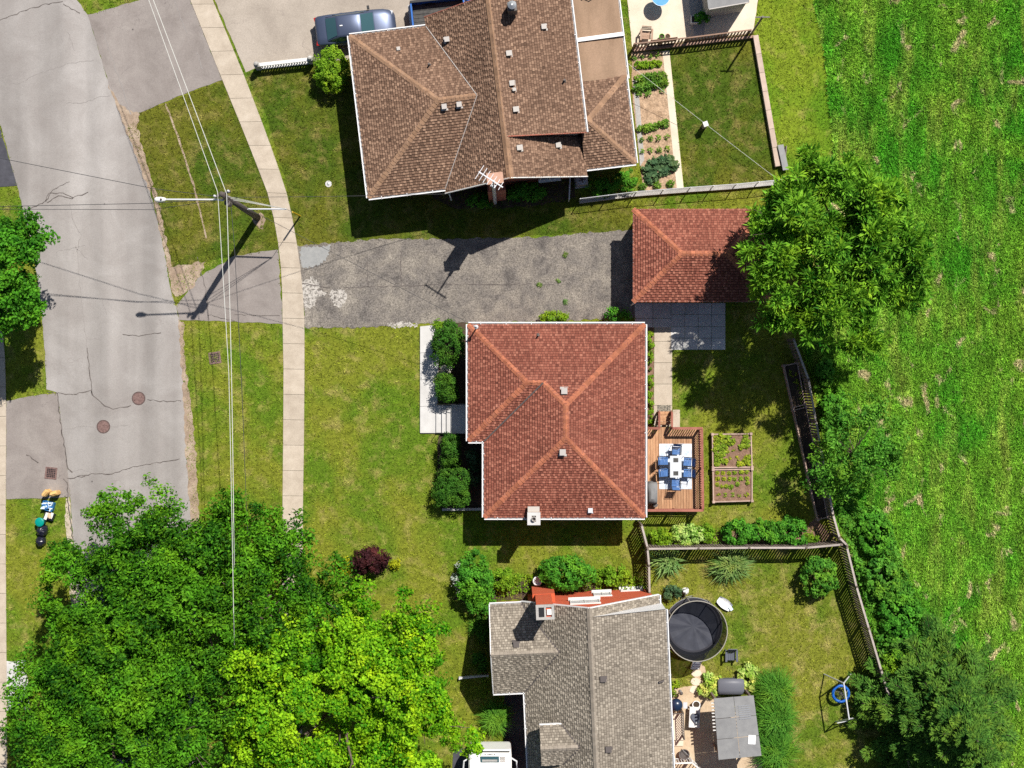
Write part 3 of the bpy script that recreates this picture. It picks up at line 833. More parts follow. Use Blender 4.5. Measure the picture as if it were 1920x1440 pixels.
# ---------------------------------------------------------------- roofs
MT['block0'] = M_('salmon_cap', [(0.3, (0.42, 0.24, 0.17)), (0.7, (0.52, 0.32, 0.24))], 4, grain=0.15)
def clip(poly, a, b):
    """keep the part of a 2D polygon left of a->b"""
    out = []
    ex, ey = b[0] - a[0], b[1] - a[1]
    d = [ex * (p[1] - a[1]) - ey * (p[0] - a[0]) for p in poly]
    n = len(poly)
    for i in range(n):
        p, q, dp, dq = poly[i], poly[(i + 1) % n], d[i], d[(i + 1) % n]
        if dp >= 0: out.append(p)
        if (dp >= 0) != (dq >= 0):
            t = dp / (dp - dq)
            out.append((p[0] + t * (q[0] - p[0]), p[1] + t * (q[1] - p[1])))
    return out

def shingle(mb, polys, seed, expo=0.155, wr=(0.11, 0.20)):
    """lay overlapping shingle tabs over coplanar convex polygons"""
    rr = random.Random(seed)
    A = polys[0]
    n = (A[1] - A[0]).cross(A[2] - A[0]).normalized()
    if n.z < 0: n = -n
    h = Vector((0, 0, 1)).cross(n)
    if h.length < 1e-4: h = Vector((1, 0, 0))
    h.normalize(); s_ = n.cross(h)
    if s_.z < 0: s_, h = -s_, -h
    allp = [p for P in polys for p in P]
    O = min(allp, key=lambda p: p.dot(s_))
    pd = []
    for P in polys:
        q = [((p - O).dot(h), (p - O).dot(s_)) for p in P]
        ar = sum(q[i][0] * q[(i + 1) % len(q)][1] - q[(i + 1) % len(q)][0] * q[i][1] for i in range(len(q)))
        pd.append(q if ar > 0 else q[::-1])
    u0 = min(p[0] for q in pd for p in q); u1 = max(p[0] for q in pd for p in q)
    v1 = max(p[1] for q in pd for p in q)
    v = 0.0
    prev = 0.5
    while v < v1:
        u = u0 - rr.uniform(0, 0.4)
        hi = rr.random() < 0.5
        while u < u1:
            w = rr.uniform(*wr)
            hi = not hi if rr.random() < 0.85 else hi
            t = min(1.0, max(0.0, rr.gauss(0.68 if hi else 0.44, 0.11)))
            th = 0.050 if hi else 0.026
            rect = [(u + 0.006, v), (u + w - 0.006, v), (u + w - 0.006, v + expo), (u + 0.006, v + expo)]
            for q in pd:
                c = rect
                if not all(all((q[(i + 1) % len(q)][0] - q[i][0]) * (p[1] - q[i][1]) - (q[(i + 1) % len(q)][1] - q[i][1]) * (p[0] - q[i][0]) >= 0 for i in range(len(q))) for p in rect):
                    for i in range(len(q)):
                        c = clip(c, q[i], q[(i + 1) % len(q)])
                        if len(c) < 3: break
                if len(c) < 3: continue
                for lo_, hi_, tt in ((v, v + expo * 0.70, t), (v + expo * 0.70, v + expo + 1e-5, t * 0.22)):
                    c2 = clip(clip(c, (0, lo_), (1, lo_)), (1, hi_), (0, hi_))
                    if len(c2) < 3: continue
                    pts = [O + h * a + s_ * b + n * (0.004 + th * (1 - (b - v) / expo)) for a, b in c2]
                    vv = pts[:]
                    F = [tuple(range(len(pts)))]
                    lo = [i for i, p in enumerate(c2) if abs(p[1] - v) < 1e-6]
                    if len(lo) == 2:
                        i, j = lo
                        if (j - i) % len(c2) != 1: i, j = j, i
                        k = len(vv)
                        vv += [pts[i] - n * (th + 0.003), pts[j] - n * (th + 0.003)]
                        F.append((j, i, k, k + 1))
                    mb.add(vv, F, tt)
            u += w
        v += expo

def roof_body(faces, outline, z_eave, mat, parent, drop=0.20):
    """solid deck: sloping top faces, edge board and underside, all drop thick"""
    mb = MB()
    dn = Vector((0, 0, -drop))
    for P in faces:
        A = (P[1] - P[0]).cross(P[2] - P[0])
        Q = P if A.z > 0 else P[::-1]
        mb.add(Q, [tuple(range(len(Q)))])
        mb.add([p + dn for p in Q], [tuple(range(len(Q)))[::-1]])
    n = len(outline)
    ar = sum(outline[i].x * outline[(i + 1) % n].y - outline[(i + 1) % n].x * outline[i].y for i in range(n))
    if ar < 0: outline = outline[::-1]
    B = list(outline)
    mb.add(B + [p + dn for p in B], [((i + 1) % n, i, n + i, n + (i + 1) % n) for i in range(n)])
    return mb.build('roof', mat, parent)

_cap = {}
def cap_line(P, Q, fold, mat, parent, step=0.23, half=0.15):
    """single cap shingles along a hip or ridge, low end P to high end Q"""
    key = (round(fold, 2), mat.name, half)
    if key not in _cap:
        mb = MB()
        L = 0.30
        for sgn in (1, -1):
            y = sgn * half
            a = [(0, 0, 0.052), (L, 0, 0.022), (L, y, 0.022 - half * fold), (0, y, 0.052 - half * fold)]
            b = [(0, 0, 0.02), (0, y, 0.02 - half * fold)]
            mb.add(a + b, [(0, 1, 2, 3) if sgn < 0 else (3, 2, 1, 0), (0, 3, 5, 4), ], 1)
            mb.add([a[2], a[3], (0, y, 0.0 - half * fold), (L, y, -half * fold)], [(0, 1, 2, 3)])
        _cap[key] = mb.mesh('ridge_cap', mat)
    d = Q - P
    n = max(1, int(d.length / step))
    x = d.normalized(); y = Vector((0, 0, 1)).cross(x).normalized(); z = x.cross(y)
    for i in range(n):
        M = Matrix((x, y, z)).transposed().to_4x4()
        M.translation = P + x * (i * d.length / n + random.uniform(-0.01, 0.01))
        mesh_piece('ridge_cap', _cap[key], parent, (0, 0, 0), M=M)

def gutter(P, Q, out, parent, step=1.3, w=0.135):
    """open white gutter along an eave, with its hangers"""
    out = out.normalized(); d = (Q - P).normalized()
    mb = MB()
    up = Vector((0, 0, 1))
    mb.bar(P + out * (w - 0.03) + up * -0.02, Q + out * (w - 0.03) + up * -0.02, 0.055, 0.12)
    mb.bar(P + out * 0.03 + up * -0.055, Q + out * 0.03 + up * -0.055, 0.012, 0.09)
    mb.bar(P + out * (w / 2 + 0.005) + up * -0.092, Q + out * (w / 2 + 0.005) + up * -0.092, w - 0.03, 0.012)
    o = mb.build('gutter', MT['white'], parent)
    n = max(1, int((Q - P).length / step))
    for i in range(n):
        c = P.lerp(Q, (i + 0.5) / n) + out * (w / 2) + up * 0.03
        piece('hanger', MT['white'], o, c, (0.035, w + 0.03, 0.02), math.atan2(d.y, d.x))
    return o

def walls(outline, inset_c, d, z1, mat, parent, name='wall'):
    """wall shell of an outline pulled in by d"""
    n = len(outline)
    pts = []
    ar = sum(outline[i].x * outline[(i + 1) % n].y - outline[(i + 1) % n].x * outline[i].y for i in range(n))
    o = outline if ar > 0 else outline[::-1]
    for i in range(n):
        a, b, c = o[i - 1], o[i], o[(i + 1) % n]
        e1 = Vector((b.x - a.x, b.y - a.y)).normalized(); e2 = Vector((c.x - b.x, c.y - b.y)).normalized()
        n1 = Vector((-e1.y, e1.x)); n2 = Vector((-e2.y, e2.x))
        den = 1 + n1.dot(n2)
        m = (n1 + n2) / max(den, 0.2)
        pts.append((b.x + m.x * d, b.y + m.y * d))
    MB().prism(pts, 0.0, z1).build(name, mat, parent)
    return [Vector((p[0], p[1], 0)) for p in pts]

def window(parent, a, b, z0, z1, out, panes=2):
    """framed window with sill and panes on a wall between a and b"""
    out = out.normalized(); d = (b - a); L = d.length; d.normalize()
    rz = math.atan2(d.y, d.x)
    c = (a + b) / 2 + out * 0.03
    fr = MB()
    for zz in (z0, z1): fr.box((c.x, c.y, zz), (L + 0.1, 0.08, 0.09), rz)
    for k in range(panes + 1):
        p = a + d * (L * k / panes) + out * 0.03
        fr.box((p.x, p.y, (z0 + z1) / 2), (0.07, 0.074, z1 - z0 - 0.09), rz)
    f = fr.build('window', MT['offwhite'], parent)
    for k in range(panes):
        p = a + d * (L * (k + 0.5) / panes) + out * 0.015
        piece('pane', MT['glass'], f, (p.x, p.y, (z0 + z1) / 2), (L / panes - 0.06, 0.02, z1 - z0 - 0.08), rz)
    s_ = c + out * 0.06
    piece('sill', MT['offwhite'], f, (s_.x, s_.y, z0 - 0.075), (L + 0.2, 0.20, 0.06), rz)
    return f

def on_plane(px, py, pl):
    n = (pl[1] - pl[0]).cross(pl[2] - pl[0])
    o = Vector((0, 0, H)); d = W(px, py, 0) - o
    return o + d * ((pl[0] - o).dot(n) / d.dot(n))

def box_vent(parent, px, py, z, mat, size=0.34, rz=0.0, h=0.18, pl=None):
    if pl is not None: z = on_plane(px, py, pl).z + 0.12
    c = W(px, py, z)
    mb = MB()
    mb.box((c.x, c.y, z - 0.06), (size * 0.8, size * 0.8, 0.2), rz)
    mb.box((c.x, c.y, z + h - 0.1), (size, size, 0.07), rz)
    mb.box((c.x, c.y, z - 0.155), (size * 1.35, size * 1.35, 0.02), rz)
    return mb.build('roof_vent', mat, parent)

def stack_pipe(parent, px, py, z, h=0.35, r=0.05, pl=None):
    if pl is not None: z = on_plane(px, py, pl).z + 0.03
    c = W(px, py, z)
    mb = MB().tube([(c.x, c.y, z - 0.2), (c.x, c.y, z + h)], r, 10)
    mb.lathe((c.x, c.y, z - 0.08), [(0.15, 0), (0.08, 0.1), (0.06, 0.14)], 12)
    return mb.build('vent_pipe', MT['vent_d'], parent)

# ---------------------------------------------------------------- house with the red shingle roof
def hz(p, z): return Vector((p.x, p.y, z))
ZE = 3.1
PITCH = 0.42
c0 = W(960, 700); rh = thing('red_roof_house', 'bungalow with red shingle hip roof and white gutters beside the driveway', 'house', (W(1050, 790, ZE).x, W(1050, 790, ZE).y, 0))
def E(px, py): return W(px, py, ZE)
x0, x1, xw = E(908, 0).x, E(1209, 0).x, E(878, 0).x
yN, yS, yj = E(0, 608).y, E(0, 970).y, E(0, 827).y
hw = (x1 - x0) / 2; xm = (x0 + x1) / 2
zr = ZE + hw * PITCH
hf = (yN - yj) / 2; ym = (yN + yj) / 2; zf = ZE + hf * PITCH
NW, NE, SE, SW, J, WJ = Vector((xw, yN, ZE)), Vector((x1, yN, ZE)), Vector((x1, yS, ZE)), Vector((x0, yS, ZE)), Vector((x0, yj, ZE)), Vector((xw, yj, ZE))
RN, RS = Vector((xm, yN - hw, zr)), Vector((xm, yS + hw, zr))
FA, FB = Vector((xw + hf, ym, zf)), Vector((x0 + hf, ym, zf))
# planes as convex pieces
NWm = Vector((x0, yN, ZE))
faceN = [[NW, NWm, FB, FA], [NWm, NE, RN, FB]]
faceE = [[NE, SE, RS, RN]]
faceS = [[SE, SW, RS]]
faceW = [[SW, J, FB, RS], [FB, RN, RS]]
faceFW = [[NW, FA, WJ]]
faceFS = [[WJ, FA, FB, J]]
roof = roof_body([p for f in (faceN, faceE, faceS, faceW, faceFW, faceFS) for p in f], [NW, NE, SE, SW, J, WJ], ZE, MT['deck_roof'], rh)
mb = MB()
for i, f in enumerate((faceN, faceE, faceS, faceW, faceFW, faceFS)): shingle(mb, f, 100 + i)
mb.build('shingles', MT['sh_red'], roof, kind='stuff')
for a, b in ((NE, RN), (SE, RS), (SW, RS), (NW, FA), (WJ, FA)): cap_line(a, b, 0.30, MT['cap_red'], roof)
cap_line(FB, RN, 0.30, MT['cap_red'], roof)
cap_line(FA, FB, 0.42, MT['cap_red'], roof); cap_line(RN, RS, 0.42, MT['cap_red'], roof)
vl = MB()
d = (FB - J); nrm = Vector((-d.y, d.x, 0)).normalized() * 0.04
vl.add([J + nrm + Vector((0, 0, 0.10)), J - nrm + Vector((0, 0, 0.10)), FB - nrm + Vector((0, 0, 0.10)), FB + nrm + Vector((0, 0, 0.10))], [(0, 1, 2, 3)])
vl.build('valley_flashing', MT['vent_d'], roof)
for a, b, o in ((NW, NE, (0, 1, 0)), (NE, SE, (1, 0, 0)), (SE, SW, (0, -1, 0)), (SW, J, (-1, 0, 0)), (J, WJ, (0, -1, 0)), (WJ, NW, (-1, 0, 0))):
    gutter(a, b, Vector(o), rh)
wp = walls([NW, NE, SE, SW, J, WJ], None, 0.45, ZE - 0.2, MT['brick_dk'], rh)
yy = yS + 0.45
window(rh, Vector((xm - 3.0, yy, 0)), Vector((xm - 1.8, yy, 0)), 1.0, 2.3, Vector((0, -1, 0)))
window(rh, Vector((xm + 1.2, yy, 0)), Vector((xm + 2.6, yy, 0)), 1.0, 2.3, Vector((0, -1, 0)))
window(rh, Vector((xw + 0.45, yN - 2.6, 0)), Vector((xw + 0.45, yN - 0.9, 0)), 0.9, 2.3, Vector((-1, 0, 0)))
window(rh, Vector((x0 + 0.45, yS + 1.2, 0)), Vector((x0 + 0.45, yS + 3.4, 0)), 0.8, 2.3, Vector((-1, 0, 0)), 3)
window(rh, Vector((x1 - 0.45, yN - 3.0, 0)), Vector((x1 - 0.45, yN - 1.8, 0)), 1.0, 2.3, Vector((1, 0, 0)))
dd = MB(); dd.box((xw + 0.43, W(0, 784).y, 1.55), (0.08, 0.95, 2.05)); dd.build('door', MT['offwhite'], rh)
dd = MB(); dd.box((x1 - 0.43, W(0, 880).y, 1.85), (0.08, 1.7, 2.05)); dd.build('patio_door', MT['glass'], rh)
box_vent(roof, 1058, 733, 4.75, MT['vent'], pl=faceN[1]); box_vent(roof, 1055, 848, 4.85, MT['vent'], pl=faceS[0])
box_vent(roof, 1107, 957, 3.42, MT['metal_w'], 0.26, h=0.12, pl=faceS[0])
stack_pipe(roof, 1009, 629, 3.6, pl=faceN[1])
# brick chimney on the south eave
cc = W(1001, 972, 4.6)
ch = MB()
ch.box((cc.x, cc.y - 0.02, 2.25), (0.62, 0.60, 4.5)); ch.build('chimney', MT['brick_buff'], rh)
cap = MB()
for dx, dy, sx, sy in ((-0.24, 0, 0.24, 0.70), (0.24, 0, 0.24, 0.70), (0, 0.26, 0.24, 0.18), (0, -0.26, 0.24, 0.18)): cap.box((cc.x + dx, cc.y - 0.02 + dy, 4.55), (sx, sy, 0.12))
cap.build('chimney_cap', MT['concrete_w'], rh)
fl = MB(); fl.lathe((cc.x, cc.y - 0.02, 4.5), [(0.13, 0), (0.13, 0.3), (0.10, 0.3), (0.10, 0.05)], 14); fl.build('flue', MT['vent'], rh)
fl = MB(); fl.box((cc.x, cc.y + 0.42, 3.62), (0.66, 0.30, 0.16)); fl.build('flashing', MT['vent_b'], rh)
fl = MB(); fl.tube([(cc.x - 0.1, cc.y - 0.45, 0.4), (cc.x - 0.1, cc.y - 0.45, 3.0)], 0.06, 8); fl.tube([(cc.x + 0.32, cc.y - 0.42, 0.3), (cc.x + 0.32, cc.y - 0.42, 2.6)], 0.05, 8); fl.build('downspout', MT['white'], rh)
# service mast on the north-west corner
mc = W(893, 613, 4.3)
ms = MB(); ms.tube([(mc.x, mc.y, 2.2), (mc.x, mc.y, 4.4), (mc.x - 0.12, mc.y + 0.05, 4.55)], 0.045, 8); ms.lathe((mc.x, mc.y, 4.25), [(0.10, 0), (0.12, 0.06), (0.05, 0.12)], 10)
ms.build('service_mast', MT['metal_w'], rh)
# entrance steps and landing
t_st = thing('entrance_steps', 'white concrete entrance steps with a shaded landing at the front door', 'steps', (W(840, 784).x, W(840, 784).y, 0))
for (xa, xb, zt) in ((818, 829, 0.25), (829, 838, 0.40), (838, 847, 0.55)):
    a, b = W(xa, 760), W(xb, 811)
    MB().box(((a.x + b.x) / 2, (a.y + b.y) / 2, zt / 2), (b.x - a.x - 0.012, a.y - b.y, zt)).build('step', MT['concrete_w'], t_st)
a, b = W(847, 757), W(893, 812)
MB().box(((a.x + b.x) / 2, (a.y + b.y) / 2, 0.34), (b.x - a.x, a.y - b.y, 0.68)).build('landing', MT['concrete_w'], t_st)
for yy in (757.5, 811.5):
    p0, p1, p2 = W(819, yy), W(847, yy), W(872, yy)
    rl = thing('handrail', 'black metal handrail on the %s side of the entrance steps' % ('driveway' if yy < 780 else 'lawn'), 'handrail', (p1.x, p1.y, 0))
    r_ = MB(); r_.tube([(p0.x, p0.y, 0.9), (p1.x, p1.y, 1.35), (p2.x, p2.y, 1.55)], 0.022, 6); r_.build('top_rail', MT['black'], rl)
    for k in range(4):
        q = p0.lerp(p1, k / 3)
        MB().tube([(q.x, q.y, 0.1), (q.x, q.y, 0.9 + 0.45 * k / 3)], 0.016, 6).build('baluster', MT['black'], rl)
    MB().tube([(p2.x, p2.y, 0.3), (p2.x, p2.y, 1.55)], 0.02, 6).build('post', MT['black'], rl)

# ---------------------------------------------------------------- garage
ZG = 2.75
gt = thing('garage', 'detached garage with red shingle hip roof, half shaded by a tree', 'garage', (W(1310, 480, ZG).x, W(1310, 480, ZG).y, 0))
def G(px, py): return W(px, py, ZG)
gx0, gx1, gyN, gyS = G(1187, 0).x, G(1444, 0).x, G(0, 392).y, G(0, 566).y
gh = (gyN - gyS) / 2; gz = ZG + gh * 0.45; gym = (gyN + gyS) / 2
a, b, c, d = Vector((gx0, gyN, ZG)), Vector((gx1, gyN, ZG)), Vector((gx1, gyS, ZG)), Vector((gx0, gyS, ZG))
r1, r2 = Vector((gx0 + gh, gym, gz)), Vector((gx1 - gh, gym, gz))
fs = [[[a, b, r2, r1]], [[b, c, r2]], [[c, d, r1, r2]], [[d, a, r1]]]
groof = roof_body([p for f in fs for p in f], [a, b, c, d], ZG, MT['deck_roof'], gt)
mb = MB()
for i, f in enumerate(fs): shingle(mb, f, 200 + i)
mb.build('shingles', MT['sh_red'], groof, kind='stuff')
for p, q in ((a, r1), (b, r2), (c, r2), (d, r1)): cap_line(p, q, 0.32, MT['cap_red'], groof)
cap_line(r1, r2, 0.45, MT['cap_red'], groof)
fa = MB()
for p, q in ((a, b), (b, c), (c, d), (d, a)):
    o = Vector(((q - p).y, -(q - p).x, 0)).normalized() * 0.02
    fa.bar(p + o + Vector((0, 0, -0.07)), q + o + Vector((0, 0, -0.07)), 0.045, 0.2)
fa.build('fascia', MT['offwhite'], gt)
walls([a, b, c, d], None, 0.3, ZG - 0.2, MT['brick_dk'], gt)
dd = MB(); dd.box((gx0 + 0.28, gym, 1.1), (0.06, 3.6, 2.2)); dd.build('garage_door', MT['offwhite'], gt)
fl = MB(); fl.tube([(gx0 + 0.1, gyS - 0.05, 0.05), (gx0 + 0.1, gyS - 0.05, 2.6)], 0.05, 8); fl.build('downspout', MT['white'], gt)

# ---------------------------------------------------------------- north house with the brown roof
NO = W(655, 67, 3.1)
ev = Vector((0.993, 0.118, 0)); sv_ = Vector((0.118, -0.993, 0))
def L_(a, b, z): return Vector((NO.x + ev.x * a + sv_.x * b, NO.y + ev.y * a + sv_.y * b, z))
nh = thing('brown_roof_house', 'house with joined brown shingle roofs and a red brick chimney, behind the parked car', 'house', (*L_(8, 5, 0).xy, 0))
pw = 0.42
A1, A2 = L_(0, 0, 3.1), L_(0, 9.2, 3.1)
ap = L_(4.6, 4.6, 3.1 + 4.6 * pw); zrw = 3.1 + 4.6 * pw
km = (zrw - 3.1) / 2.4
V1, V2 = L_(4.35, 0, 3.1), L_(4.35, 9.2, 3.1)
VT = L_(6.75, 4.6, zrw)
zR = 3.1 + km * (8.0 - 4.35)
R0, R1, R2 = L_(8.0, -0.55, zR), L_(8.0, 7.2, zR), L_(8.0, 9.45, zR)
ze = 4.4
wing = [[[A1, V1, VT, ap]], [[A2, A1, ap]], [[ap, VT, V2, A2]]]
S1, S1b = L_(4.35, -0.55, 3.1), L_(4.35, 9.45, 3.1)
def wz(aa): return 3.1 + km * (aa - 4.35)
wslope = [[[S1, L_(8, -0.55, zR), L_(8, 4.6, zR), VT, V1], [VT, L_(8, 4.6, zR), R2, S1b, V2]]]
E0, E1 = L_(12.5, -0.55, ze), L_(12.5, 7.2, ze)
eN = [[[R0, R1, E1, E0]]]
kS = (zR - 3.1) / 4.36
eS = [[[R1, R2, L_(12.36, 9.45, 3.1), L_(12.36, 7.2, 3.1)]]]
X1, X2 = L_(15.2, 4.0, 2.9), L_(15.2, 9.0, 2.9)
XA = L_(12.7, 6.5, 4.15)
X3, X4 = L_(12.3, 4.0, 2.9), L_(12.3, 9.0, 2.9)
XB = L_(12.3, 6.5, 4.15)
ext = [[[X3, X1, XA, XB]], [[X1, X2, XA]], [[X2, X4, XB, XA]]]
nroof = roof_body([p for f in wing for p in f[0:]] if False else [f[0] for f in wing], [A1, V1, VT, V2, A2], 3.1, MT['deck_roof'], nh)
roof_body([p for p in wslope[0]] , [S1, S1b, R2, R0], 3.1, MT['deck_roof'], nh, 0.15)
roof_body([eN[0][0]], [R0, R1, E1, E0], ze, MT['deck_roof'], nh, 0.2)
roof_body([eS[0][0]], [R1, R2, L_(12.36, 9.45, 3.1), L_(12.36, 7.2, 3.1)], 3.1, MT['deck_roof'], nh, 0.15)
roof_body([f[0] for f in ext], [X3, X1, X2, X4], 2.9, MT['deck_roof'], nh, 0.2)
mb = MB()
for i, f in enumerate(wing + wslope + eN + eS + ext): shingle(mb, f[0:1] if len(f) == 1 else f, 300 + i)
mb.build('shingles', MT['sh_brown'], nroof, kind='stuff')
cap_line(A1, ap, 0.30, MT['cap_brown'], nroof); cap_line(A2, ap, 0.30, MT['cap_brown'], nroof); cap_line(ap, VT, 0.42, MT['cap_brown'], nroof)
cap_line(R0, R2, 0.6, MT['cap_brown'], nroof, half=0.19)
cap_line(X1, XA, 0.32, MT['cap_brown'], nroof); cap_line(X2, XA, 0.32, MT['cap_brown'], nroof)
for p, q in ((V1, VT), (V2, VT)):
    d = q - p; nn = Vector((-d.y, d.x, 0)).normalized() * 0.04; u = Vector((0, 0, 0.07))
    MB().add([p + nn * .5 + u, p - nn * .5 + u, q - nn * .5 + u, q + nn * .5 + u], [(0, 1, 2, 3)]).build('valley_flashing', MT['vent'], nroof)
gutter(A1, V1, -sv_, nh); gutter(A2, A1, -ev, nh); gutter(V2, A2, sv_, nh); gutter(E0, E1, ev, nh); gutter(X1, X2, ev, nh); gutter(X2, X4, sv_, nh)
MB().bar(S1b + Vector((0, 0, -0.05)), R2 + Vector((0, 0, -0.05)), 0.05, 0.18).bar(R2 + Vector((0, 0, -0.06)), L_(12.36, 9.45, 3.04), 0.05, 0.18).build('barge_board', MT['offwhite'], nh)
MB().bar(R0 + Vector((0, 0, -0.06)), S1 + Vector((0, 0, -0.06)), 0.05, 0.18).build('barge_board', MT['brick_dk'], nh)
MB().bar(R1 + ev * 0.1 + Vector((0, 0, -0.08)), E1 + Vector((0, 0, -0.08)), 0.05, 0.18).build('barge_board', MT['brick_dk'], nh)
# walls
MB().prism([tuple(L_(a_, b_, 0).xy) for a_, b_ in ((0.45, 0.45), (4.8, 0.45), (4.8, -0.2), (12.1, -0.2), (12.1, 9.0), (0.45, 8.75))], 0, 2.9).build('wall', MT['brick_dk'], nh)
tri = [L_(4.9, 9.05, 2.9), L_(11.9, 9.05, 2.9), L_(8.0, 9.05, zR - 0.2)]
MB().add(tri, [(0, 1, 2)]).add([L_(4.9, -0.2, 2.9), L_(12.1, -0.2, 2.9), L_(12.1, -0.2, ze - 0.1), L_(8.0, -0.2, zR - 0.2)], [(0, 1, 2, 3)]).build('gable_wall', MT['brick_dk'], nh)
MB().add([L_(8.2, 7.1, zR - 0.3), L_(12.1, 7.1, 2.8), L_(12.1, 7.1, ze - 0.15)], [(0, 1, 2)]).add([L_(12.1, -0.2, 2.8), L_(12.1, 7.1, 2.8), L_(12.1, 7.1, ze), L_(12.1, -0.2, ze)], [(0, 1, 2, 3)]).build('dormer_wall', MT['brick_buff'], nh)
MB().prism([tuple(L_(a_, b_, 0).xy) for a_, b_ in ((12.1, 4.3), (14.8, 4.3), (14.8, 8.6), (12.1, 8.6))], 0, 2.7).build('sunroom_wall', MT['brick_dk'], nh)
window(nh, L_(0.45, 2.5, 0), L_(0.45, 4.6, 0), 0.9, 2.3, -ev, 3); window(nh, L_(0.45, 6.0, 0), L_(0.45, 7.2, 0), 1.0, 2.3, -ev)
window(nh, L_(2.0, 8.75, 0), L_(3.2, 8.75, 0), 1.0, 2.3, sv_); window(nh, L_(9.8, 9.0, 0), L_(10.9, 9.0, 0), 1.0, 2.3, sv_)
window(nh, L_(14.8, 5.6, 0), L_(14.8, 7.4, 0), 0.9, 2.2, ev, 3)
# flat brown carport roof: rolled strips
for k in range(5):
    a0 = 12.45 + k * 0.57
    M1 = L_(a0 + 0.28, 1.45, 2.93 - 0.012 * k)
    piece('roofing_strip', MT['rolled'], nh, M1, (0.575, 5.3, 0.12), math.atan2(ev.y, ev.x))
MB().prism([tuple(L_(a_, b_, 0).xy) for a_, b_ in ((12.35, -1.3), (15.28, -1.3), (15.28, 4.05), (12.35, 4.05))], 2.6, 2.84).build('carport_deck', MT['fence_br'], nh)
gutter(L_(15.28, -1.3, 2.9), L_(15.28, 4.2, 2.9), ev, nh)
MB().bar(L_(12.5, 1.75, 3.04), L_(15.4, 1.7, 3.04), 0.22, 0.10).build('downspout', MT['white'], nh)
MB().bar(L_(15.3, 4.2, 0.3), L_(15.3, 4.2, 2.85), 0.08, 0.08).build('downspout', MT['white'], nh)
for a_, b_ in ((15.0, -1.0), (15.0, 1.6)): MB().bar(L_(a_, b_, 0.02), L_(a_, b_, 2.6), 0.12, 0.12).build('carport_post', MT['offwhite'], nh)
MB().tube([L_(13.4, -0.9, 3.0), L_(13.4, -0.9, 3.5), L_(13.9, -0.7, 3.6), L_(13.9, -0.5, 3.0)], 0.03, 6).tube([L_(13.2, -0.7, 3.0), L_(13.4, -0.7, 3.4), L_(13.9, -0.9, 3.4)], 0.03, 6).tube([L_(13.5, -0.5, 3.02), L_(13.75, -1.0, 3.3)], 0.03, 6).build('aerial_bracket', MT['black'], nh)
# vents
rz_n = math.atan2(ev.y, ev.x)
for px, py, z in ((954, 100, 6.05), (960, 156, 5.95), (967, 205, 5.9), (1020, 50, 5.3), (1047, 272, 4.05), (974, 277, 5.75), (838, 74, 4.5), (833, 200, 4.75), (861, 196, 4.85)):
    pl_ = eS[0][0] if py > 260 else wing[2][0] if py > 190 and px < 900 else wslope[0][0] if px < 900 else eN[0][0]
    box_vent(nroof, px, py, z + 0.2, MT['vent_b'] if px > 900 else MT['vent'], 0.28, rz_n, h=0.16, pl=pl_)
box_vent(nroof, 964, 168, 6.05, MT['vent_b'], 0.18, rz_n, pl=eN[0][0]); box_vent(nroof, 747, 91, 3.9, MT['vent_b'], 0.2, rz_n, 0.1, pl=wing[0][0])
stack_pipe(nroof, 805, 122, 4.2, pl=wing[0][0]); stack_pipe(nroof, 1058, 152, 5.1, pl=eN[0][0])
mc = W(960, 12, 6.6); MB().box((mc.x, mc.y, 6.2), (0.5, 0.5, 0.9), rz_n).build('furnace_chimney', MT['vent_d'], nh)
MB().lathe((mc.x, mc.y, 6.6), [(0.16, 0), (0.16, 0.25), (0.24, 0.3), (0.05, 0.42)], 12).build('chimney_cowl', MT['metal'], nh)
# brick chimney on the south gable with its aluminium flue and aerial
cx = W(925, 364); cb = Vector((cx.x + 0.15, cx.y, 0))
MB().prism([tuple((cb + ev * a_ + sv_ * b_).xy) for a_, b_ in ((-0.45, -0.15), (0.55, -0.15), (0.55, 0.42), (-0.45, 0.42))], 0, 4.2).build('chimney', MT['brick_dk'], nh)
MB().prism([tuple((cb + ev * a_ + sv_ * b_).xy) for a_, b_ in ((-0.36, -0.12), (0.40, -0.12), (0.40, 0.36), (-0.36, 0.36))], 4.2, 6.9).build('chimney_stack', MT['brick_dk'], nh)
MB().prism([tuple((cb + ev * a_ + sv_ * b_).xy) for a_, b_ in ((-0.42, -0.18), (0.46, -0.18), (0.46, 0.42), (-0.42, 0.42))], 6.9, 7.0).build('chimney_cap', MT['block0'], nh)
cs = cb + sv_ * 0.55 - ev * 0.1
MB().tube([(cs.x, cs.y, 0.3), (cs.x, cs.y, 7.1)], 0.10, 10).build('flue_pipe', MT['metal_w'], nh)
an = thing('tv_aerial', 'white television aerial strapped to the brick chimney', 'aerial', (cs.x, cs.y, 6.9))
MB().tube([(cs.x, cs.y, 6.2), (cs.x, cs.y, 9.0)], 0.05, 8).build('mast', MT['metal_w'], an)
bx = Vector((0.62, -0.40, 0)).normalized(); by = Vector((-bx.y, bx.x, 0))
MB().bar(Vector((cs.x, cs.y, 8.9)) - bx * 0.9, Vector((cs.x, cs.y, 8.9)) + bx * 0.6, 0.06, 0.06).build('boom', MT['metal_w'], an)
for k in range(7):
    p = Vector((cs.x, cs.y, 8.9)) + bx * (-0.85 + 0.22 * k)
    piece_bar('element', MT['metal_w'], an, p - by * (0.42 - 0.03 * k), p + by * (0.42 - 0.03 * k), 0.03, 0.03)
mc2 = L_(4.55, 9.4, 0)
MB().tube([(mc2.x, mc2.y - 0.1, 0.4), (mc2.x, mc2.y - 0.1, 3.0)], 0.045, 8).build('service_conduit', MT['white'], nh)

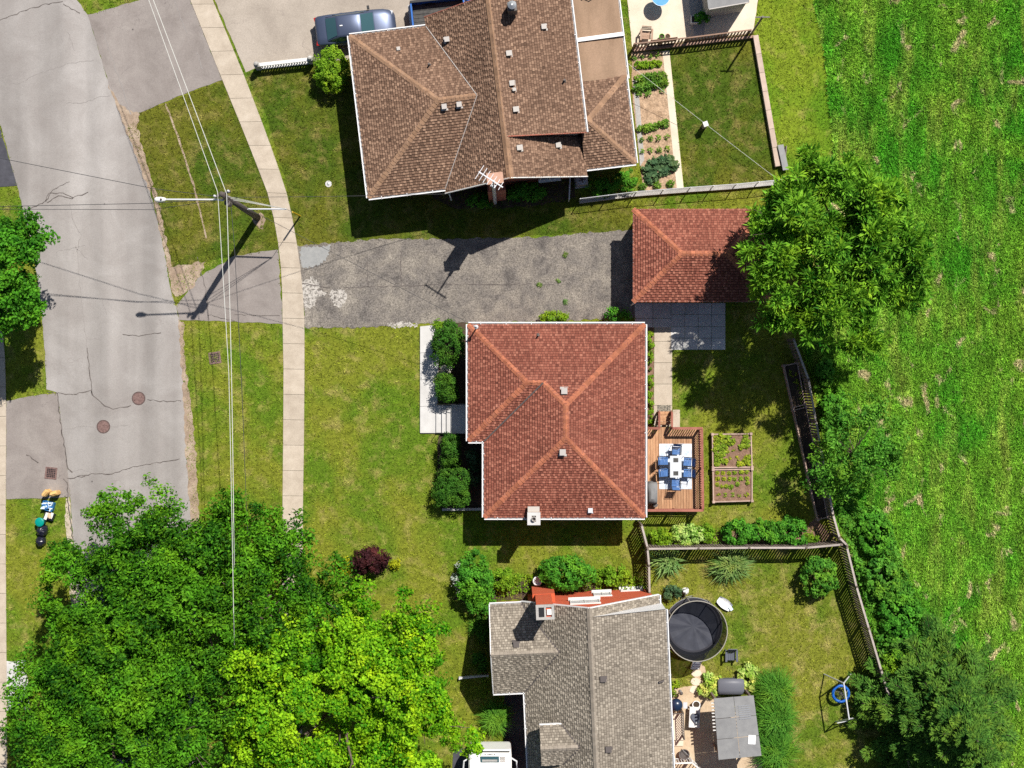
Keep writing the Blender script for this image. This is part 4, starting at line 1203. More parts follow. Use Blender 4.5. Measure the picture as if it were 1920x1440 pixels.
# ---------------------------------------------------------------- south house with the grey roof
es = Vector((0.999, 0.045, 0)); ss = Vector((0.045, -0.999, 0))
SO = W(1105, 1141, 6.5); SO.z = 0
def K_(a, b, z): return Vector((SO.x + es.x * a + ss.x * b, SO.y + es.y * a + ss.y * b, z))
sh = thing('grey_roof_house', 'red brick house with grey shingle roof beside the trampoline', 'house', (*K_(0, 4, 0).xy, 0))
zr6, bw = 6.5, 12.0
aW, aE = -3.65, 4.25
kw = (zr6 - 3.2) / -aW
Rn, Rs_ = K_(0, 0, zr6), K_(0, bw, zr6)
BS = 0.5
R11 = K_(0, BS, zr6)
# west slope split where the wing joins
wzr = 5.0
aT = aW + (wzr - 3.2) / kw
bN, bM, bS = 0.10, 2.57, 5.05
TN, TM, TS = K_(aW, bN, 3.2), K_(aT, bM, wzr), K_(aW, bS, 3.2)
fw = [[K_(aW, 0, 3.2), Rn, K_(0, bM, zr6), TM, TN], [TM, K_(0, bM, zr6), K_(0, bS, zr6), TS], [TS, K_(0, bS, zr6), Rs_, K_(aW, bw, 3.2)]]
kEs = (zr6 - 4.95) / aE
fe1 = [[Rn, R11, K_(4.1, BS, 3.0), K_(4.1, 0, 3.0)]]
fe2 = [[R11, Rs_, K_(aE, bw, 4.95), K_(aE, BS, 4.95)]]
aWW = -5.45
WN, WM, WS = K_(aWW, bN, 3.2), K_(aWW, bM, wzr), K_(aWW, bS, 3.2)
fwn, fws = [[WN, TN, TM, WM]], [[WM, TM, TS, WS]]
sroof = roof_body(fw, [K_(aW, 0, 3.2), Rn, Rs_, K_(aW, bw, 3.2)], 3.2, MT['deck_roof'], sh, 0.2)
roof_body(fe1, [Rn, R11, K_(4.1, BS, 3.0), K_(4.1, 0, 3.0)], 3.0, MT['deck_roof'], sh, 0.15)
roof_body(fe2, [R11, Rs_, K_(aE, bw, 4.95), K_(aE, BS, 4.95)], 4.95, MT['deck_roof'], sh, 0.2)
roof_body([fwn[0], fws[0]], [WN, TN, TM, TS, WS, WM], 3.2, MT['deck_roof'], sh, 0.15)
mb = MB()
for i, f in enumerate((fw, fe1, fe2, fwn, fws)): shingle(mb, f, 400 + i)
# dormer
zd, zde = 5.75, 4.95
dW, b0, b1 = -2.95, 6.55, 8.75
dm = (b0 + b1) / 2
def aw_at(z): return aW + (z - 3.2) / kw
D = dict(wn=K_(dW, b0, zde), wm=K_(dW, dm, zd), ws=K_(dW, b1, zde), en=K_(aw_at(zde), b0, zde), em=K_(aw_at(zd), dm, zd), es=K_(aw_at(zde), b1, zde))
for i, f in enumerate(([[D['wn'], D['en'], D['em'], D['wm']]], [[D['wm'], D['em'], D['es'], D['ws']]])): shingle(mb, f, 450 + i)
mb.build('shingles', MT['sh_grey'], sroof, kind='stuff')
roof_body([[D['wn'], D['en'], D['em'], D['wm']], [D['wm'], D['em'], D['es'], D['ws']]], [D['wn'], D['en'], D['es'], D['ws'], D['wm']], zde, MT['deck_roof'], sh, 0.12)
MB().prism([tuple(K_(a_, b_, 0).xy) for a_, b_ in ((dW + 0.15, b0 + 0.2), (aw_at(zde), b0 + 0.2), (aw_at(zde), b1 - 0.2), (dW + 0.15, b1 - 0.2))], 3.6, zde - 0.1).build('dormer_wall', MT['offwhite'], sh)
MB().bar(D['wn'] + ss * -0.04 + Vector((0, 0, -0.06)), D['en'] + ss * -0.04 + Vector((0, 0, -0.06)), 0.06, 0.2).build('dormer_fascia', MT['white'], sh)
cap_line(Rn, Rs_, 0.55, MT['cap_grey'], sroof); cap_line(WM, TM, 0.7, MT['cap_grey'], sroof); cap_line(D['wm'], D['em'], 0.6, MT['cap_grey'], sroof)
for p, q in ((TS, TM), (TN, TM), (D['en'], D['em']), (D['es'], D['em'])):
    d = q - p; nn = Vector((-d.y, d.x, 0)).normalized() * 0.05; u = Vector((0, 0, 0.06))
    MB().add([p + nn + u, p - nn + u, q - nn + u, q + nn + u], [(0, 1, 2, 3)]).build('valley_flashing', MT['vent_d'], sroof)
gutter(K_(aE, BS, 4.95), K_(aE, bw, 4.95), es, sh); gutter(K_(4.1, 0, 3.0), K_(4.1, BS, 3.0), es, sh); gutter(WN, TN, -ss, sh); gutter(TS, WS, ss, sh); gutter(TS, K_(aW, bw, 3.2), -es, sh)
MB().bar(WN + Vector((0, 0, -0.05)), WM + Vector((0, 0, -0.05)), 0.05, 0.16).bar(WM + Vector((0, 0, -0.05)), WS + Vector((0, 0, -0.05)), 0.05, 0.16).build('barge_board', MT['white'], sh)
MB().bar(Rn + Vector((0, 0, -0.06)) - ss * 0.03, K_(4.1, -0.03, 2.94), 0.05, 0.16).bar(Rn + Vector((0, 0, -0.06)) - ss * 0.03, K_(aW, -0.03, 3.14), 0.05, 0.16).build('barge_board', MT['white'], sh)
# white siding triangle where the roof steps up
MB().add([K_(0.15, BS - 0.03, zr6 - 0.06), K_(aE + 0.02, BS - 0.03, 2.85), K_(aE + 0.02, BS - 0.03, 4.98)], [(0, 1, 2)]).build('step_siding', MT['white'], sh)
# walls: north gable in red brick
zb = 0.06
MB().prism([tuple(K_(a_, b_, 0).xy) for a_, b_ in ((aW + 0.4, zb), (3.8, zb), (3.8, bw), (aW + 0.4, bw))], 0, 3.0).build('wall', MT['brick_red'], sh)
MB().add([K_(aW + 0.4, zb, 2.95), K_(3.8, zb, 2.95), K_(0, zb, zr6 - 0.25)], [(0, 1, 2)]).build('gable_wall', MT['brick_red'], sh)
MB().add([K_(3.8, BS, 2.9), K_(3.8, bw, 2.9), K_(3.8, bw, 4.9), K_(3.8, BS, 4.9)], [(0, 1, 2, 3)]).build('upper_wall', MT['offwhite'], sh)
MB().prism([tuple(K_(a_, b_, 0).xy) for a_, b_ in ((aWW + 0.35, bN + 0.35), (aW + 0.5, bN + 0.35), (aW + 0.5, bS - 0.35), (aWW + 0.35, bS - 0.35))], 0, 3.0).add([K_(aWW + 0.35, bN + 0.35, 2.95), K_(aWW + 0.35, bS - 0.35, 2.95), K_(aWW + 0.35, bM, wzr - 0.2)], [(0, 1, 2)]).build('wing_wall', MT['brick_red'], sh)
window(sh, K_(-0.9, zb, 0), K_(0.7, zb, 0), 3.35, 4.6, -ss, 2)
window(sh, K_(0.55, zb, 0), K_(1.5, zb, 0), 1.0, 2.2, -ss, 2)
window(sh, K_(2.2, zb, 0), K_(3.4, zb, 0), 0.25, 0.75, -ss, 2)
window(sh, K_(aWW + 0.35, 1.6, 0), K_(aWW + 0.35, 3.5, 0), 0.9, 2.3, -es, 3)
# chimney
MB().prism([tuple(K_(a_, b_, 0).xy) for a_, b_ in ((-3.0, -0.42), (-1.75, -0.42), (-1.75, 0.3), (-3.0, 0.3))], 0, 3.4).build('chimney', MT['brick_red'], sh)
MB().prism([tuple(K_(a_, b_, 0).xy) for a_, b_ in ((-2.85, -0.40), (-1.95, -0.40), (-1.95, 0.28), (-2.85, 0.28))], 3.4, 7.3).build('chimney_stack', MT['brick_red'], sh)
cp = MB()
for a_, b_, sx, sy in ((-2.82, -0.06, 0.14, 0.8), (-1.98, -0.06, 0.14, 0.8), (-2.4, -0.06, 0.10, 0.52), (-2.4, 0.27, 0.70, 0.14), (-2.4, -0.39, 0.70, 0.14)):
    q = K_(a_, b_, 7.36); cp.box(q, (sx, sy, 0.12), 0.045)
cp.build('chimney_cap', MT['concrete_g'], sh)
q = K_(-2.62, -0.06, 7.34); MB().box(q, (0.30, 0.5, 0.05), 0.045).build('flue', MT['black'], sh)
q = K_(-2.18, -0.06, 7.36); MB().box(q, (0.24, 0.30, 0.12), 0.045).build('flue', MT['offwhite'], sh)
for px, py, z in ((968, 1208, 5.0), (1131, 1273, 6.3), (1141, 1405, 6.3)):
    box_vent(sroof, px, py, z + 0.1, MT['vent_d'], 0.33, 0.045, 0.14, pl=fwn[0] if px < 1000 else fe2[0])
q = W(1240, 1277, 5.2); MB().box((q.x, q.y, 5.25), (0.3, 0.08, 0.2), 0.3).build('vent_flap', MT['vent_d'], sroof)

# ---------------------------------------------------------------- utility pole, street lamp, wires
PB = W(483, 408)
MT['lamp_glass'] = M_('lamp_lens', (0.55, 0.57, 0.60), rough=0.2, spec=0.5)
MT['wire'] = M_('cable_pale', (0.55, 0.55, 0.52), rough=0.6)
MT['wire_d'] = M_('cable_dark', (0.05, 0.05, 0.055), rough=0.6)
MT['guard'] = M_('yellow_guard', (0.55, 0.36, 0.02), rough=0.5)
up_ = thing('utility_pole', 'dark wooden utility pole leaning over the verge beside the sidewalk', 'utility pole', (PB.x, PB.y, 0))
MB().tube([(PB.x, PB.y, -0.05), (PB.x, PB.y, 4), (PB.x, PB.y, 10.0)], [0.19, 0.17, 0.13], 14).build('shaft', MT['wood_pole'], up_, smooth=True)
MB().box((PB.x - 0.05, PB.y + 0.05, 9.55), (0.9, 0.12, 0.14), R(20)).build('crossarm', MT['wood_pole'], up_)
for k in range(3):
    MB().lathe((PB.x - 0.4 + 0.35 * k, PB.y - 0.08 + 0.13 * k, 9.62), [(0.04, 0), (0.07, 0.06), (0.04, 0.12), (0.07, 0.16), (0.02, 0.22)], 10).build('insulator', MT['metal_w'], up_)
MB().tube([(PB.x + 0.05, PB.y - 0.3, 8.2), (PB.x + 0.05, PB.y - 0.3, 8.8)], 0.16, 12).build('junction_box', MT['vent_d'], up_)
sl = thing('street_lamp', 'white street lamp on a long arm reaching over the road', 'street lamp', (PB.x, PB.y, 9.0))
a0 = W(418, 376, 9.0); a1 = W(312, 374, 9.35); a2 = W(290, 373, 9.35)
MB().tube([(PB.x - 0.08, PB.y - 0.05, 8.6), (a0.x, a0.y, 9.05), (a0.x - 0.3, a0.y + 0.02, 9.2), (a1.x, a1.y, 9.35)], 0.045, 8).build('arm', MT['metal_w'], sl)
hd = MB()
sec = [(0.10, 0.05, 0.05), (0.18, 0.10, 0.08), (0.40, 0.14, 0.10), (0.62, 0.13, 0.09), (0.72, 0.06, 0.05)]
P_ = []
for (x, w_, h_) in sec:
    for k in range(10):
        an_ = 2 * math.pi * k / 10
        P_.append((a1.x + 0.1 - x, a1.y + w_ * math.cos(an_), 9.35 + h_ * math.sin(an_)))
hd.add(P_, [(i * 10 + k, i * 10 + (k + 1) % 10, (i + 1) * 10 + (k + 1) % 10, (i + 1) * 10 + k) for i in range(4) for k in range(10)] + [tuple(range(10)), tuple(range(40, 50))])
hd.build('lamp_head', MT['offwhite'], sl, smooth=True)
MB().box((a1.x - 0.38, a1.y, 9.25), (0.3, 0.18, 0.06)).build('lens', MT['lamp_glass'], sl)
MB().lathe((a1.x - 0.25, a1.y, 9.44), [(0.05, 0), (0.05, 0.06), (0.02, 0.08)], 10).build('photocell', MT['vent_d'], sl)

def wire(label, pts, r, mat, sag=0.0, name='overhead_wire', group='overhead wires'):
    P = []
    for a, b in zip(pts, pts[1:]):
        for k in range(8):
            f = k / 8
            q = Vector(a).lerp(Vector(b), f); q.z -= sag * 4 * f * (1 - f)
            P.append(q)
    P.append(Vector(pts[-1]))
    o = MB().tube(P, r, 5).build(name, mat)
    tag(o, label, 'wire', group)
wire('pale power line along the road, the one nearest the road', [W(250, -80, 9.7), W(408, 360, 9.75), W(429, 700, 9.6), W(438, 1150, 9.4), W(440, 1260, 6.5)], 0.016, MT['wire'], 0.05)
wire('pale power line along the road, the one nearest the houses', [W(257, -80, 9.6), W(425, 364, 9.7), W(434, 700, 9.5), W(438, 980, 9.3), W(440, 1120, 7.0)], 0.018, MT['wire'], 0.05)
wire('thin dark telephone cable running south from the pole over the verge', [W(432, 372, 8.3), W(440, 470, 8.0), W(453, 720, 7.6), W(462, 950, 6.8), W(468, 1080, 5.5)], 0.016, MT['wire_d'], 0.02)
wire('thin dark cable crossing the road towards the west, upper one', [W(420, 370, 9.0), W(290, 354, 8.4), W(18, 300, 7.2), W(-200, 255, 6.8)], 0.016, MT['wire_d'], 0.03)
wire('thin dark cable crossing the road just below the street lamp', [W(420, 372, 8.6), W(285, 381, 8.0), W(0, 387, 7.0), W(-200, 389, 6.8)], 0.016, MT['wire_d'], 0.03)
wire('thin dark cable crossing the road, lowest of the three to the west', [W(422, 373, 8.2), W(285, 393, 7.6), W(0, 392, 6.6), W(-200, 396, 6.4)], 0.014, MT['wire_d'], 0.03)
wire('thin service cable from the pole to the brown-roofed house', [W(424, 370, 8.7), (mc2.x, mc2.y - 0.1, 3.05)], 0.012, MT['wire_d'], 0.25)
wire('thin service cable from the pole to the red-roofed house', [W(424, 370, 8.5), (mc.x * 0 + W(893, 613, 4.3).x, W(893, 613, 4.3).y, 4.45)], 0.012, MT['wire_d'], 0.3)
gy = thing('guy_strut', 'white strut and yellow guarded guy wire over the sidewalk beside the pole', 'guy wire', (*W(563, 405).xy, 0))
s0, s1, ga = W(470, 396, 2.2), W(537, 392, 4.0), W(563, 405)
MB().tube([(PB.x + 0.1, PB.y, 3.9), (s1.x, s1.y, 4.0)], 0.045, 8).build('strut', MT['metal_w'], gy)
for dz in (9.3, 8.6, 7.9): MB().tube([(PB.x, PB.y, dz), (s1.x, s1.y, 4.0)], 0.014, 5).build('guy_strand', MT['wire'], gy)
MB().tube([(s1.x, s1.y, 4.0), (ga.x, ga.y, 0)], 0.014, 5).build('guy_strand', MT['wire'], gy)
gm = Vector((s1.x, s1.y, 4.0)).lerp(Vector((ga.x, ga.y, 0)), 0.42)
MB().tube([gm, (ga.x, ga.y, 0)], 0.05, 8).build('guard', MT['guard'], gy)

# ---------------------------------------------------------------- fences
def fence(name, label, top_px, h, mat, cap, bw=0.115, gap=0.045, side=1):
    P = [W(x, y, h) for x, y in top_px]
    t = thing(name, label, 'fence', (P[0].x, P[0].y, 0))
    for a, b in zip(P, P[1:]):
        a = Vector((a.x, a.y, 0)); b = Vector((b.x, b.y, 0))
        d = b - a; L = d.length; d.normalize(); nrm = Vector((-d.y, d.x, 0)); rz = math.atan2(d.y, d.x)
        n = max(1, int(L / (bw + gap)))
        for i in range(n):
            q = a + d * (L * (i + 0.5) / n) + nrm * side * 0.035
            piece('board', mat, t, (q.x, q.y, h / 2 + random.uniform(-0.015, 0.01)), (bw, 0.02, h - 0.06), rz)
        m = max(1, round(L / 2.4))
        for i in range(m + 1):
            q = a + d * (L * i / m)
            piece('post', mat, t, (q.x, q.y, (h + 0.1) / 2), (0.1, 0.1, h + 0.1), rz)
        for zz in (0.35, h - 0.25):
            q = (a + b) / 2 - nrm * side * 0.03
            piece('rail', mat, t, (q.x, q.y, zz), (L - 0.02, 0.04, 0.09), rz)
        for i in range(m):
            q = a + d * (L * (i + 0.5) / m)
            piece('cap_rail', cap, t, (q.x, q.y, h + 0.012 + 0.003 * (i % 2)), (L / m - 0.01, 0.11, 0.035), rz)
    return t
fence('wooden_fence', 'brown wooden board fence behind the leafy hedge, between the two back yards', [(1215, 1029), (1405, 1027), (1512, 1027), (1578, 1021)], 1.8, MT['fence'], MT['fence_cap'])
fence('wooden_fence', 'brown wooden board fence from the house corner towards the grey-roofed house', [(1203, 984), (1214, 1026), (1217, 1060), (1218, 1112)], 1.8, MT['fence'], MT['fence_cap'], side=-1)
fence('wooden_fence', 'dark wooden board fence behind the long planter beds at the field edge', [(1488, 636), (1516, 712), (1530, 790), (1562, 965), (1574, 1008), (1588, 1022)], 1.75, MT['fence'], MT['fence_cap'], side=-1)
fence('wooden_fence', 'dark wooden board fence between the swing yard and the field', [(1588, 1026), (1606, 1100), (1652, 1256), (1692, 1385), (1722, 1490)], 1.8, MT['fence'], MT['fence_cap'], side=-1)

# picket railing of the north patio and its timber edge
def railing(name, label, cat, top_px, h, mat, step=0.16, bw=0.05, z0=0.0, solid=None, topw=0.07):
    P = [W(x, y, h) for x, y in top_px]
    t = thing(name, label, cat, (P[0].x, P[0].y, z0))
    for a, b in zip(P, P[1:]):
        a = Vector((a.x, a.y, 0)); b = Vector((b.x, b.y, 0))
        d = b - a; L = d.length; d.normalize(); rz = math.atan2(d.y, d.x)
        n = max(1, int(L / step))
        for i in range(n):
            q = a + d * (L * (i + 0.5) / n)
            piece('baluster', mat, t, (q.x, q.y, (z0 + h) / 2 - 0.02), (bw, 0.03, h - z0 - 0.16), rz)
        m = max(1, round(L / 1.8))
        for i in range(m + 1):
            q = a + d * (L * i / m)
            piece('post', mat, t, (q.x, q.y, (z0 + h) / 2), (0.09, 0.09, h - z0), rz)
        q = (a + b) / 2
        piece('top_rail', mat, t, (q.x, q.y, h + 0.02), (L, topw, 0.04), rz)
        piece('bottom_rail', mat, t, (q.x, q.y, z0 + 0.1), (L, 0.05, 0.05), rz)
    return t
pr = railing('picket_railing', 'slatted brown picket railing between the north patio and the vegetable garden', 'railing', [(1190, 82), (1290, 71), (1408, 56)], 1.1, MT['fence_br'], 0.19, 0.09)
q = W(1245, 76, 0.6); piece('solid_panel', MT['fence_br'], pr, (q.x, q.y, 0.6), (1.5, 0.03, 0.9), R(7))
te = thing('timber_edging', 'brown timber edging along the patio above the vegetable garden', 'edging', (*W(1300, 82).xy, 0))
for k in range(5):
    a, b = W(1188 + 45 * k, 96 - 5.2 * k), W(1233 + 45 * k, 90.8 - 5.2 * k)
    piece_bar('timber', MT['fence_br'], te, (a.x, a.y, 0.12), (b.x, b.y, 0.12), 0.14, 0.24)
# stone block edging
sb = thing('block_edging', 'row of tan concrete blocks edging the north back yard', 'edging', (*W(1432, 190).xy, 0))
MT['block'] = M_('tan_block', [(0.3, (0.42, 0.32, 0.26)), (0.7, (0.53, 0.42, 0.35))], 2, rnd=0.12, grain=0.12)
for k in range(7):
    f0, f1 = k / 7, (k + 1) / 7
    a, b = W(1415 + 42 * f0, 68 + 245 * f0), W(1415 + 42 * f1, 68 + 245 * f1)
    a = a.lerp(b, 0.015); 
    piece_bar('block', MT['block'], sb, (a.x, a.y, 0.16), (b.x, b.y, 0.16), 0.30, 0.32)
# concrete strip with chain-link fence
cw = thing('chain_link_fence', 'low grey concrete strip with chain-link fence south of the vegetable garden', 'fence', (*W(1270, 360).xy, 0))
SEG = [(1086, 378), (1190, 365), (1290, 357), (1375, 351), (1457, 343)]
for a, b in zip(SEG, SEG[1:]):
    A, B = W(*a), W(*b)
    piece_bar('concrete_strip', MT['concrete_g'], cw, (A.x, A.y, 0.12), (B.x, B.y, 0.12), 0.26, 0.24)
wm = MB()
PT = []
for a, b in zip(SEG, SEG[1:]):
    A, B = W(*a), W(*b); n = 2
    for i in range(n): PT.append(A.lerp(B, i / n))
PT.append(W(*SEG[-1]))
for q in PT: MB().tube([(q.x, q.y, 0.1), (q.x, q.y, 1.3)], 0.03, 6).build('post', MT['metal'], cw)
for A, B in zip(PT, PT[1:]):
    MB().tube([(A.x, A.y, 1.28), (B.x, B.y, 1.28)], 0.022, 6).build('top_rail', MT['metal'], cw)
    L = (B - A).length; n = int(L / 0.13)
    for i in range(n):
        for s_ in (0, 1):
            p0 = A.lerp(B, i / n); p1 = A.lerp(B, min(1, (i + 4) / n))
            z0, z1 = (0.26, 1.26) if s_ else (1.26, 0.26)
            zz1 = z0 + (z1 - z0) * min(1, (n - i) / 4)
            wm.bar((p0.x, p0.y, z0), (p1.x, p1.y, zz1), 0.005, 0.005)
wm.build('wire_mesh', MT['metal'], cw, kind='stuff')
A, B = W(1066, 378), W(1068, 330)
gf = thing('side_gate', 'narrow metal side gate beside the air conditioner', 'gate', (A.x, A.y, 0))
for q in (A, B): MB().tube([(q.x, q.y, 0), (q.x, q.y, 1.3)], 0.035, 6).build('post', MT['metal_w'], gf)
for zz in (0.2, 1.25): MB().tube([(A.x, A.y, zz), (B.x, B.y, zz)], 0.025, 6).build('rail', MT['metal_w'], gf)
for k in range(1, 9):
    q = A.lerp(B, k / 9); MB().tube([(q.x, q.y, 0.2), (q.x, q.y, 1.25)], 0.01, 5).build('bar', MT['metal_w'], gf)
q = W(1466, 297)
lp = thing('leaning_panel', 'grey sheet panel lying beside the block edging', 'panel', (q.x, q.y, 0))
MB().box((0, 0, 0), (0.42, 1.5, 0.04), M=Matrix.Translation((q.x, q.y, 0.35)) @ Matrix.Rotation(R(12), 4, 'Z') @ Matrix.Rotation(R(25), 4, 'Y')).build('sheet', MT['shed_roof'], lp)
MB().bar((q.x + 0.1, q.y - 0.7, 0.0), (q.x + 0.22, q.y + 0.7, 0.0), 0.06, 0.5).build('prop', MT['fence'], lp)
q = W(1408, 64)
cp_ = thing('clothes_pole', 'tall dark green clothesline pole at the corner of the north yard', 'pole', (q.x, q.y, 0))
MB().tube([(q.x, q.y, 0), (q.x, q.y, 3.8)], 0.06, 8).build('shaft', MT['vent_d'], cp_)
MB().bar((q.x - 0.4, q.y, 3.7), (q.x + 0.4, q.y, 3.7), 0.06, 0.06).build('crossbar', MT['vent_d'], cp_)
q2 = W(1319, 238)
st = thing('garden_post', 'short pale post in the middle of the dry north lawn', 'post', (q2.x, q2.y, 0))
MB().box((q2.x, q2.y, 0.45), (0.22, 0.24, 0.9), R(20)).build('shaft', MT['fence_cap'], st)
MB().box((q2.x, q2.y, 0.92), (0.28, 0.30, 0.05), R(20)).build('cap', MT['offwhite'], st)
wire('thin pale string from the house to the lawn post', [(L_(15.3, 3.0, 2.2)), (q2.x, q2.y, 0.9), (*W(1450, 335).xy, 0.5)], 0.010, MT['wire'], 0.02, 'clothes_line', 'strings')

# white balustrade at the north driveway
b0, b1 = W(491, 127), W(581, 117)
bl = thing('balustrade', 'white concrete balustrade between the driveway and the north lawn', 'balustrade', (*((b0 + b1) / 2).xy, 0))
rz = math.atan2((b1 - b0).y, (b1 - b0).x)
for k in range(18):
    q = b0.lerp(b1, (k + 0.5) / 18)
    MB().lathe((q.x, q.y, 0.1), [(0.05, 0), (0.035, 0.12), (0.06, 0.3), (0.03, 0.5), (0.05, 0.6)], 8).build('baluster', MT['offwhite'], bl)
piece_bar('top_rail', MT['offwhite'], bl, (b0.x, b0.y, 0.74), (b1.x, b1.y, 0.74), 0.20, 0.09)
piece_bar('bottom_rail', MT['offwhite'], bl, (b0.x, b0.y, 0.07), (b1.x, b1.y, 0.07), 0.20, 0.12)
for q in (b0, b1):
    e = (b1 - b0).normalized() * (0.15 if q is b1 else -0.15)
    MB().box((q.x + e.x, q.y + e.y, 0.45), (0.28, 0.28, 0.9), rz).build('end_post', MT['concrete_g'], bl)
    MB().lathe((q.x + e.x, q.y + e.y, 0.9), [(0.17, 0), (0.17, 0.04), (0.08, 0.07), (0.14, 0.16), (0.10, 0.27), (0.01, 0.31)], 12).build('finial', MT['concrete_g'], bl)
a, b = W(829, 955), W(903, 954)
ew = thing('edging_wall', 'low white edging wall beside the clipped cedar at the front bed', 'edging', (*((a + b) / 2).xy, 0))
for k in range(3): piece_bar('block', MT['concrete_w'], ew, (*a.lerp(b, k / 3 + 0.004).xy, 0.12), (*a.lerp(b, (k + 1) / 3 - 0.004).xy, 0.12), 0.14, 0.24)

# ---------------------------------------------------------------- vehicles
def car_paint(name, col, metal=0.5):
    return M_(name, col, rough=0.38, spec=0.5, metal=metal, coat=0.3)
MT['paint_silver'] = car_paint('paint_silver_blue', (0.075, 0.095, 0.155))
MT['paint_blue'] = car_paint('paint_blue', (0.02, 0.12, 0.42), 0.3)
MT['glass_car'] = M_('car_glass', (0.035, 0.085, 0.10), rough=0.08, spec=0.6)
MT['lamp_red'] = M_('lamp_red', (0.40, 0.02, 0.015), rough=0.2, spec=0.5)
MT['lamp_clear'] = M_('lamp_clear', (0.6, 0.62, 0.65), rough=0.1, spec=0.6)
MT['liner'] = M_('bed_liner', [(0.3, (0.05, 0.05, 0.05)), (0.7, (0.10, 0.095, 0.09))], 5, rough=0.9)
MT['alloy'] = M_('alloy', (0.45, 0.46, 0.48), rough=0.3, metal=0.8)

def loft(mb, secs, closed=False):
    n = len(secs[0]); P = [p for s_ in secs for p in s_]
    F = []
    for i in range(len(secs) - 1):
        for k in range(n if closed else n - 1):
            F.append((i * n + k, i * n + (k + 1) % n, (i + 1) * n + (k + 1) % n, (i + 1) * n + k))
    return mb.add(P, F)

def wheel(parent, x, y, r=0.33, w=0.22):
    s_ = 1 if y > 0 else -1
    prof = [(r * 0.62, -w / 2), (r * 0.95, -w / 2), (r, -w / 2 + 0.03), (r, w / 2 - 0.03), (r * 0.95, w / 2), (r * 0.62, w / 2)]
    n = 24; P = []; F = []
    for rr_, yy_ in prof:
        for k in range(n):
            an_ = 2 * math.pi * k / n; P.append((x + rr_ * math.cos(an_), y + yy_, r + rr_ * math.sin(an_)))
    for i in range(len(prof) - 1):
        for k in range(n): F.append((i * n + k, i * n + (k + 1) % n, (i + 1) * n + (k + 1) % n, (i + 1) * n + k))
    wh = MB().add(P, F).build('wheel', MT['rubber'], parent, smooth=True)
    mb = MB()
    P = [(x + r * 0.62 * math.cos(2 * math.pi * k / n), y + s_ * w * 0.42, r + r * 0.62 * math.sin(2 * math.pi * k / n)) for k in range(n)]
    mb.add(P, [tuple(range(n))])
    for k in range(5):
        an_ = 2 * math.pi * k / 5
        mb.bar((x, y + s_ * w * 0.46, r), (x + r * 0.6 * math.cos(an_), y + s_ * w * 0.46, r + r * 0.6 * math.sin(an_)), 0.05, 0.05)
    mb.build('rim', MT['alloy'], wh)

def half_mirror(pts): return pts + [(p[0], -p[1], p[2]) for p in pts[::-1]][1:]

def body_shell(parent, st, paint, name='body'):
    """st: stations (x, half width, floor z, shoulder z, crown)"""
    secs = []
    for x, w, zf, zs, cr in st:
        half = [(x, w * 0.86, zf), (x, w * 0.97, zf + 0.10), (x, w, zf + (zs - zf) * 0.55), (x, w * 0.97, zs - 0.06), (x, w * 0.88, zs), (x, w * 0.5, zs + cr * 0.75), (x, 0, zs + cr)]
        secs.append(half_mirror(half))
    mb = MB(); loft(mb, secs)
    n = len(secs[0]); P = len(secs) - 1
    mb.add(secs[0], [tuple(range(n))[::-1]]); mb.add(secs[-1], [tuple(range(n))])
    return mb.build(name, paint, parent, smooth=True)

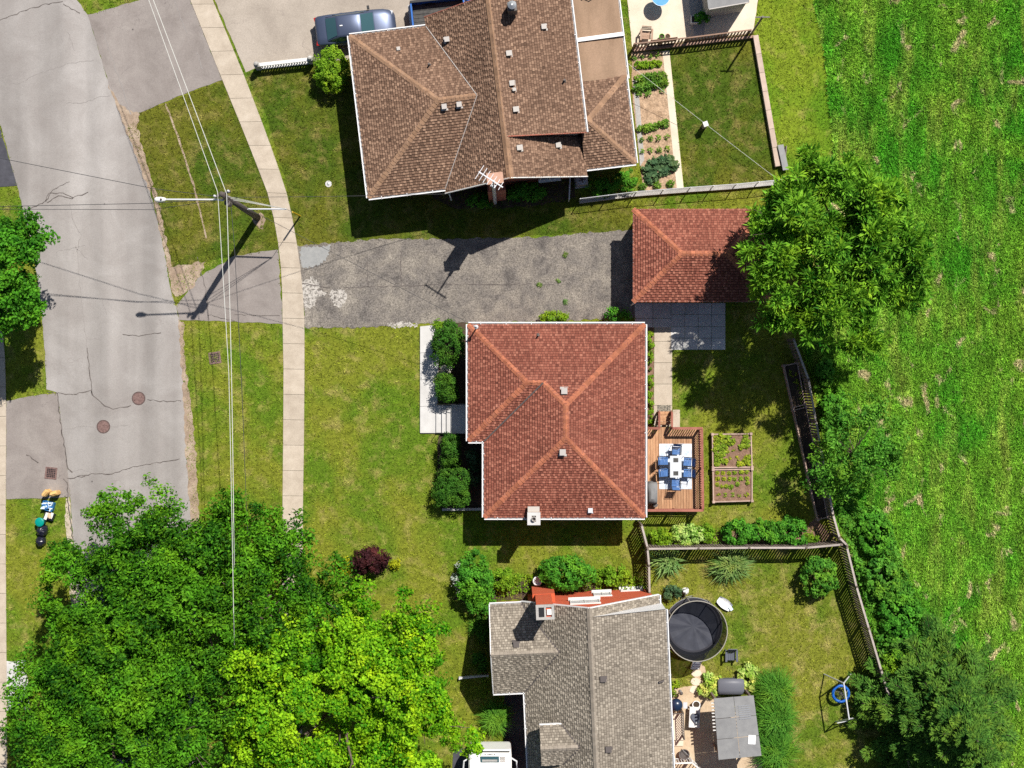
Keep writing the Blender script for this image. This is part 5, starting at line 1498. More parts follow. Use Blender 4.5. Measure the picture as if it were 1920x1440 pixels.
def sedan(label):
    t = thing('parked_car', label, 'car')
    paint = MT['paint_silver']
    st = [(-2.32, 0.66, 0.45, 0.72, 0.02), (-2.27, 0.80, 0.30, 0.90, 0.03), (-2.1, 0.87, 0.25, 0.98, 0.03), (-1.5, 0.90, 0.22, 0.99, 0.03), (-0.5, 0.91, 0.2, 0.96, 0.02), (0.5, 0.91, 0.2, 0.94, 0.02),
          (1.1, 0.90, 0.22, 0.93, 0.04), (1.7, 0.88, 0.24, 0.86, 0.05), (2.1, 0.80, 0.28, 0.76, 0.05), (2.28, 0.66, 0.34, 0.66, 0.03), (2.34, 0.50, 0.40, 0.58, 0.02)]
    body = body_shell(t, st, paint)
    # roof shell with pillars
    secs = []
    for x, zb, zt, wb, wt in ((-1.72, 0.97, 0.985, 0.70, 0.69), (-1.0, 0.95, 1.40, 0.78, 0.60), (-0.85, 0.95, 1.425, 0.79, 0.60), (-0.2, 0.93, 1.455, 0.80, 0.61), (0.2, 0.93, 1.43, 0.80, 0.60), (0.35, 0.93, 1.395, 0.80, 0.60), (1.15, 0.93, 0.955, 0.74, 0.70)):
        half = [(x, wb, zb), (x, (wb + wt) / 2 + 0.02, (zb + zt) / 2), (x, wt, zt - 0.03), (x, wt * 0.85, zt), (x, 0, zt + 0.02)]
        secs.append(half_mirror(half))
    loft(MB(), secs)
    mb = MB(); loft(mb, secs); mb.build('roof', paint, t, smooth=True)
    def glass(name, pts, mat=MT['glass_car']):
        mb = MB(); nx, ny = len(pts), len(pts[0])
        loft(mb, pts); return mb.build(name, mat, t, smooth=True)
    def strip(xa, za, wa, xb, zb_, wb, cr=0.025, off=0.016):
        return [[(xa, y * wa, za + off + cr * (1 - y * y)) for y in (-1, -0.5, 0, 0.5, 1)], [((xa + xb) / 2, y * (wa + wb) / 2, (za + zb_) / 2 + off + cr * (1 - y * y) + 0.012) for y in (-1, -0.5, 0, 0.5, 1)],
                [(xb, y * wb, zb_ + off + cr * (1 - y * y)) for y in (-1, -0.5, 0, 0.5, 1)]]
    glass('windscreen', strip(1.10, 0.975, 0.67, 0.40, 1.375, 0.53))
    glass('rear_window', strip(-1.66, 1.01, 0.62, -1.04, 1.385, 0.52))
    for s_ in (-1, 1):
        for xa, xb, xc, xd in ((-0.95, -0.25, -0.25, -1.25), (-0.18, 0.28, 0.85, -0.18)):
            pts = [(xd, s_ * 0.795, 1.00), (xc, s_ * 0.80, 0.98), (xb, s_ * 0.635, 1.36), (xa, s_ * 0.635, 1.36)]
            MB().add(pts, [(0, 1, 2, 3)]).build('side_window', MT['glass_car'], t)
        m_ = MB().box((0.88, s_ * 0.98, 1.0), (0.14, 0.20, 0.13)).build('mirror', MT['black'], t)
        MB().box((2.10, s_ * 0.60, 0.66), (0.24, 0.30, 0.13), s_ * -0.35).build('headlight', MT['lamp_clear'], t)
        MB().box((-2.25, s_ * 0.66, 0.78), (0.14, 0.30, 0.16), s_ * 0.2).build('taillight', MT['lamp_red'], t)
        for xx in (-0.75, 0.15): MB().box((xx, s_ * 0.905, 0.80), (0.18, 0.03, 0.03)).build('door_handle', paint, t)
        for xx in (-1.42, 1.38): wheel(t, xx, s_ * 0.80)
    MB().box((2.31, 0, 0.45), (0.06, 0.9, 0.18)).build('grille', MT['black'], t)
    MB().box((-0.75, 0.0, 1.47), (0.16, 0.06, 0.04)).build('roof_antenna', MT['white'], t)
    return t
c1 = sedan('silver-blue sedan parked on the north driveway beside the brown roof')
q = W(666, 50, 0.9); c1.location = (q.x, q.y, 0.02); c1.rotation_euler = (0, 0, R(7))

def pickup(label):
    t = thing('pickup_truck', label, 'pickup truck')
    paint = MT['paint_blue']
    st = [(0.35, 0.92, 0.4, 1.08, 0.0), (0.5, 0.95, 0.35, 1.10, 0.01), (1.6, 0.96, 0.35, 1.08, 0.02), (2.3, 0.94, 0.38, 1.05, 0.05), (2.85, 0.88, 0.45, 0.98, 0.04), (2.98, 0.75, 0.5, 0.85, 0.02)]
    body_shell(t, st, paint, 'front_body')
    for s_ in (-1, 1):
        MB().box((-1.25, s_ * 0.92, 0.78), (3.15, 0.12, 0.72)).build('bed_side', paint, t)
        MB().box((-1.25, s_ * 0.92, 1.16), (3.15, 0.14, 0.04)).build('bed_rail', MT['black'], t)
    MB().box((-2.78, 0, 0.80), (0.09, 1.72, 0.66)).build('tailgate', paint, t)
    MB().box((0.27, 0, 0.80), (0.08, 1.72, 0.66)).build('bulkhead', paint, t)
    MB().box((-1.25, 0, 0.56), (2.96, 1.72, 0.08)).build('bed_floor', MT['liner'], t)
    for k in range(8): MB().box((-1.25, -0.77 + 0.22 * k, 0.612), (2.9, 0.07, 0.03)).build('floor_rib', MT['liner'], t)
    secs = []
    for x, zt, wt in ((0.34, 1.12, 0.84), (0.48, 1.70, 0.66), (0.62, 1.76, 0.66), (1.35, 1.76, 0.66), (1.5, 1.70, 0.66), (2.1, 1.11, 0.80)):
        secs.append(half_mirror([(x, 0.88, 1.05), (x, wt + 0.06, (1.05 + zt) / 2), (x, wt, zt - 0.04), (x, wt * 0.85, zt), (x, 0, zt + 0.02)]))
    mb = MB(); loft(mb, secs); mb.build('cab', paint, t, smooth=True)
    MB().add([(0.33, -0.6, 1.2), (0.33, 0.6, 1.2), (0.45, 0.55, 1.62), (0.45, -0.55, 1.62)], [(0, 1, 2, 3)]).build('rear_window', MT['glass_car'], t)
    MB().add([(2.07, -0.72, 1.17), (2.07, 0.72, 1.17), (1.53, 0.60, 1.70), (1.53, -0.60, 1.70)], [(0, 1, 2, 3)]).build('windscreen', MT['glass_car'], t)
    for s_ in (-1, 1):
        MB().add([(0.5, s_ * 0.875, 1.16), (1.9, s_ * 0.875, 1.16), (1.45, s_ * 0.70, 1.64), (0.6, s_ * 0.70, 1.64)], [(0, 1, 2, 3)]).build('side_window', MT['glass_car'], t)
        MB().box((1.7, s_ * 1.06, 1.2), (0.16, 0.24, 0.2)).build('mirror', MT['black'], t)
        MB().box((2.86, s_ * 0.65, 0.8), (0.2, 0.26, 0.16)).build('headlight', MT['lamp_clear'], t)
        MB().box((-2.83, s_ * 0.90, 0.8), (0.06, 0.12, 0.34)).build('taillight', MT['lamp_red'], t)
        for xx in (-1.7, 2.0): wheel(t, xx, s_ * 0.86, 0.38, 0.26)
    MB().box((-2.9, 0, 0.5), (0.16, 1.8, 0.16)).build('rear_bumper', MT['metal'], t)
    return t
c2 = pickup('blue pickup truck with an empty dark bed, partly under the brown roof edge')
q = W(863, 26, 0.9); c2.location = (q.x, q.y, 0.02); c2.rotation_euler = (0, 0, R(6))

# white motorhome at the bottom edge
MT['rv'] = M_('rv_white', [(0.3, (0.74, 0.74, 0.73)), (0.7, (0.80, 0.80, 0.79))], 2, rough=0.35, spec=0.5)
q = W(919, 1407, 2.8)
rv = thing('motorhome', 'white motorhome with a dark front window parked beside the grey-roofed house', 'motorhome', (q.x, q.y, 0))
rz = R(-1)
def rvp(x, y, z): return (q.x + x, q.y - y, z)   # x across, y backwards
secs = []
for y, z0, z1, w in ((0.0, 0.9, 1.25, 1.10), (0.05, 0.6, 2.35, 1.16), (0.28, 0.5, 2.72, 1.20), (0.8, 0.5, 2.86, 1.22), (1.6, 0.5, 2.9, 1.22), (5.8, 0.5, 2.9, 1.22)):
    secs.append([rvp(-w, y, z0), rvp(-w, y, z1 - 0.12), rvp(-w + 0.1, y, z1), rvp(0, y, z1 + 0.03), rvp(w - 0.1, y, z1), rvp(w, y, z1 - 0.12), rvp(w, y, z0)])
mb = MB(); loft(mb, secs); mb.add(secs[0], [tuple(range(7))]); mb.add(secs[-1], [tuple(range(7))[::-1]])
mb.build('body', MT['rv'], rv)
a, b = Vector(rvp(-0.55, 0.48, 2.80)), Vector(rvp(0.50, 0.62, 2.86))
MB().box((q.x - 0.02, q.y - 0.50, 2.83), (1.05, 0.34, 0.06)).build('front_window', MT['glass_car'], rv)
MB().box((q.x - 0.02, q.y - 0.56, 2.865), (0.86, 0.12, 0.02)).build('blind', MT['concrete_g'], rv)
for k in range(3): MB().box((q.x + 0.72, q.y - 0.38 - 0.12 * k, 2.845), (0.28, 0.07, 0.05), 0.05).build('louvre', MT['vent'], rv)
for k, wd in enumerate((0.07, 0.03, 0.16, 0.05, 0.09)): MB().box((q.x - 0.3 + 0.13 * k + 0.02, q.y - 0.245, 2.725), (wd, 0.045, 0.012)).build('lettering', MT['black'], rv)
MB().box((q.x, q.y - 0.12, 2.60), (2.2, 0.05, 0.05)).build('trim_strip', MT['black'], rv)
for s_ in (-1, 1):
    mm = MB().tube([rvp(s_ * 1.2, 0.6, 2.2), rvp(s_ * 1.5, 0.75, 2.3), rvp(s_ * 1.55, 1.3, 2.2)], 0.05, 8).build('mirror_arm', MT['metal_w'], rv)
    for yy in (1.0, 4.4): 
        MB().tube([rvp(s_ * 1.0, yy, 0.4), rvp(s_ * 1.22, yy, 0.4)], 0.38, 18).build('wheel', MT['rubber'], rv)

# ---------------------------------------------------------------- kerbside rubbish
MT['paper'] = M_('paper_sack', [(0.3, (0.62, 0.36, 0.12)), (0.7, (0.75, 0.50, 0.22))], 5)
MT['sack'] = M_('black_sack', (0.012, 0.012, 0.025), rough=0.25, spec=0.6)
MT['bluebin'] = M_('blue_box', (0.03, 0.16, 0.40), rough=0.45)
MT['greenbin'] = M_('green_cart', (0.0, 0.24, 0.20), rough=0.4)
MT['bottle'] = M_('pale_plastic', (0.60, 0.70, 0.78), rough=0.25, spec=0.5)
MT['card'] = M_('cardboard', (0.62, 0.45, 0.32))
def sack(name, label, cat, px, py, r, h, mat, parts=True, seed=0, group=None):
    rr = random.Random(seed); c = W(px, py)
    t = thing(name, label, cat, (c.x, c.y, 0), group)
    P = []; n = 16; prof = [(0.80, 0), (1.0, 0.18), (1.02, 0.45), (0.88, 0.72), (0.55, 0.92), (0.16, 1.0)]
    for f, z in prof:
        for k in range(n):
            a_ = 2 * math.pi * k / n
            rad = r * f * (1 + rr.uniform(-0.13, 0.13))
            P.append((c.x + rad * math.cos(a_), c.y + rad * math.sin(a_), h * z * (1 + rr.uniform(-0.05, 0.05)) if z else 0))
    F = [(i * n + k, i * n + (k + 1) % n, (i + 1) * n + (k + 1) % n, (i + 1) * n + k) for i in range(5) for k in range(n)] + [tuple(5 * n + k for k in range(n))]
    MB().add(P, F).build('bag', mat, t)
    MB().lathe((c.x, c.y, h * 0.97), [(0.06, 0), (0.04, 0.05), (0.09, 0.12), (0.02, 0.14)], 8).build('knot', mat, t)
    return t
def paper_bag(px, py, label, rz, seed):
    c = W(px, py); rr = random.Random(seed)
    t = thing('yard_waste_bag', label, 'paper bag', (c.x, c.y, 0), 'paper bags')
    P = []; ring = []
    for z, w, d_ in ((0, 0.38, 0.28), (0.35, 0.40, 0.31), (0.62, 0.42, 0.32), (0.78, 0.40, 0.22), (0.86, 0.36, 0.06)):
        for k in range(12):
            a_ = 2 * math.pi * k / 12
            sx = math.copysign(abs(math.cos(a_)) ** 0.5, math.cos(a_)) * w / 2; sy = math.copysign(abs(math.sin(a_)) ** 0.5, math.sin(a_)) * d_ / 2
            sx *= 1 + rr.uniform(-.06, .06); sy *= 1 + rr.uniform(-.06, .06)
            P.append((c.x + sx * math.cos(rz) - sy * math.sin(rz), c.y + sx * math.sin(rz) + sy * math.cos(rz), z))
    F = [(i * 12 + k, i * 12 + (k + 1) % 12, (i + 1) * 12 + (k + 1) % 12, (i + 1) * 12 + k) for i in range(4) for k in range(12)] + [tuple(48 + k for k in range(12))]
    MB().add(P, F).build('sack', MT['paper'], t)
    MB().box((c.x, c.y, 0.88), (0.34, 0.05, 0.05), rz).build('fold', MT['paper'], t)
paper_bag(92, 923, 'orange-brown paper yard bag beside the drain, nearer the sidewalk', R(50), 1)
paper_bag(108, 924, 'orange-brown paper yard bag nearer the road kerb', R(15), 2)
def bin_box(px, py, w, d_, h, mat, name, label, cat, rz):
    c = W(px, py); t = thing(name, label, cat, (c.x, c.y, 0))
    mb = MB()
    mb.box((c.x, c.y, 0.03), (w * 0.9, d_ * 0.9, 0.05), rz)
    for dx, dy, sx, sy in ((w / 2, 0, 0.03, d_), (-w / 2, 0, 0.03, d_), (0, d_ / 2, w - 0.03, 0.03), (0, -d_ / 2, w - 0.03, 0.03)):
        x, y = dx * math.cos(rz) - dy * math.sin(rz), dx * math.sin(rz) + dy * math.cos(rz)
        mb.box((c.x + x, c.y + y, h / 2), (sx, sy, h), rz)
    mb.build('tub', mat, t)
    return t, c
t, c = bin_box(93, 948, 0.62, 0.48, 0.38, MT['bluebin'], 'recycling_box', 'blue recycling box heaped with pale plastic bottles on the verge', 'recycling box', R(-15))
for k in range(22):
    x, y = random.uniform(-0.27, 0.27), random.uniform(-0.2, 0.2)
    a_ = random.uniform(0, 6.28)
    MB().tube([(c.x + x - 0.11 * math.cos(a_), c.y + y - 0.11 * math.sin(a_), 0.36 + random.uniform(0, 0.12)), (c.x + x + 0.11 * math.cos(a_), c.y + y + 0.11 * math.sin(a_), 0.36 + random.uniform(0, 0.12))], 0.045, 7).build('bottle', MT['bottle'] if k % 3 else MT['bluebin'], t)
t, c = bin_box(95, 967, 0.55, 0.38, 0.32, MT['sack'], 'recycling_box', 'dark recycling box of cardboard next to the teal cart', 'recycling box', R(-20))
for k in range(7):
    MB().box((c.x + random.uniform(-.18, .18), c.y + random.uniform(-.1, .1), 0.30 + 0.02 * k), (random.uniform(.16, .3), random.uniform(.12, .22), 0.02), random.uniform(0, 3)).build('carton', MT['card'] if k % 2 else MT['offwhite'], t)
c = W(81, 977)
t = thing('green_cart', 'round teal waste bin standing on the verge', 'waste bin', (c.x, c.y, 0))
MB().lathe((c.x, c.y, 0), [(0.19, 0), (0.24, 0.6)], 18).build('drum', MT['greenbin'], t)
MB().lathe((c.x, c.y, 0.60), [(0.265, 0), (0.265, 0.05), (0.20, 0.09), (0.04, 0.11)], 18).build('lid', MT['greenbin'], t)
for s_ in (-1, 1): MB().box((c.x + s_ * 0.27, c.y, 0.55), (0.05, 0.12, 0.03)).build('handle', MT['black'], t)
sack('rubbish_bag', 'black rubbish bag next to the teal bin', 'rubbish bag', 82, 994, 0.34, 0.6, MT['sack'], seed=5)
sack('rubbish_bag', 'shiny black rubbish bag at the south end of the kerbside pile', 'rubbish bag', 79, 1014, 0.30, 0.55, MT['sack'], seed=9)

# ---------------------------------------------------------------- deck behind the red-roofed house
ZD = 0.8
dk = thing('wooden_deck', 'stained wooden deck with red-brown railings and steps', 'deck', (*W(1266, 878).xy, 0))
def D_(px, py, z=ZD): return W(px, py, z)
n = 20
for i in range(n):
    xa, xb = 1214 + (1318 - 1214) * i / n, 1214 + (1318 - 1214) * (i + 1) / n
    a, b = D_(xa, 801), D_(xb, 954)
    piece('plank', MT['deckw'], dk, ((a.x + b.x) / 2, (a.y + b.y) / 2, ZD - 0.02 + random.uniform(-0.003, 0.003)), (b.x - a.x - 0.014, a.y - b.y, 0.04))
a, b = D_(1214, 801), D_(1318, 954)
for yy in (a.y - 0.05, (a.y + b.y) / 2, b.y + 0.05): piece('joist', MT['rail'], dk, ((a.x + b.x) / 2, yy, ZD - 0.14), (b.x - a.x, 0.05, 0.18))
for xx in (a.x + 0.1, b.x - 0.1):
    for yy in (a.y - 0.15, b.y + 0.15): piece('post', MT['rail'], dk, (xx, yy, ZD / 2 - 0.1), (0.12, 0.12, ZD - 0.1))
for k in range(4):
    za = ZD - 0.18 * (k + 1); p, q2 = W(1237, 796 - 6.2 * k, za), W(1258, 790 - 6.2 * k, za)
    for j in range(2):
        yy = p.y + (q2.y - p.y) * (0.25 + 0.5 * j)
        piece('tread', MT['deckw'], dk, ((p.x + q2.x) / 2, yy, za + 0.0), (q2.x - p.x, (q2.y - p.y) * 0.46, 0.04))
for px in (1236, 1259):
    p, q2 = W(px, 801, 0.4), W(px, 771, 0.1); piece_bar('stringer', MT['rail'], dk, (p.x, p.y, ZD - 0.12), (q2.x, q2.y, 0.08), 0.05, 0.24)
railing('deck_railing', 'deck railing on the garden side, next to the raised beds', 'railing', [(1316, 804), (1317, 880), (1318, 954)], 1.75, MT['rail'], 0.13, 0.04, ZD, topw=0.14)
railing('deck_railing', 'deck railing on the north side, right of the steps', 'railing', [(1262, 803), (1316, 803)], 1.75, MT['rail'], 0.13, 0.04, ZD, topw=0.14)
railing('deck_railing', 'short deck railing between the house wall and the steps', 'railing', [(1214, 803), (1237, 803)], 1.75, MT['rail'], 0.13, 0.04, ZD, topw=0.14)
railing('deck_railing', 'deck railing on the south side above the striped shadow', 'railing', [(1214, 957), (1318, 957)], 1.75, MT['rail'], 0.13, 0.04, ZD, topw=0.14)
for px, lab in ((1236, 'sloping stair railing of the deck on the house side'), (1260, 'sloping stair railing of the deck on the lawn side')):
    a, b = W(px, 801, 1.7), W(px, 774, 0.95)
    r_ = thing('stair_railing', lab, 'railing', (b.x, b.y, 0))
    piece_bar('top_rail', MT['rail'], r_, (a.x, a.y, 1.72), (b.x, b.y, 1.0), 0.11, 0.04)
    for k in range(8):
        q2 = a.lerp(b, (k + 0.5) / 8); zt = 1.70 - 0.72 * (k + 0.5) / 8
        piece('baluster', MT['rail'], r_, (q2.x, q2.y, zt - 0.42), (0.04, 0.04, 0.84))
    piece('post', MT['rail'], r_, (b.x, b.y, 0.52), (0.1, 0.1, 1.04))
MT['rug'] = M_('rug_pattern', [(0.30, (0.72, 0.73, 0.75)), (0.50, (0.66, 0.69, 0.74)), (0.60, (0.42, 0.50, 0.62)), (0.66, (0.70, 0.72, 0.75))], 3.2, detail=3)
MT['cush'] = M_('blue_sling', [(0.3, (0.055, 0.13, 0.32)), (0.7, (0.09, 0.19, 0.42))], 6, rnd=0.1)
a, b = D_(1236, 832), D_(1297, 917)
rg = MB().box(((a.x + b.x) / 2, (a.y + b.y) / 2, ZD + 0.012), (b.x - a.x, a.y - b.y, 0.016)).build('rug', MT['rug'])
tag(rg, 'white and blue patterned outdoor rug lying on the deck', 'rug')
c = W(1267, 875, 1.5)
tb = thing('patio_table', 'small dark patio table with white settings in the middle of the rug', 'table', (c.x, c.y, ZD + 0.02))
MB().box((c.x, c.y, ZD + 0.72), (0.66, 1.25, 0.03)).build('table_top', MT['lamp_glass'], tb)
for dx in (-0.28, 0.28):
    for dy in (-0.55, 0.55): MB().tube([(c.x + dx, c.y + dy, ZD + 0.02), (c.x + dx, c.y + dy, ZD + 0.72)], 0.02, 6).build('leg', MT['black'], tb)
for dy in (-0.38, 0.0, 0.38):
    MB().box((c.x, c.y + dy, ZD + 0.74), (0.28, 0.24, 0.012)).build('placemat', MT['liner'] if dy else MT['white'], tb)
def sling_chair():
    t = thing('patio_chair', 'x', 'chair')
    for k in range(5): MB().box((-0.18 + 0.09 * k, 0, 0.44), (0.082, 0.46, 0.025)).build('seat_slat', MT['cush'], t)
    bk = MB(); bk.tube([(-0.24, -0.25, 0.42), (-0.40, -0.25, 0.98), (-0.40, 0.25, 0.98), (-0.24, 0.25, 0.42)], 0.018, 6); bk.build('back_frame', MT['black'], t)
    MB().add([(-0.25, -0.22, 0.5), (-0.25, 0.22, 0.5), (-0.385, 0.22, 0.93), (-0.385, -0.22, 0.93)], [(0, 1, 2, 3)]).build('backrest', MT['cush'], t)
    for s_ in (-1, 1):
        MB().tube([(0.24, s_ * 0.26, 0), (0.22, s_ * 0.27, 0.64), (-0.30, s_ * 0.27, 0.66)], 0.018, 6).build('arm', MT['black'], t)
        MB().tube([(-0.30, s_ * 0.26, 0), (-0.24, s_ * 0.25, 0.42), (0.22, s_ * 0.25, 0.43)], 0.018, 6).build('leg', MT['black'], t)
    return t
ch0 = sling_chair()
CH = [(1268, 845, -90, 'blue sling chair at the north end of the deck table'), (1245, 864, 0, 'blue sling chair on the house side of the deck table, nearer the steps'),
      (1246, 886, 0, 'blue sling chair on the house side of the deck table, nearer the south rail'), (1289, 866, 180, 'blue sling chair on the garden side of the deck table, nearer the steps'),
      (1289, 887, 180, 'blue sling chair on the garden side of the deck table, nearer the south rail'), (1267, 905, 90, 'blue sling chair at the south end of the deck table')]
for i, (px, py, an_, lab) in enumerate(CH):
    o = ch0 if i == 0 else copy_tree(ch0)
    q = W(px, py, ZD + 0.45); o.location = (q.x, q.y, ZD + 0.022); o.rotation_euler = (0, 0, R(an_ + random.uniform(-5, 5)))
    tag(o, lab, 'chair', 'deck chairs')
q = W(1224, 925, ZD + 0.9)
gc = thing('covered_grill', 'barbecue under a grey cover beside the house wall on the deck', 'barbecue', (q.x, q.y, ZD))
mb = MB(); secs = []
for z, w, d_ in ((0.03, 0.30, 0.62), (0.5, 0.28, 0.60), (0.85, 0.27, 0.55), (1.0, 0.22, 0.45), (1.08, 0.10, 0.30)):
    secs.append([(q.x + w * sx * (1 + random.uniform(-.06, .06)), q.y + d_ * sy * (1 + random.uniform(-.05, .05)), ZD + z) for sx, sy in ((1, 1), (0.2, 1.05), (-1, 1), (-1.05, 0), (-1, -1), (0.1, -1.05), (1, -1), (1.08, 0))])
loft(mb, secs, True); mb.add(secs[-1], [tuple(range(8))]); mb.build('cover', MT['shed_roof'], gc, smooth=True)
MB().tube([(q.x + 0.2, q.y - 0.7, ZD + 0.02), (q.x + 0.2, q.y - 0.7, ZD + 0.5)], 0.14, 12).build('gas_bottle', MT['vent_d'], gc)
MT['mat_rubber'] = M_('door_mat', [(0.42, (0.02, 0.02, 0.02)), (0.5, (0.28, 0.25, 0.20))], 16, detail=1)
q = W(1245, 767); dm_ = MB().box((q.x, q.y, 0.052), (0.78, 0.44, 0.02)).build('door_mat', MT['mat_rubber']); tag(dm_, 'dark patterned door mat at the foot of the deck steps', 'door mat')

# ---------------------------------------------------------------- raised beds
def bed_frame(t, pts, h, soil, w=0.07):
    P = [W(x, y) for x, y in pts]
    for a, b in zip(P, P[1:] + P[:1]):
        piece_bar('bed_board', MT['bedwood'], t, (a.x, a.y, h / 2), (b.x, b.y, h / 2), w, h)
    for p in P: piece('corner_post', MT['bedwood'], t, (p.x, p.y, h / 2 + 0.04), (0.14, 0.14, h + 0.08), R(3))
    mb = MB().add([Vector((p.x, p.y, h - 0.08)) for p in P][::-1], [tuple(range(len(P)))]); mb.build('soil', soil, t)
t = thing('raised_bed', 'square timber raised bed with crowded lettuce beside the deck', 'raised bed', (*W(1370, 845).xy, 0))
bed_frame(t, [(1334, 814), (1406, 813), (1408, 875), (1335, 876)], 0.4, MT['soil_red'])
t = thing('raised_bed', 'square timber raised bed with sparse seedlings beside the deck', 'raised bed', (*W(1371, 909).xy, 0))
bed_frame(t, [(1335, 880), (1408, 879), (1408, 938), (1336, 940)], 0.4, MT['soil_red'])
t = thing('planter_bed', 'long narrow dark planter bed at the north end of the board fence', 'planter', (*W(1487, 722).xy, 0))
bed_frame(t, [(1467, 686), (1492, 681), (1506, 758), (1484, 764)], 0.5, MT['soil_dark'], 0.06)
t = thing('planter_bed', 'long narrow dark planter bed under the small tree at the fence', 'planter', (*W(1518, 870).xy, 0))
bed_frame(t, [(1485, 769), (1508, 763), (1548, 968), (1530, 973)], 0.5, MT['soil_dark'], 0.06)

# ---------------------------------------------------------------- trampoline
c = W(1305, 1181, 2.0)
tr = thing('trampoline', 'round black trampoline with a safety net in the south back yard', 'trampoline', (c.x, c.y, 0))
MT['net'] = M_('safety_net', (0.012, 0.014, 0.02), rough=0.8, alpha=0.80)
MT['mat'] = M_('jump_mat', [(0.3, (0.035, 0.038, 0.052)), (0.7, (0.052, 0.056, 0.075))], 2, rough=0.6)
MT['pad'] = M_('spring_pad', (0.03, 0.03, 0.04), rough=0.5)
MT['hoop'] = M_('net_hoop', (0.32, 0.30, 0.26), rough=0.5)
RT = 1.72
mb = MB(); n = 48
mb.add([(c.x, c.y, 0.80)] + [(c.x + 1.42 * math.cos(2 * math.pi * k / n), c.y + 1.42 * math.sin(2 * math.pi * k / n), 0.86 + 0.02 * math.sin(5 * k)) for k in range(n)], [(0, k + 1, (k + 1) % n + 1) for k in range(n)])
mb.build('mat', MT['mat'], tr)
P_ = [(c.x + rr_ * math.cos(2 * math.pi * k / n), c.y + rr_ * math.sin(2 * math.pi * k / n), z) for rr_, z in ((1.40, 0.90), (1.66, 0.91)) for k in range(n)]
MB().add(P_, [(k, (k + 1) % n, n + (k + 1) % n, n + k) for k in range(n)]).build('spring_pad', MT['pad'], tr)
MB().ring((c.x, c.y, 0.86), 1.66, 0.03, 48, 6).build('frame', MT['metal'], tr)
MB().ring((c.x, c.y, 2.45), RT, 0.028, 48, 6).build('net_hoop', MT['hoop'], tr)
P_ = [(c.x + rr_ * math.cos(2 * math.pi * k / n), c.y + rr_ * math.sin(2 * math.pi * k / n), z) for rr_, z in ((1.50, 0.92), (1.62, 1.7), (RT - 0.02, 2.42)) for k in range(n)]
MB().add(P_, [(i * n + k, i * n + (k + 1) % n, (i + 1) * n + (k + 1) % n, (i + 1) * n + k) for i in range(2) for k in range(n)]).build('safety_net', MT['net'], tr)
for k in range(8):
    a_ = 2 * math.pi * (k + 0.3) / 8; x, y = math.cos(a_), math.sin(a_)
    MB().tube([(c.x + 1.68 * x, c.y + 1.68 * y, 0.0), (c.x + 1.72 * x, c.y + 1.72 * y, 1.2), (c.x + RT * x, c.y + RT * y, 2.45)], 0.03, 6).build('net_pole', MT['hoop'], tr)
for k in range(4):
    a_ = 2 * math.pi * (k + 0.1) / 4
    MB().tube([(c.x + 1.64 * math.cos(a_ - 0.25), c.y + 1.64 * math.sin(a_ - 0.25), 0.85), (c.x + 1.64 * math.cos(a_ - 0.2), c.y + 1.64 * math.sin(a_ - 0.2), 0.03), (c.x + 1.64 * math.cos(a_ + 0.2), c.y + 1.64 * math.sin(a_ + 0.2), 0.03), (c.x + 1.64 * math.cos(a_ + 0.25), c.y + 1.64 * math.sin(a_ + 0.25), 0.85)], 0.025, 6).build('leg', MT['metal'], tr)
q = W(1303, 1246)
ld = thing('trampoline_ladder', 'small metal ladder at the foot of the trampoline', 'ladder', (q.x, q.y, 0))
for s_ in (-1, 1): MB().tube([(q.x + s_ * 0.26, q.y - 0.25, 0.02), (q.x + s_ * 0.24, q.y + 0.35, 0.88)], 0.03, 6).build('rail', MT['metal_w'], ld)
for k in range(4): MB().box((q.x, q.y - 0.2 + 0.15 * k, 0.1 + 0.21 * k), (0.46, 0.10, 0.04)).build('rung', MT['metal_w'], ld)
# grey plastic garden chair
q = W(1371, 1229, 0.4)
gch = thing('garden_chair', 'dark grey plastic garden chair on the lawn beside the trampoline', 'chair', (q.x, q.y, 0))
MT['greypl'] = M_('grey_plastic', (0.10, 0.11, 0.14), rough=0.45)
for k in range(5): MB().box((q.x - 0.2 + 0.1 * k, q.y - 0.02, 0.38), (0.088, 0.52, 0.03)).build('seat_slat', MT['greypl'], gch)
for k in range(6): MB().box((0, 0, 0), (0.078, 0.03, 0.62), M=Matrix.Translation((q.x - 0.22 + 0.088 * k, q.y + 0.36, 0.70)) @ Matrix.Rotation(R(-22), 4, 'X')).build('back_slat', MT['greypl'], gch)
for s_ in (-1, 1):
    MB().box((q.x + s_ * 0.31, q.y, 0.58), (0.11, 0.68, 0.03)).build('armrest', MT['greypl'], gch)
    for yy in (-0.28, 0.26): MB().box((q.x + s_ * 0.29, q.y + yy, 0.29), (0.05, 0.07, 0.58)).build('leg', MT['greypl'], gch)
# white plastic bits on the lawn
q = W(1358, 1131)
sl_ = thing('plastic_slide', 'white plastic toy slide lying on the grass by the trampoline', 'toy', (q.x, q.y, 0))
for i, s_ in enumerate(range(4)): pass
mb = MB(); secs = []
for k in range(6):
    f = k / 5; x = -0.45 + 0.9 * f; w = 0.24 + 0.1 * math.sin(f * 3.1)
    secs.append([(q.x + x * 0.8 + w * 0.5, q.y - x * 0.6 + w * 0.7, 0.22), (q.x + x * 0.8 + w * 0.3, q.y - x * 0.6 + w * 0.45, 0.08), (q.x + x * 0.8 - w * 0.3, q.y - x * 0.6 - w * 0.45, 0.08), (q.x + x * 0.8 - w * 0.5, q.y - x * 0.6 - w * 0.7, 0.22)])
loft(mb, secs); mb.build('chute', MT['white'], sl_, smooth=True)
MB().box((q.x + 0.36, q.y - 0.28, 0.12), (0.18, 0.26, 0.1), 0.6).build('step', MT['lf_b'] if 'lf_b' in MT else MT['bottle'], sl_)
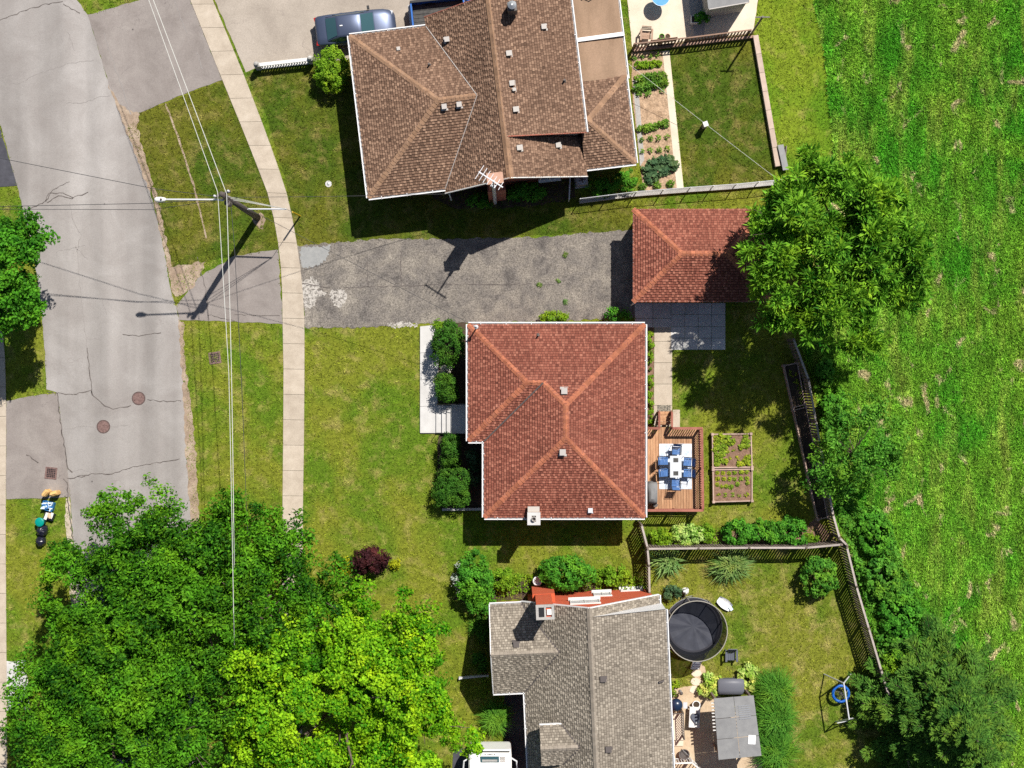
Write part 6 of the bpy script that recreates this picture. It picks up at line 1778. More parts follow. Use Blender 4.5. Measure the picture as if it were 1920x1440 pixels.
q = W(1284, 1108)
or_ = thing('garden_ornament', 'white garden ornament among plants above the trampoline', 'ornament', (q.x, q.y, 0))
MB().lathe((q.x, q.y, 0), [(0.20, 0), (0.22, 0.12), (0.10, 0.25), (0.13, 0.5), (0.05, 0.7)], 12).build('figure', MT['offwhite'], or_)
MB().box((q.x, q.y + 0.12, 0.35), (0.34, 0.08, 0.5), 0.5).build('wing', MT['white'], or_)
# stepping stones
for k, (px, py, r_) in enumerate(((1306, 1262, 0.3), (1304, 1278, 0.32), (1303, 1293, 0.34))):
    q = W(px, py); P = [(q.x + r_ * (1 + random.uniform(-.15, .15)) * math.cos(2 * math.pi * j / 9), q.y + r_ * 0.7 * (1 + random.uniform(-.15, .15)) * math.sin(2 * math.pi * j / 9)) for j in range(9)]
    o = MB().prism(P, 0.0, 0.045).build('stepping_stone', MT['patio']); tag(o, ['stepping stone at the foot of the trampoline ladder', 'middle one of three stepping stones', 'stepping stone nearest the tan patio'][k], 'stepping stone', 'stepping stones')

# ---------------------------------------------------------------- pergola and patio things of the south yard
pg = thing('pergola', 'pergola with a grey panelled roof at the edge of the south patio', 'pergola', (*W(1380, 1362).xy, 0))
ZP = 2.5
Q = [W(1338, 1309, ZP), W(1413, 1303, ZP), W(1428, 1417, ZP), W(1347, 1425, ZP)]
for i in range(3):
    for j in range(2):
        def bl_(u, v): return Q[0].lerp(Q[1], u).lerp(Q[3].lerp(Q[2], u), v)
        u0, u1, v0, v1 = j / 2 + 0.004, (j + 1) / 2 - 0.004, i / 3 + 0.004, (i + 1) / 3 - 0.004
        P = [bl_(u0, v0), bl_(u1, v0), bl_(u1, v1), bl_(u0, v1)]
        dz = 0.01 * ((i + j) % 2)
        MB().prism([(p.x, p.y) for p in P], ZP + dz, ZP + 0.03 + dz).build('roof_panel', MT['shed_roof'], pg)
mb = None
for k in range(7):
    p, q2 = bl_(0.58, 0.16 + 0.035 * k), bl_(0.86, 0.155 + 0.035 * k); piece_bar('roof_rib', MT['metal'], pg, (p.x, p.y, ZP + 0.05), (q2.x, q2.y, ZP + 0.05), 0.05, 0.03)
p = bl_(0.82, 0.72); piece('skylight', MT['white'], pg, (p.x, p.y, ZP + 0.06), (0.42, 0.52, 0.02), R(-3))
for k in range(9):
    p, q2 = bl_(-0.07, 0.08 + 0.055 * k), bl_(0.95, 0.08 + 0.055 * k); piece_bar('rafter', MT['offwhite'], pg, (p.x, p.y, ZP - 0.07), (q2.x, q2.y, ZP - 0.07), 0.05, 0.12)
for u in (0.06, 0.94):
    for v in (0.05, 0.93): p = bl_(u, v); piece('post', MT['fence'], pg, (p.x, p.y, 1.2), (0.12, 0.12, 2.4), R(-3))
for v in (0.05, 0.93): p, q2 = bl_(0.02, v), bl_(0.98, v); piece_bar('beam', MT['fence'], pg, (p.x, p.y, ZP - 0.2), (q2.x, q2.y, ZP - 0.2), 0.08, 0.14)
q = W(1371, 1288, 0.7)
sbx = thing('storage_box', 'dark grey storage box with a rounded lid above the pergola', 'storage box', (q.x, q.y, 0))
MB().box((q.x, q.y, 0.3), (1.36, 0.78, 0.6), R(2)).build('chest', MT['greypl'], sbx)
mb = MB(); secs = []
MT['boxlid'] = M_('box_lid', (0.12, 0.125, 0.15), rough=0.45)
for y, z in ((-0.46, 0.60), (-0.44, 0.68), (-0.2, 0.75), (0.2, 0.75), (0.44, 0.68), (0.46, 0.60)):
    secs.append([(q.x + x, q.y + y * (1 if abs(x) < 0.7 else 0.8), z - (0.0 if abs(x) < 0.7 else 0.05)) for x in (-0.76, -0.66, 0, 0.66, 0.76)])
loft(mb, secs); mb.build('lid', MT['boxlid'], sbx, smooth=True)
q = W(1270, 1322, 0.9)
bq = thing('barbecue', 'round-hooded dark blue barbecue against the grey-roofed house', 'barbecue', (q.x, q.y, 0))
MT['navy'] = M_('navy_enamel', (0.012, 0.025, 0.06), rough=0.3, spec=0.5)
MB().lathe((q.x - 0.05, q.y, 0.6), [(0.25, 0), (0.36, 0.15), (0.37, 0.3), (0.30, 0.46), (0.10, 0.54)], 18).build('kettle', MT['navy'], bq, smooth=True)
for k in range(3): a_ = 2.1 * k; MB().tube([(q.x + 0.2 * math.cos(a_), q.y + 0.2 * math.sin(a_), 0.7), (q.x + 0.34 * math.cos(a_), q.y + 0.34 * math.sin(a_), 0)], 0.02, 6).build('leg', MT['metal'], bq)
MB().box((q.x + 0.48, q.y - 0.05, 0.75), (0.24, 0.36, 0.04)).build('side_shelf', MT['metal_w'], bq)
q = W(1304, 1348, 0.9)
fz = thing('patio_bench', 'white patio bench with a dark heart-shaped cushion', 'bench', (q.x, q.y, 0))
MB().box((q.x, q.y, 0.50), (0.62, 1.2, 0.05), R(-3)).build('seat', MT['offwhite'], fz)
for dx in (-0.26, 0.26):
    for dy in (-0.54, 0.54): MB().box((q.x + dx, q.y + dy, 0.24), (0.07, 0.07, 0.48)).build('leg', MT['offwhite'], fz)
P = []
for k in range(24):
    a_ = 2 * math.pi * k / 24; x = 16 * math.sin(a_) ** 3; y = 13 * math.cos(a_) - 5 * math.cos(2 * a_) - 2 * math.cos(3 * a_) - math.cos(4 * a_)
    P.append((q.x + x * 0.016 + 0.03, q.y + y * 0.022 - 0.02))
MB().prism(P, 0.53, 0.62).build('cushion', MT['greypl'], fz)
q = W(1306, 1322, 0.5); pl_ = thing('planter_pot', 'round white pot beside the patio bench', 'pot', (q.x, q.y, 0))
MB().lathe((q.x, q.y, 0), [(0.15, 0), (0.22, 0.4), (0.24, 0.42), (0.19, 0.42), (0.17, 0.34)], 16).build('pot', MT['white'], pl_)
MB().lathe((q.x, q.y, 0.30), [(0.18, 0), (0.18, 0.06)], 12).build('soil', MT['soil_dark'], pl_)
q = W(1283, 1415, 0.4); fp = thing('fire_bowl', 'round dark metal fire bowl on the tan patio', 'fire pit', (q.x, q.y, 0))
MB().lathe((q.x, q.y, 0.12), [(0.12, 0), (0.24, 0.12), (0.30, 0.26), (0.32, 0.28), (0.27, 0.27), (0.18, 0.12)], 20).build('bowl', MT['vent_d'], fp)
for k in range(3): a_ = 2.09 * k; MB().tube([(q.x + 0.26 * math.cos(a_), q.y + 0.26 * math.sin(a_), 0.0), (q.x + 0.2 * math.cos(a_), q.y + 0.2 * math.sin(a_), 0.25)], 0.02, 5).build('leg', MT['black'], fp)
MB().tube([(q.x - 0.1, q.y + 0.3, 0.40), (q.x + 0.25, q.y - 0.05, 0.42)], 0.015, 5).build('poker', MT['metal'], fp)
railing('porch_railing', 'dark railing round the back door landing of the grey-roofed house', 'railing', [(1260, 1338), (1281, 1338), (1283, 1386)], 1.1, MT['vent_d'], 0.14, 0.025, 0.1, topw=0.05)
railing('porch_railing', 'white porch railing at the bottom edge beside the fire bowl', 'railing', [(1266, 1431), (1298, 1430), (1316, 1446)], 1.1, MT['offwhite'], 0.15, 0.05, 0.1, topw=0.09)
q = W(1268, 1362); ldg = thing('back_step', 'tan back door landing inside the dark railing', 'step', (q.x, q.y, 0))
MB().box((q.x, q.y, 0.1), (0.9, 1.5, 0.2)).build('slab', MT['patio'], ldg); MB().box((q.x, q.y - 0.95, 0.05), (0.8, 0.35, 0.1)).build('tread', MT['patio'], ldg)
q = W(1276, 1298, 0.3); wp_ = thing('garden_lantern', 'small round lantern on the path edge near the blue barbecue', 'lantern', (q.x, q.y, 0))
MB().lathe((q.x, q.y, 0), [(0.10, 0), (0.10, 0.05), (0.03, 0.08), (0.03, 0.4), (0.11, 0.45), (0.11, 0.6), (0.02, 0.68)], 12).build('stem', MT['vent_d'], wp_)
MB().lathe((q.x, q.y, 0.47), [(0.112, 0), (0.112, 0.1)], 12).build('glass', MT['lamp_glass'], wp_)

# swing frame with blue saucer
T1, T2 = W(1582, 1281, 2.3), W(1592, 1348, 2.3)
sw = thing('swing_set', 'pale metal swing frame with a blue round net swing', 'swing', (*((T1 + T2) / 2).xy, 0))
MB().tube([T1, T2], 0.045, 8).build('top_bar', MT['metal_w'], sw)
for f_, tp in (((1545, 1264), T1), ((1597, 1262), T1), ((1567, 1353), T2), ((1604, 1346), T2)):
    g_ = W(*f_); MB().tube([tp, (g_.x, g_.y, 0)], 0.04, 8).build('leg', MT['metal_w'], sw)
a, b = W(1567, 1353), W(1604, 1346); MB().tube([(a.x, a.y, 0.35), (b.x, b.y, 0.35)], 0.03, 6).build('brace', MT['metal_w'], sw)
MT['bluepad'] = M_('blue_pad', (0.01, 0.10, 0.42), rough=0.4)
c = W(1577, 1301, 0.6)
MB().ring((c.x, c.y, 0.55), 0.46, 0.085, 32, 8).build('saucer_rim', MT['bluepad'], sw, smooth=True)
nt_ = MB()
for k in range(8):
    a_ = math.pi * k / 8; nt_.tube([(c.x - 0.42 * math.cos(a_), c.y - 0.42 * math.sin(a_), 0.54), (c.x, c.y, 0.46), (c.x + 0.42 * math.cos(a_), c.y + 0.42 * math.sin(a_), 0.54)], 0.012, 5)
nt_.build('saucer_net', MT['black'], sw, kind='stuff')
tm = T1.lerp(T2, 0.35)
for dx, dy in ((0.4, 0.2), (-0.4, 0.2), (0.4, -0.2), (-0.4, -0.2)): MB().tube([(c.x + dx, c.y + dy, 0.58), (tm.x, tm.y + dy * 0.5, 2.28)], 0.012, 5).build('rope', MT['wire'], sw)

# ---------------------------------------------------------------- north patio things
MT['blue_top'] = M_('blue_table', [(0.3, (0.06, 0.26, 0.62)), (0.7, (0.10, 0.34, 0.70))], 3, rough=0.35)
q = W(1239, -6, 1.0)
tb = thing('round_table', 'round blue table on the north patio at the top edge', 'table', (q.x, q.y, 0.02))
MB().lathe((q.x, q.y, 0.96), [(0.50, 0), (0.52, 0.02), (0.52, 0.05), (0.48, 0.055)], 32).build('table_top', MT['blue_top'], tb)
MB().ring((q.x, q.y, 1.0), 0.52, 0.025, 32, 6).build('edge_band', MT['bottle'], tb)
MB().tube([(q.x, q.y, 0.05), (q.x, q.y, 0.96)], 0.04, 8).build('leg', MT['metal'], tb)
MB().lathe((q.x, q.y, 0.02), [(0.28, 0), (0.26, 0.04), (0.05, 0.07)], 16).build('base', MT['metal'], tb)
MT['chairwood'] = M_('chair_wood', [(0.3, (0.33, 0.21, 0.15)), (0.7, (0.45, 0.31, 0.23))], 4, rnd=0.1)
q = W(1212, 65, 0.5)
wc = thing('wooden_armchair', 'brown wooden armchair on the north patio next to two pots', 'chair', (q.x, q.y, 0))
rz = R(-4)
for k in range(4): MB().box((q.x, q.y - 0.18 + 0.12 * k, 0.42), (0.50, 0.11, 0.03), rz).build('seat_slat', MT['chairwood'], wc)
for k in range(3): MB().box((q.x, q.y + 0.30 + 0.05 * k, 0.55 + 0.13 * k), (0.56, 0.03, 0.11), rz).build('back_slat', MT['chairwood'], wc)
for s_ in (-1, 1):
    MB().box((q.x + s_ * 0.32, q.y - 0.02, 0.64), (0.10, 0.66, 0.03), rz).build('armrest', MT['chairwood'], wc)
    for yy in (-0.28, 0.26): MB().box((q.x + s_ * 0.31, q.y + yy, 0.32), (0.06, 0.06, 0.64), rz).build('leg', MT['chairwood'], wc)
for px, lab in ((1241, 'green glazed pot on the north patio beside the wooden armchair'), (1252, 'brown clay pot on the north patio, the farther of two pots')):
    q = W(px, 68, 0.3); pp_ = thing('flower_pot', lab, 'pot', (q.x, q.y, 0))
    MB().lathe((q.x, q.y, 0), [(0.10, 0), (0.15, 0.28), (0.165, 0.3), (0.13, 0.3), (0.12, 0.24)], 14).build('pot', MT['lf_shrub'] if px < 1245 else MT['chairwood'], pp_)
    MB().lathe((q.x, q.y, 0.2), [(0.125, 0), (0.125, 0.05)], 12).build('soil', MT['soil_dark'], pp_)
Q = [W(1318, -70, 2.4), W(1398, -82, 2.4), W(1405, 4, 2.4), W(1328, 17, 2.4)]
sd = thing('garden_shed', 'garden shed with a flat grey roof on the north patio', 'shed', (*((Q[0] + Q[2]) / 2).xy, 0))
MB().prism([(p.x, p.y) for p in Q], 2.33, 2.42).build('roof', MT['shed_roof'], sd)
cq = (Q[0] + Q[2]) / 2
MB().prism([(cq.x + (p.x - cq.x) * 0.93, cq.y + (p.y - cq.y) * 0.93) for p in Q], 0, 2.33).build('wall', MT['concrete_g'], sd)
MB().bar((Q[3] + Vector((0.05, -0.02, -0.0))), (Q[2] + Vector((-0.05, -0.02, 0.0))), 0.05, 0.1).build('roof_edge', MT['vent'], sd)
q = W(1303, 36, 0.5); bxp = thing('patio_planter', 'white square planter with a leafy plant on the north patio', 'planter', (q.x, q.y, 0))
MB().box((q.x, q.y, 0.25), (0.42, 0.42, 0.5)).build('tub', MT['white'], bxp)
MB().box((q.x, q.y, 0.5), (0.36, 0.36, 0.02)).build('soil', MT['soil_dark'], bxp)
PLANTER_AT = (q.x + 0.25, q.y - 0.05)
# air conditioner
q = W(1091, 336, 0.8)
ac = thing('air_conditioner', 'square grey outdoor air conditioner at the corner of the sunroom', 'air conditioner', (q.x, q.y, 0))
MB().box((q.x, q.y, 0.4), (0.66, 0.66, 0.76), rz_n).build('casing', MT['vent'], ac)
MB().lathe((q.x, q.y, 0.78), [(0.28, 0), (0.28, 0.015), (0.25, 0.02)], 20).build('fan_grille', MT['metal'], ac)
for k in range(5): a_ = 1.257 * k; MB().box((q.x + 0.12 * math.cos(a_), q.y + 0.12 * math.sin(a_), 0.81), (0.2, 0.07, 0.01), a_).build('fan_blade', MT['vent_d'], ac)
MB().box((q.x, q.y, 0.02), (0.8, 0.8, 0.05), rz_n).build('pad', MT['concrete_g'], ac)
# white wall post at the grey-roofed house and satellite dish
q = W(1008, 1090, 0.8); dsh = thing('garden_urn', 'small white ring-shaped garden bowl among shrubs above the red chimney', 'ornament', (q.x, q.y, 0))
MB().ring((q.x, q.y, 0.7), 0.24, 0.05, 24, 8).build('rim', MT['white'], dsh, smooth=True)
MB().lathe((q.x, q.y, 0), [(0.16, 0), (0.05, 0.1), (0.05, 0.5), (0.22, 0.66)], 14).build('stem', MT['offwhite'], dsh)
a, b = W(862, 1270), W(915, 1265)
wf = thing('edging_wall', 'short white edging board in front of the grey-roofed house', 'edging', (*((a + b) / 2).xy, 0))
piece_bar('board', MT['concrete_w'], wf, (a.x, a.y, 0.15), (b.x, b.y, 0.15), 0.10, 0.3)
for q in (a, b): piece('stake', MT['concrete_w'], wf, (q.x, q.y, 0.17), (0.08, 0.13, 0.36))

# ---------------------------------------------------------------- vegetation
def unit(v): return v / (np.linalg.norm(v, axis=1, keepdims=True) + 1e-9)

def leaf_geo(C, A, N, L, Wd, fold=0.25):
    """rhombic leaves, slightly folded: centre C, axis A, normal N"""
    n = len(C)
    A = unit(A); B = unit(np.cross(N, A)); Nn = np.cross(A, B)
    L = L[:, None]; Wd = Wd[:, None]
    V = np.empty((n, 4, 3))
    V[:, 0] = C - A * L / 2
    V[:, 1] = C + B * Wd / 2 + Nn * Wd * fold
    V[:, 2] = C + A * L / 2
    V[:, 3] = C - B * Wd / 2 + Nn * Wd * fold
    return V.reshape(-1, 3), np.arange(4 * n).reshape(n, 4)

def foliage(name, C, A, N, L, Wd, mat, tint, parent):
    V, F = leaf_geo(C, A, N, L, Wd)
    off = ORIG.get(parent.name, Vector((0, 0, 0)))
    V -= np.array(off)
    return link_mesh(name, np_mesh(name, V, F, mat, np.clip(tint, 0, 1)), parent)

def lumpy_dirs(n, seed, zmin=-0.3, lumps=16, amp=0.22, width=0.5):
    g = np.random.default_rng(seed)
    D = unit(g.normal(size=(n * 3, 3))); D = D[D[:, 2] > zmin][:n]
    Ld = unit(g.normal(size=(lumps, 3))); Ld[:, 2] = np.abs(Ld[:, 2]) * 0.8
    La = g.uniform(-0.5, 1.0, lumps) * amp
    ang = np.arccos(np.clip(D @ Ld.T, -1, 1))
    r = 1 - amp * 0.3 + (np.exp(-(ang / width) ** 2) * La).sum(1)
    return D, r, g

def clump_crown(name, parent, c, rad, nclump, cr, nleaf, L, Wd, mat, seed, zmin=-0.25, amp=0.2, flat=0.75, inner=0.15, up=0.6, drift=None, sq=0.0):
    """leaf clumps spread through the shell of a lumpy ellipsoid"""
    D, r, g = lumpy_dirs(nclump, seed, zmin, amp=amp)
    m = len(D)
    k = g.uniform(0.80, 1.0, m)
    ins = g.random(m) < inner
    k[ins] = g.uniform(0.35, 0.8, ins.sum())
    if sq: D = D / (np.abs(D) ** 5).sum(1, keepdims=True) ** 0.2
    CC = np.array(c) + D * (r * k)[:, None] * np.array(rad)
    crr = cr * g.uniform(0.6, 1.3, m)
    ct = g.uniform(0.15, 0.85, m)
    idx = np.repeat(np.arange(m), nleaf); n = len(idx)
    O = unit(g.normal(size=(n, 3))) * (g.random(n) ** 0.45)[:, None]
    O[:, 2] *= flat
    P = CC[idx] + O * crr[idx][:, None]
    N = unit(0.55 * unit(O) + 0.35 * D[idx] + np.array([0, 0, up]) + 0.45 * g.normal(size=(n, 3)))
    A = g.normal(size=(n, 3)) + (0 if drift is None else np.array(drift))
    A = A - N * (A * N).sum(1, keepdims=True)
    t = ct[idx] + g.normal(0, 0.22, n)
    foliage(name, P, A, N, L * g.uniform(0.6, 1.35, n), Wd * g.uniform(0.6, 1.35, n), mat, t, parent)
    return CC

def limbs(parent, base, top, r0, ends, seed, n=8, jitter=0.25):
    rr = random.Random(seed)
    b = Vector(base); tp = Vector(top)
    mb = MB()
    mid = b.lerp(tp, 0.5) + Vector((rr.uniform(-.15, .15), rr.uniform(-.15, .15), 0))
    MB().tube([b, mid, tp], [r0, r0 * 0.8, r0 * 0.45], n).build('trunk', MT['bark'], parent, smooth=True)
    for e in ends:
        e = Vector(e); s_ = b.lerp(tp, rr.uniform(0.5, 0.95))
        m1 = s_.lerp(e, 0.45) + Vector((rr.uniform(-1, 1), rr.uniform(-1, 1), rr.uniform(0.2, 1))) * jitter * (e - s_).length * 0.35
        q = r0 * rr.uniform(0.22, 0.38)
        mb2 = MB().tube([s_, m1, e], [q, q * 0.65, q * 0.15], 6)
        for k in range(3):
            f = rr.uniform(0.35, 0.9); p0 = m1.lerp(e, f)
            d = (e - s_).normalized(); d2 = Vector((d.x + rr.uniform(-.9, .9), d.y + rr.uniform(-.9, .9), d.z + rr.uniform(-.1, .6)))
            mb2.tube([p0, p0 + d2 * (e - s_).length * 0.22], [q * 0.3, q * 0.08], 5)
        mb2.build('limb', MT['bark'], parent, smooth=True)

def bough_crown(name, parent, c, rad, nb, br, nclump, cr, nleaf, L, Wd, mat, seed, zmin=-0.2, amp=0.3, up=0.6, drift=None, flat=0.65):
    """crown of separate boughs, each a cloud of leaf clumps, with gaps between them"""
    D, r, g = lumpy_dirs(nb, seed, zmin, 14, amp)
    nb = len(D)
    k = g.uniform(0.60, 1.02, nb); ins = g.random(nb) < 0.25; k[ins] = g.uniform(0.2, 0.6, ins.sum())
    BC = np.array(c) + D * (r * k)[:, None] * (np.array(rad) - br * 0.55)
    bs = br * g.uniform(0.55, 1.25, nb); bt = g.uniform(0.2, 0.8, nb)
    bi = np.repeat(np.arange(nb), nclump); m = len(bi)
    O1 = unit(g.normal(size=(m, 3)) + D[bi] * 0.5 + np.array([0, 0, 0.45]))
    q = g.uniform(0.45, 1.05, m)
    CC = BC[bi] + O1 * (bs[bi] * q)[:, None] * np.array([1, 1, 0.6])
    crr = cr * g.uniform(0.5, 1.3, m); ct = np.clip(bt[bi] + g.normal(0, 0.14, m), 0, 1)
    idx = np.repeat(np.arange(m), nleaf); n = len(idx)
    O = unit(g.normal(size=(n, 3))) * (g.random(n) ** 0.45)[:, None]; O[:, 2] *= flat
    P = CC[idx] + O * crr[idx][:, None]
    N = unit(0.5 * unit(O) + 0.4 * O1[idx] + np.array([0, 0, up * 0.6]) + 0.65 * g.normal(size=(n, 3)))
    A = g.normal(size=(n, 3)) + (0 if drift is None else np.array(drift))
    A = A - N * (A * N).sum(1, keepdims=True)
    foliage(name, P, A, N, L * g.uniform(0.6, 1.35, n), Wd * g.uniform(0.6, 1.35, n), mat, ct[idx] + g.normal(0, 0.24, n), parent)
    return BC

def tree(name, label, px, py, zb, zt, rx, ry, mat, seed, nclump, cr, nleaf, L, Wd, trunk_r, base_px=None, group=None, nl=9, **kw):
    """broadleaf tree: crown centre pixel at mid-crown height, radii in photo pixels"""
    zm = (zb + zt) / 2; c = W(px, py, zm); f = (1 - zm / H) / S
    bp = W(*base_px) if base_px else Vector((c.x, c.y, 0))
    t = thing(name, label, 'tree', (bp.x, bp.y, 0), group)
    nb, br = kw.pop('boughs')
    CC = bough_crown('crown', t, (c.x, c.y, zm), (rx * f, ry * f, (zt - zb) / 2), nb, br, nclump, cr, nleaf, L, Wd, mat, seed, **kw)
    g = np.random.default_rng(seed + 1)
    ends = [CC[i] for i in g.integers(0, len(CC), nl)]
    limbs(t, (bp.x, bp.y, -0.05), (c.x, c.y, zm + (zt - zm) * 0.3), trunk_r, ends, seed)
    return t

TREES = 'broadleaf trees'
tree('ash_tree', 'huge dark green tree overhanging the road and the sidewalk', 352, 1128, 3.0, 9.2, 270, 232, MT['lf_ash'], 21, 9, 0.52, 78, 0.22, 0.10, 0.42, (395, 1060), TREES, 16, boughs=(190, 1.4), drift=(0.9, 0.5, 0))
tree('ash_tree', 'large dark green tree at the bottom left corner along the west verge', 215, 1325, 3.0, 9.8, 200, 225, MT['lf_ash'], 22, 9, 0.52, 78, 0.22, 0.10, 0.36, (215, 1270), TREES, 14, boughs=(145, 1.4), drift=(0.9, 0.5, 0))
tree('maple_tree', 'bright yellow-green maple in front of the grey-roofed house', 645, 1305, 2.6, 10.0, 256, 232, MT['lf_maple'], 23, 9, 0.46, 84, 0.17, 0.135, 0.36, (690, 1240), TREES, 16, boughs=(150, 1.15))
tree('maple_tree', 'dense round green tree at the left edge beside the road', 4, 508, 2.2, 8.4, 108, 150, MT['lf_west'], 24, 9, 0.40, 60, 0.18, 0.14, 0.22, (35, 530), TREES, 9, boughs=(62, 0.85), amp=0.2)
tree('cherry_tree', 'small loose green tree growing through the fence at the field edge', 1600, 850, 1.2, 5.2, 112, 112, MT['lf_small'], 25, 8, 0.34, 30, 0.19, 0.09, 0.12, (1590, 850), TREES, 16, boughs=(52, 0.75), amp=0.4)

def rosette_tree(name, label, px, py, zb, zt, rx, ry, mat, seed, nros, base_px):
    """crown of fronds: every rosette radiates narrow leaflets"""
    zm = (zb + zt) / 2; c = W(px, py, zm); f = (1 - zm / H) / S
    bp = W(*base_px); t = thing(name, label, 'tree', (bp.x, bp.y, 0), TREES)
    D, r, g = lumpy_dirs(nros, seed, -0.2, 18, 0.16)
    nb = 100; D, r = D[:nb], r[:nb]
    k = g.uniform(0.60, 0.96, nb); ins = g.random(nb) < 0.25; k[ins] = g.uniform(0.25, 0.6, ins.sum())
    BC = np.array([c.x, c.y, zm]) + D * (r * k)[:, None] * (np.array([rx * f, ry * f, (zt - zb) / 2]) - 0.35)
    bi = np.repeat(np.arange(nb), nros // nb); m = len(bi); D = D[bi]
    CC = BC[bi] + unit(g.normal(size=(m, 3)) + np.array([0, 0, 0.5])) * g.uniform(0.2, 1.05, m)[:, None] * np.array([1, 1, 0.55])
    per = 40
    idx = np.repeat(np.arange(m), per); n = len(idx)
    aim = unit(D[idx] * 0.5 + np.array([0, 0, 0.7]))
    dirs = unit(g.normal(size=(n, 3)) + aim * 0.9)
    Ls = g.uniform(0.22, 0.42, n); size = g.uniform(0.8, 1.35, m)[idx]
    start = g.uniform(0.03, 0.26, n)
    P = CC[idx] + dirs * ((Ls * 0.5 + start) * size)[:, None]
    P[:, 2] -= 0.12 * (start + Ls) ** 2
    N = unit(np.cross(dirs, np.cross(aim, dirs)) + 0.3 * g.normal(size=(n, 3)))
    tt = g.uniform(0.2, 0.8, m)[idx] + g.normal(0, 0.2, n)
    foliage('crown', P, dirs, N, Ls * size, 0.085 * size * g.uniform(0.7, 1.3, n), mat, tt, t)
    limbs(t, (bp.x, bp.y, -0.05), (c.x, c.y, zm + 0.6), 0.26, [CC[i] for i in g.integers(0, m, 14)], seed)
    return t
rosette_tree('sumac_tree', 'spreading green tree with star-like leaf sprays overhanging the garage roof', 1562, 472, 4.2, 10.2, 178, 208, MT['lf_walnut'], 31, 1500, (1545, 505))

def spruce(label, px, py, h, r, seed, mat):
    c = W(px, py, h * 0.35); g = np.random.default_rng(seed)
    t = thing('spruce_tree', label, 'tree', (c.x, c.y, 0))
    MB().tube([(c.x, c.y, -0.05), (c.x, c.y, h)], [0.26, 0.03], 10).build('trunk', MT['bark'], t)
    P, A, N, T_ = [], [], [], []
    br = MB()
    for lev in range(13):
        z = 0.7 + (h - 1.0) * lev / 12; rl = r * (1 - lev / 12.5) ** 0.85 + 0.15
        nb = int(7 + rl * 5)
        for b_ in range(nb):
            a_ = 2 * math.pi * b_ / nb + g.uniform(-.25, .25) + lev
            ln = rl * g.uniform(0.78, 1.12)
            d = np.array([math.cos(a_), math.sin(a_), -0.10])
            e = np.array([c.x, c.y, z]) + d * ln + np.array([0, 0, 0.12 * ln])
            br.tube([(c.x, c.y, z), tuple(e)], [0.03, 0.008], 4)
            n = int(36 + ln * 95)
            f = g.uniform(0.12, 1.02, n) ** 0.8
            sd_ = g.uniform(-1, 1, n)
            perp = np.array([-d[1], d[0], 0])
            wdt = 0.10 + 0.38 * (1 - np.abs(f - 0.6)) * min(1, ln)
            pp = np.array([c.x, c.y, z]) + np.outer(f * ln, d) + np.outer(sd_ * wdt, perp); pp[:, 2] += 0.12 * ln * f + g.uniform(-0.07, 0.07, n)
            P.append(pp); A.append(d * 0.8 + np.outer(sd_ * 1.2, perp) + 0.25 * g.normal(size=(n, 3)))
            N.append(np.array([0, 0, 1.0]) + 0.5 * g.normal(size=(n, 3))); T_.append(g.uniform(0.1, 0.75) + 0.2 * (f - 0.5) + g.normal(0, 0.2, n))
    br.build('limbs', MT['bark'], t, kind='stuff')
    P, A, N, T_ = map(np.concatenate, (P, A, N, T_)); n = len(P)
    foliage('crown', P, A, N, g.uniform(0.16, 0.34, n), g.uniform(0.05, 0.10, n), mat, T_, t)
spruce('broad dark spruce at the bottom right corner, behind the fence', 1775, 1345, 8.0, 4.7, 41, MT['lf_spruce'])

def shrub(name, label, px, py, r, h, mat, seed, L=0.10, Wd=0.06, dens=1.0, ry=None, group=None, cat='shrub', box=False, zb=0.05, cr=0.22, amp=0.30):
    zm = h * 0.5; c = W(px, py, zm); f = (1 - zm / H) / S
    rx_, ry_ = r * f, (ry or r) * f
    t = thing(name, label, cat, (c.x, c.y, 0), group)
    area = rx_ * ry_ * 3.1 + (rx_ + ry_) * h * 2
    nc = max(10, int(area * (20 if box else 10) * dens))
    CC = clump_crown('foliage', t, (c.x, c.y, zm), (rx_, ry_, h / 2), nc, cr, 42, L, Wd, mat, seed, zmin=-0.6, amp=amp, inner=0.2, sq=0.45 if box else 0.0)
    CCm = CC
    mb = MB(); rr = random.Random(seed)
    for k in range(4):
        a_ = rr.uniform(0, 6.28)
        mb.tube([(c.x, c.y, -0.03), (c.x + 0.5 * rx_ * math.cos(a_), c.y + 0.5 * ry_ * math.sin(a_), h * 0.55)], [0.03, 0.01], 5)
    mb.build('stem', MT['bark'], t)
    return t

# front garden of the red-roofed house
shrub('cedar_shrub', 'tall bushy cedar beside the north end of the front walk', 840, 641, 31, 2.6, MT['lf_cedar'], 60, 0.13, 0.05, 1.1, 42)
shrub('cedar_shrub', 'square clipped cedar just above the entrance steps', 838, 728, 19, 1.7, MT['lf_cedar'], 61, 0.10, 0.045, 1.2, 25, box=True)
shrub('cedar_shrub', 'narrow clipped cedar just below the entrance steps', 846, 843, 15, 1.9, MT['lf_cedar'], 62, 0.10, 0.045, 1.2, 29, box=True)
shrub('cedar_shrub', 'big square clipped cedar at the south-west corner of the red-roofed house', 850, 912, 31, 1.8, MT['lf_cedar'], 63, 0.12, 0.045, 1.2, 37, box=True)
shrub('flowering_shrub', 'pale yellow-green plant leaning over the front walk', 829, 712, 12, 0.7, MT['lf_hosta'], 64, 0.12, 0.07, 1.0)
shrub('rose_bush', 'white-flowered bush between the two cedars of the front walk', 838, 695, 12, 0.9, MT['petal'], 65, 0.08, 0.07, 0.25)
shrub('hydrangea', 'shaded bluish-green bush in the corner under the front eaves', 885, 858, 13, 0.9, MT['lf_blue'], 66, 0.14, 0.09, 0.9)
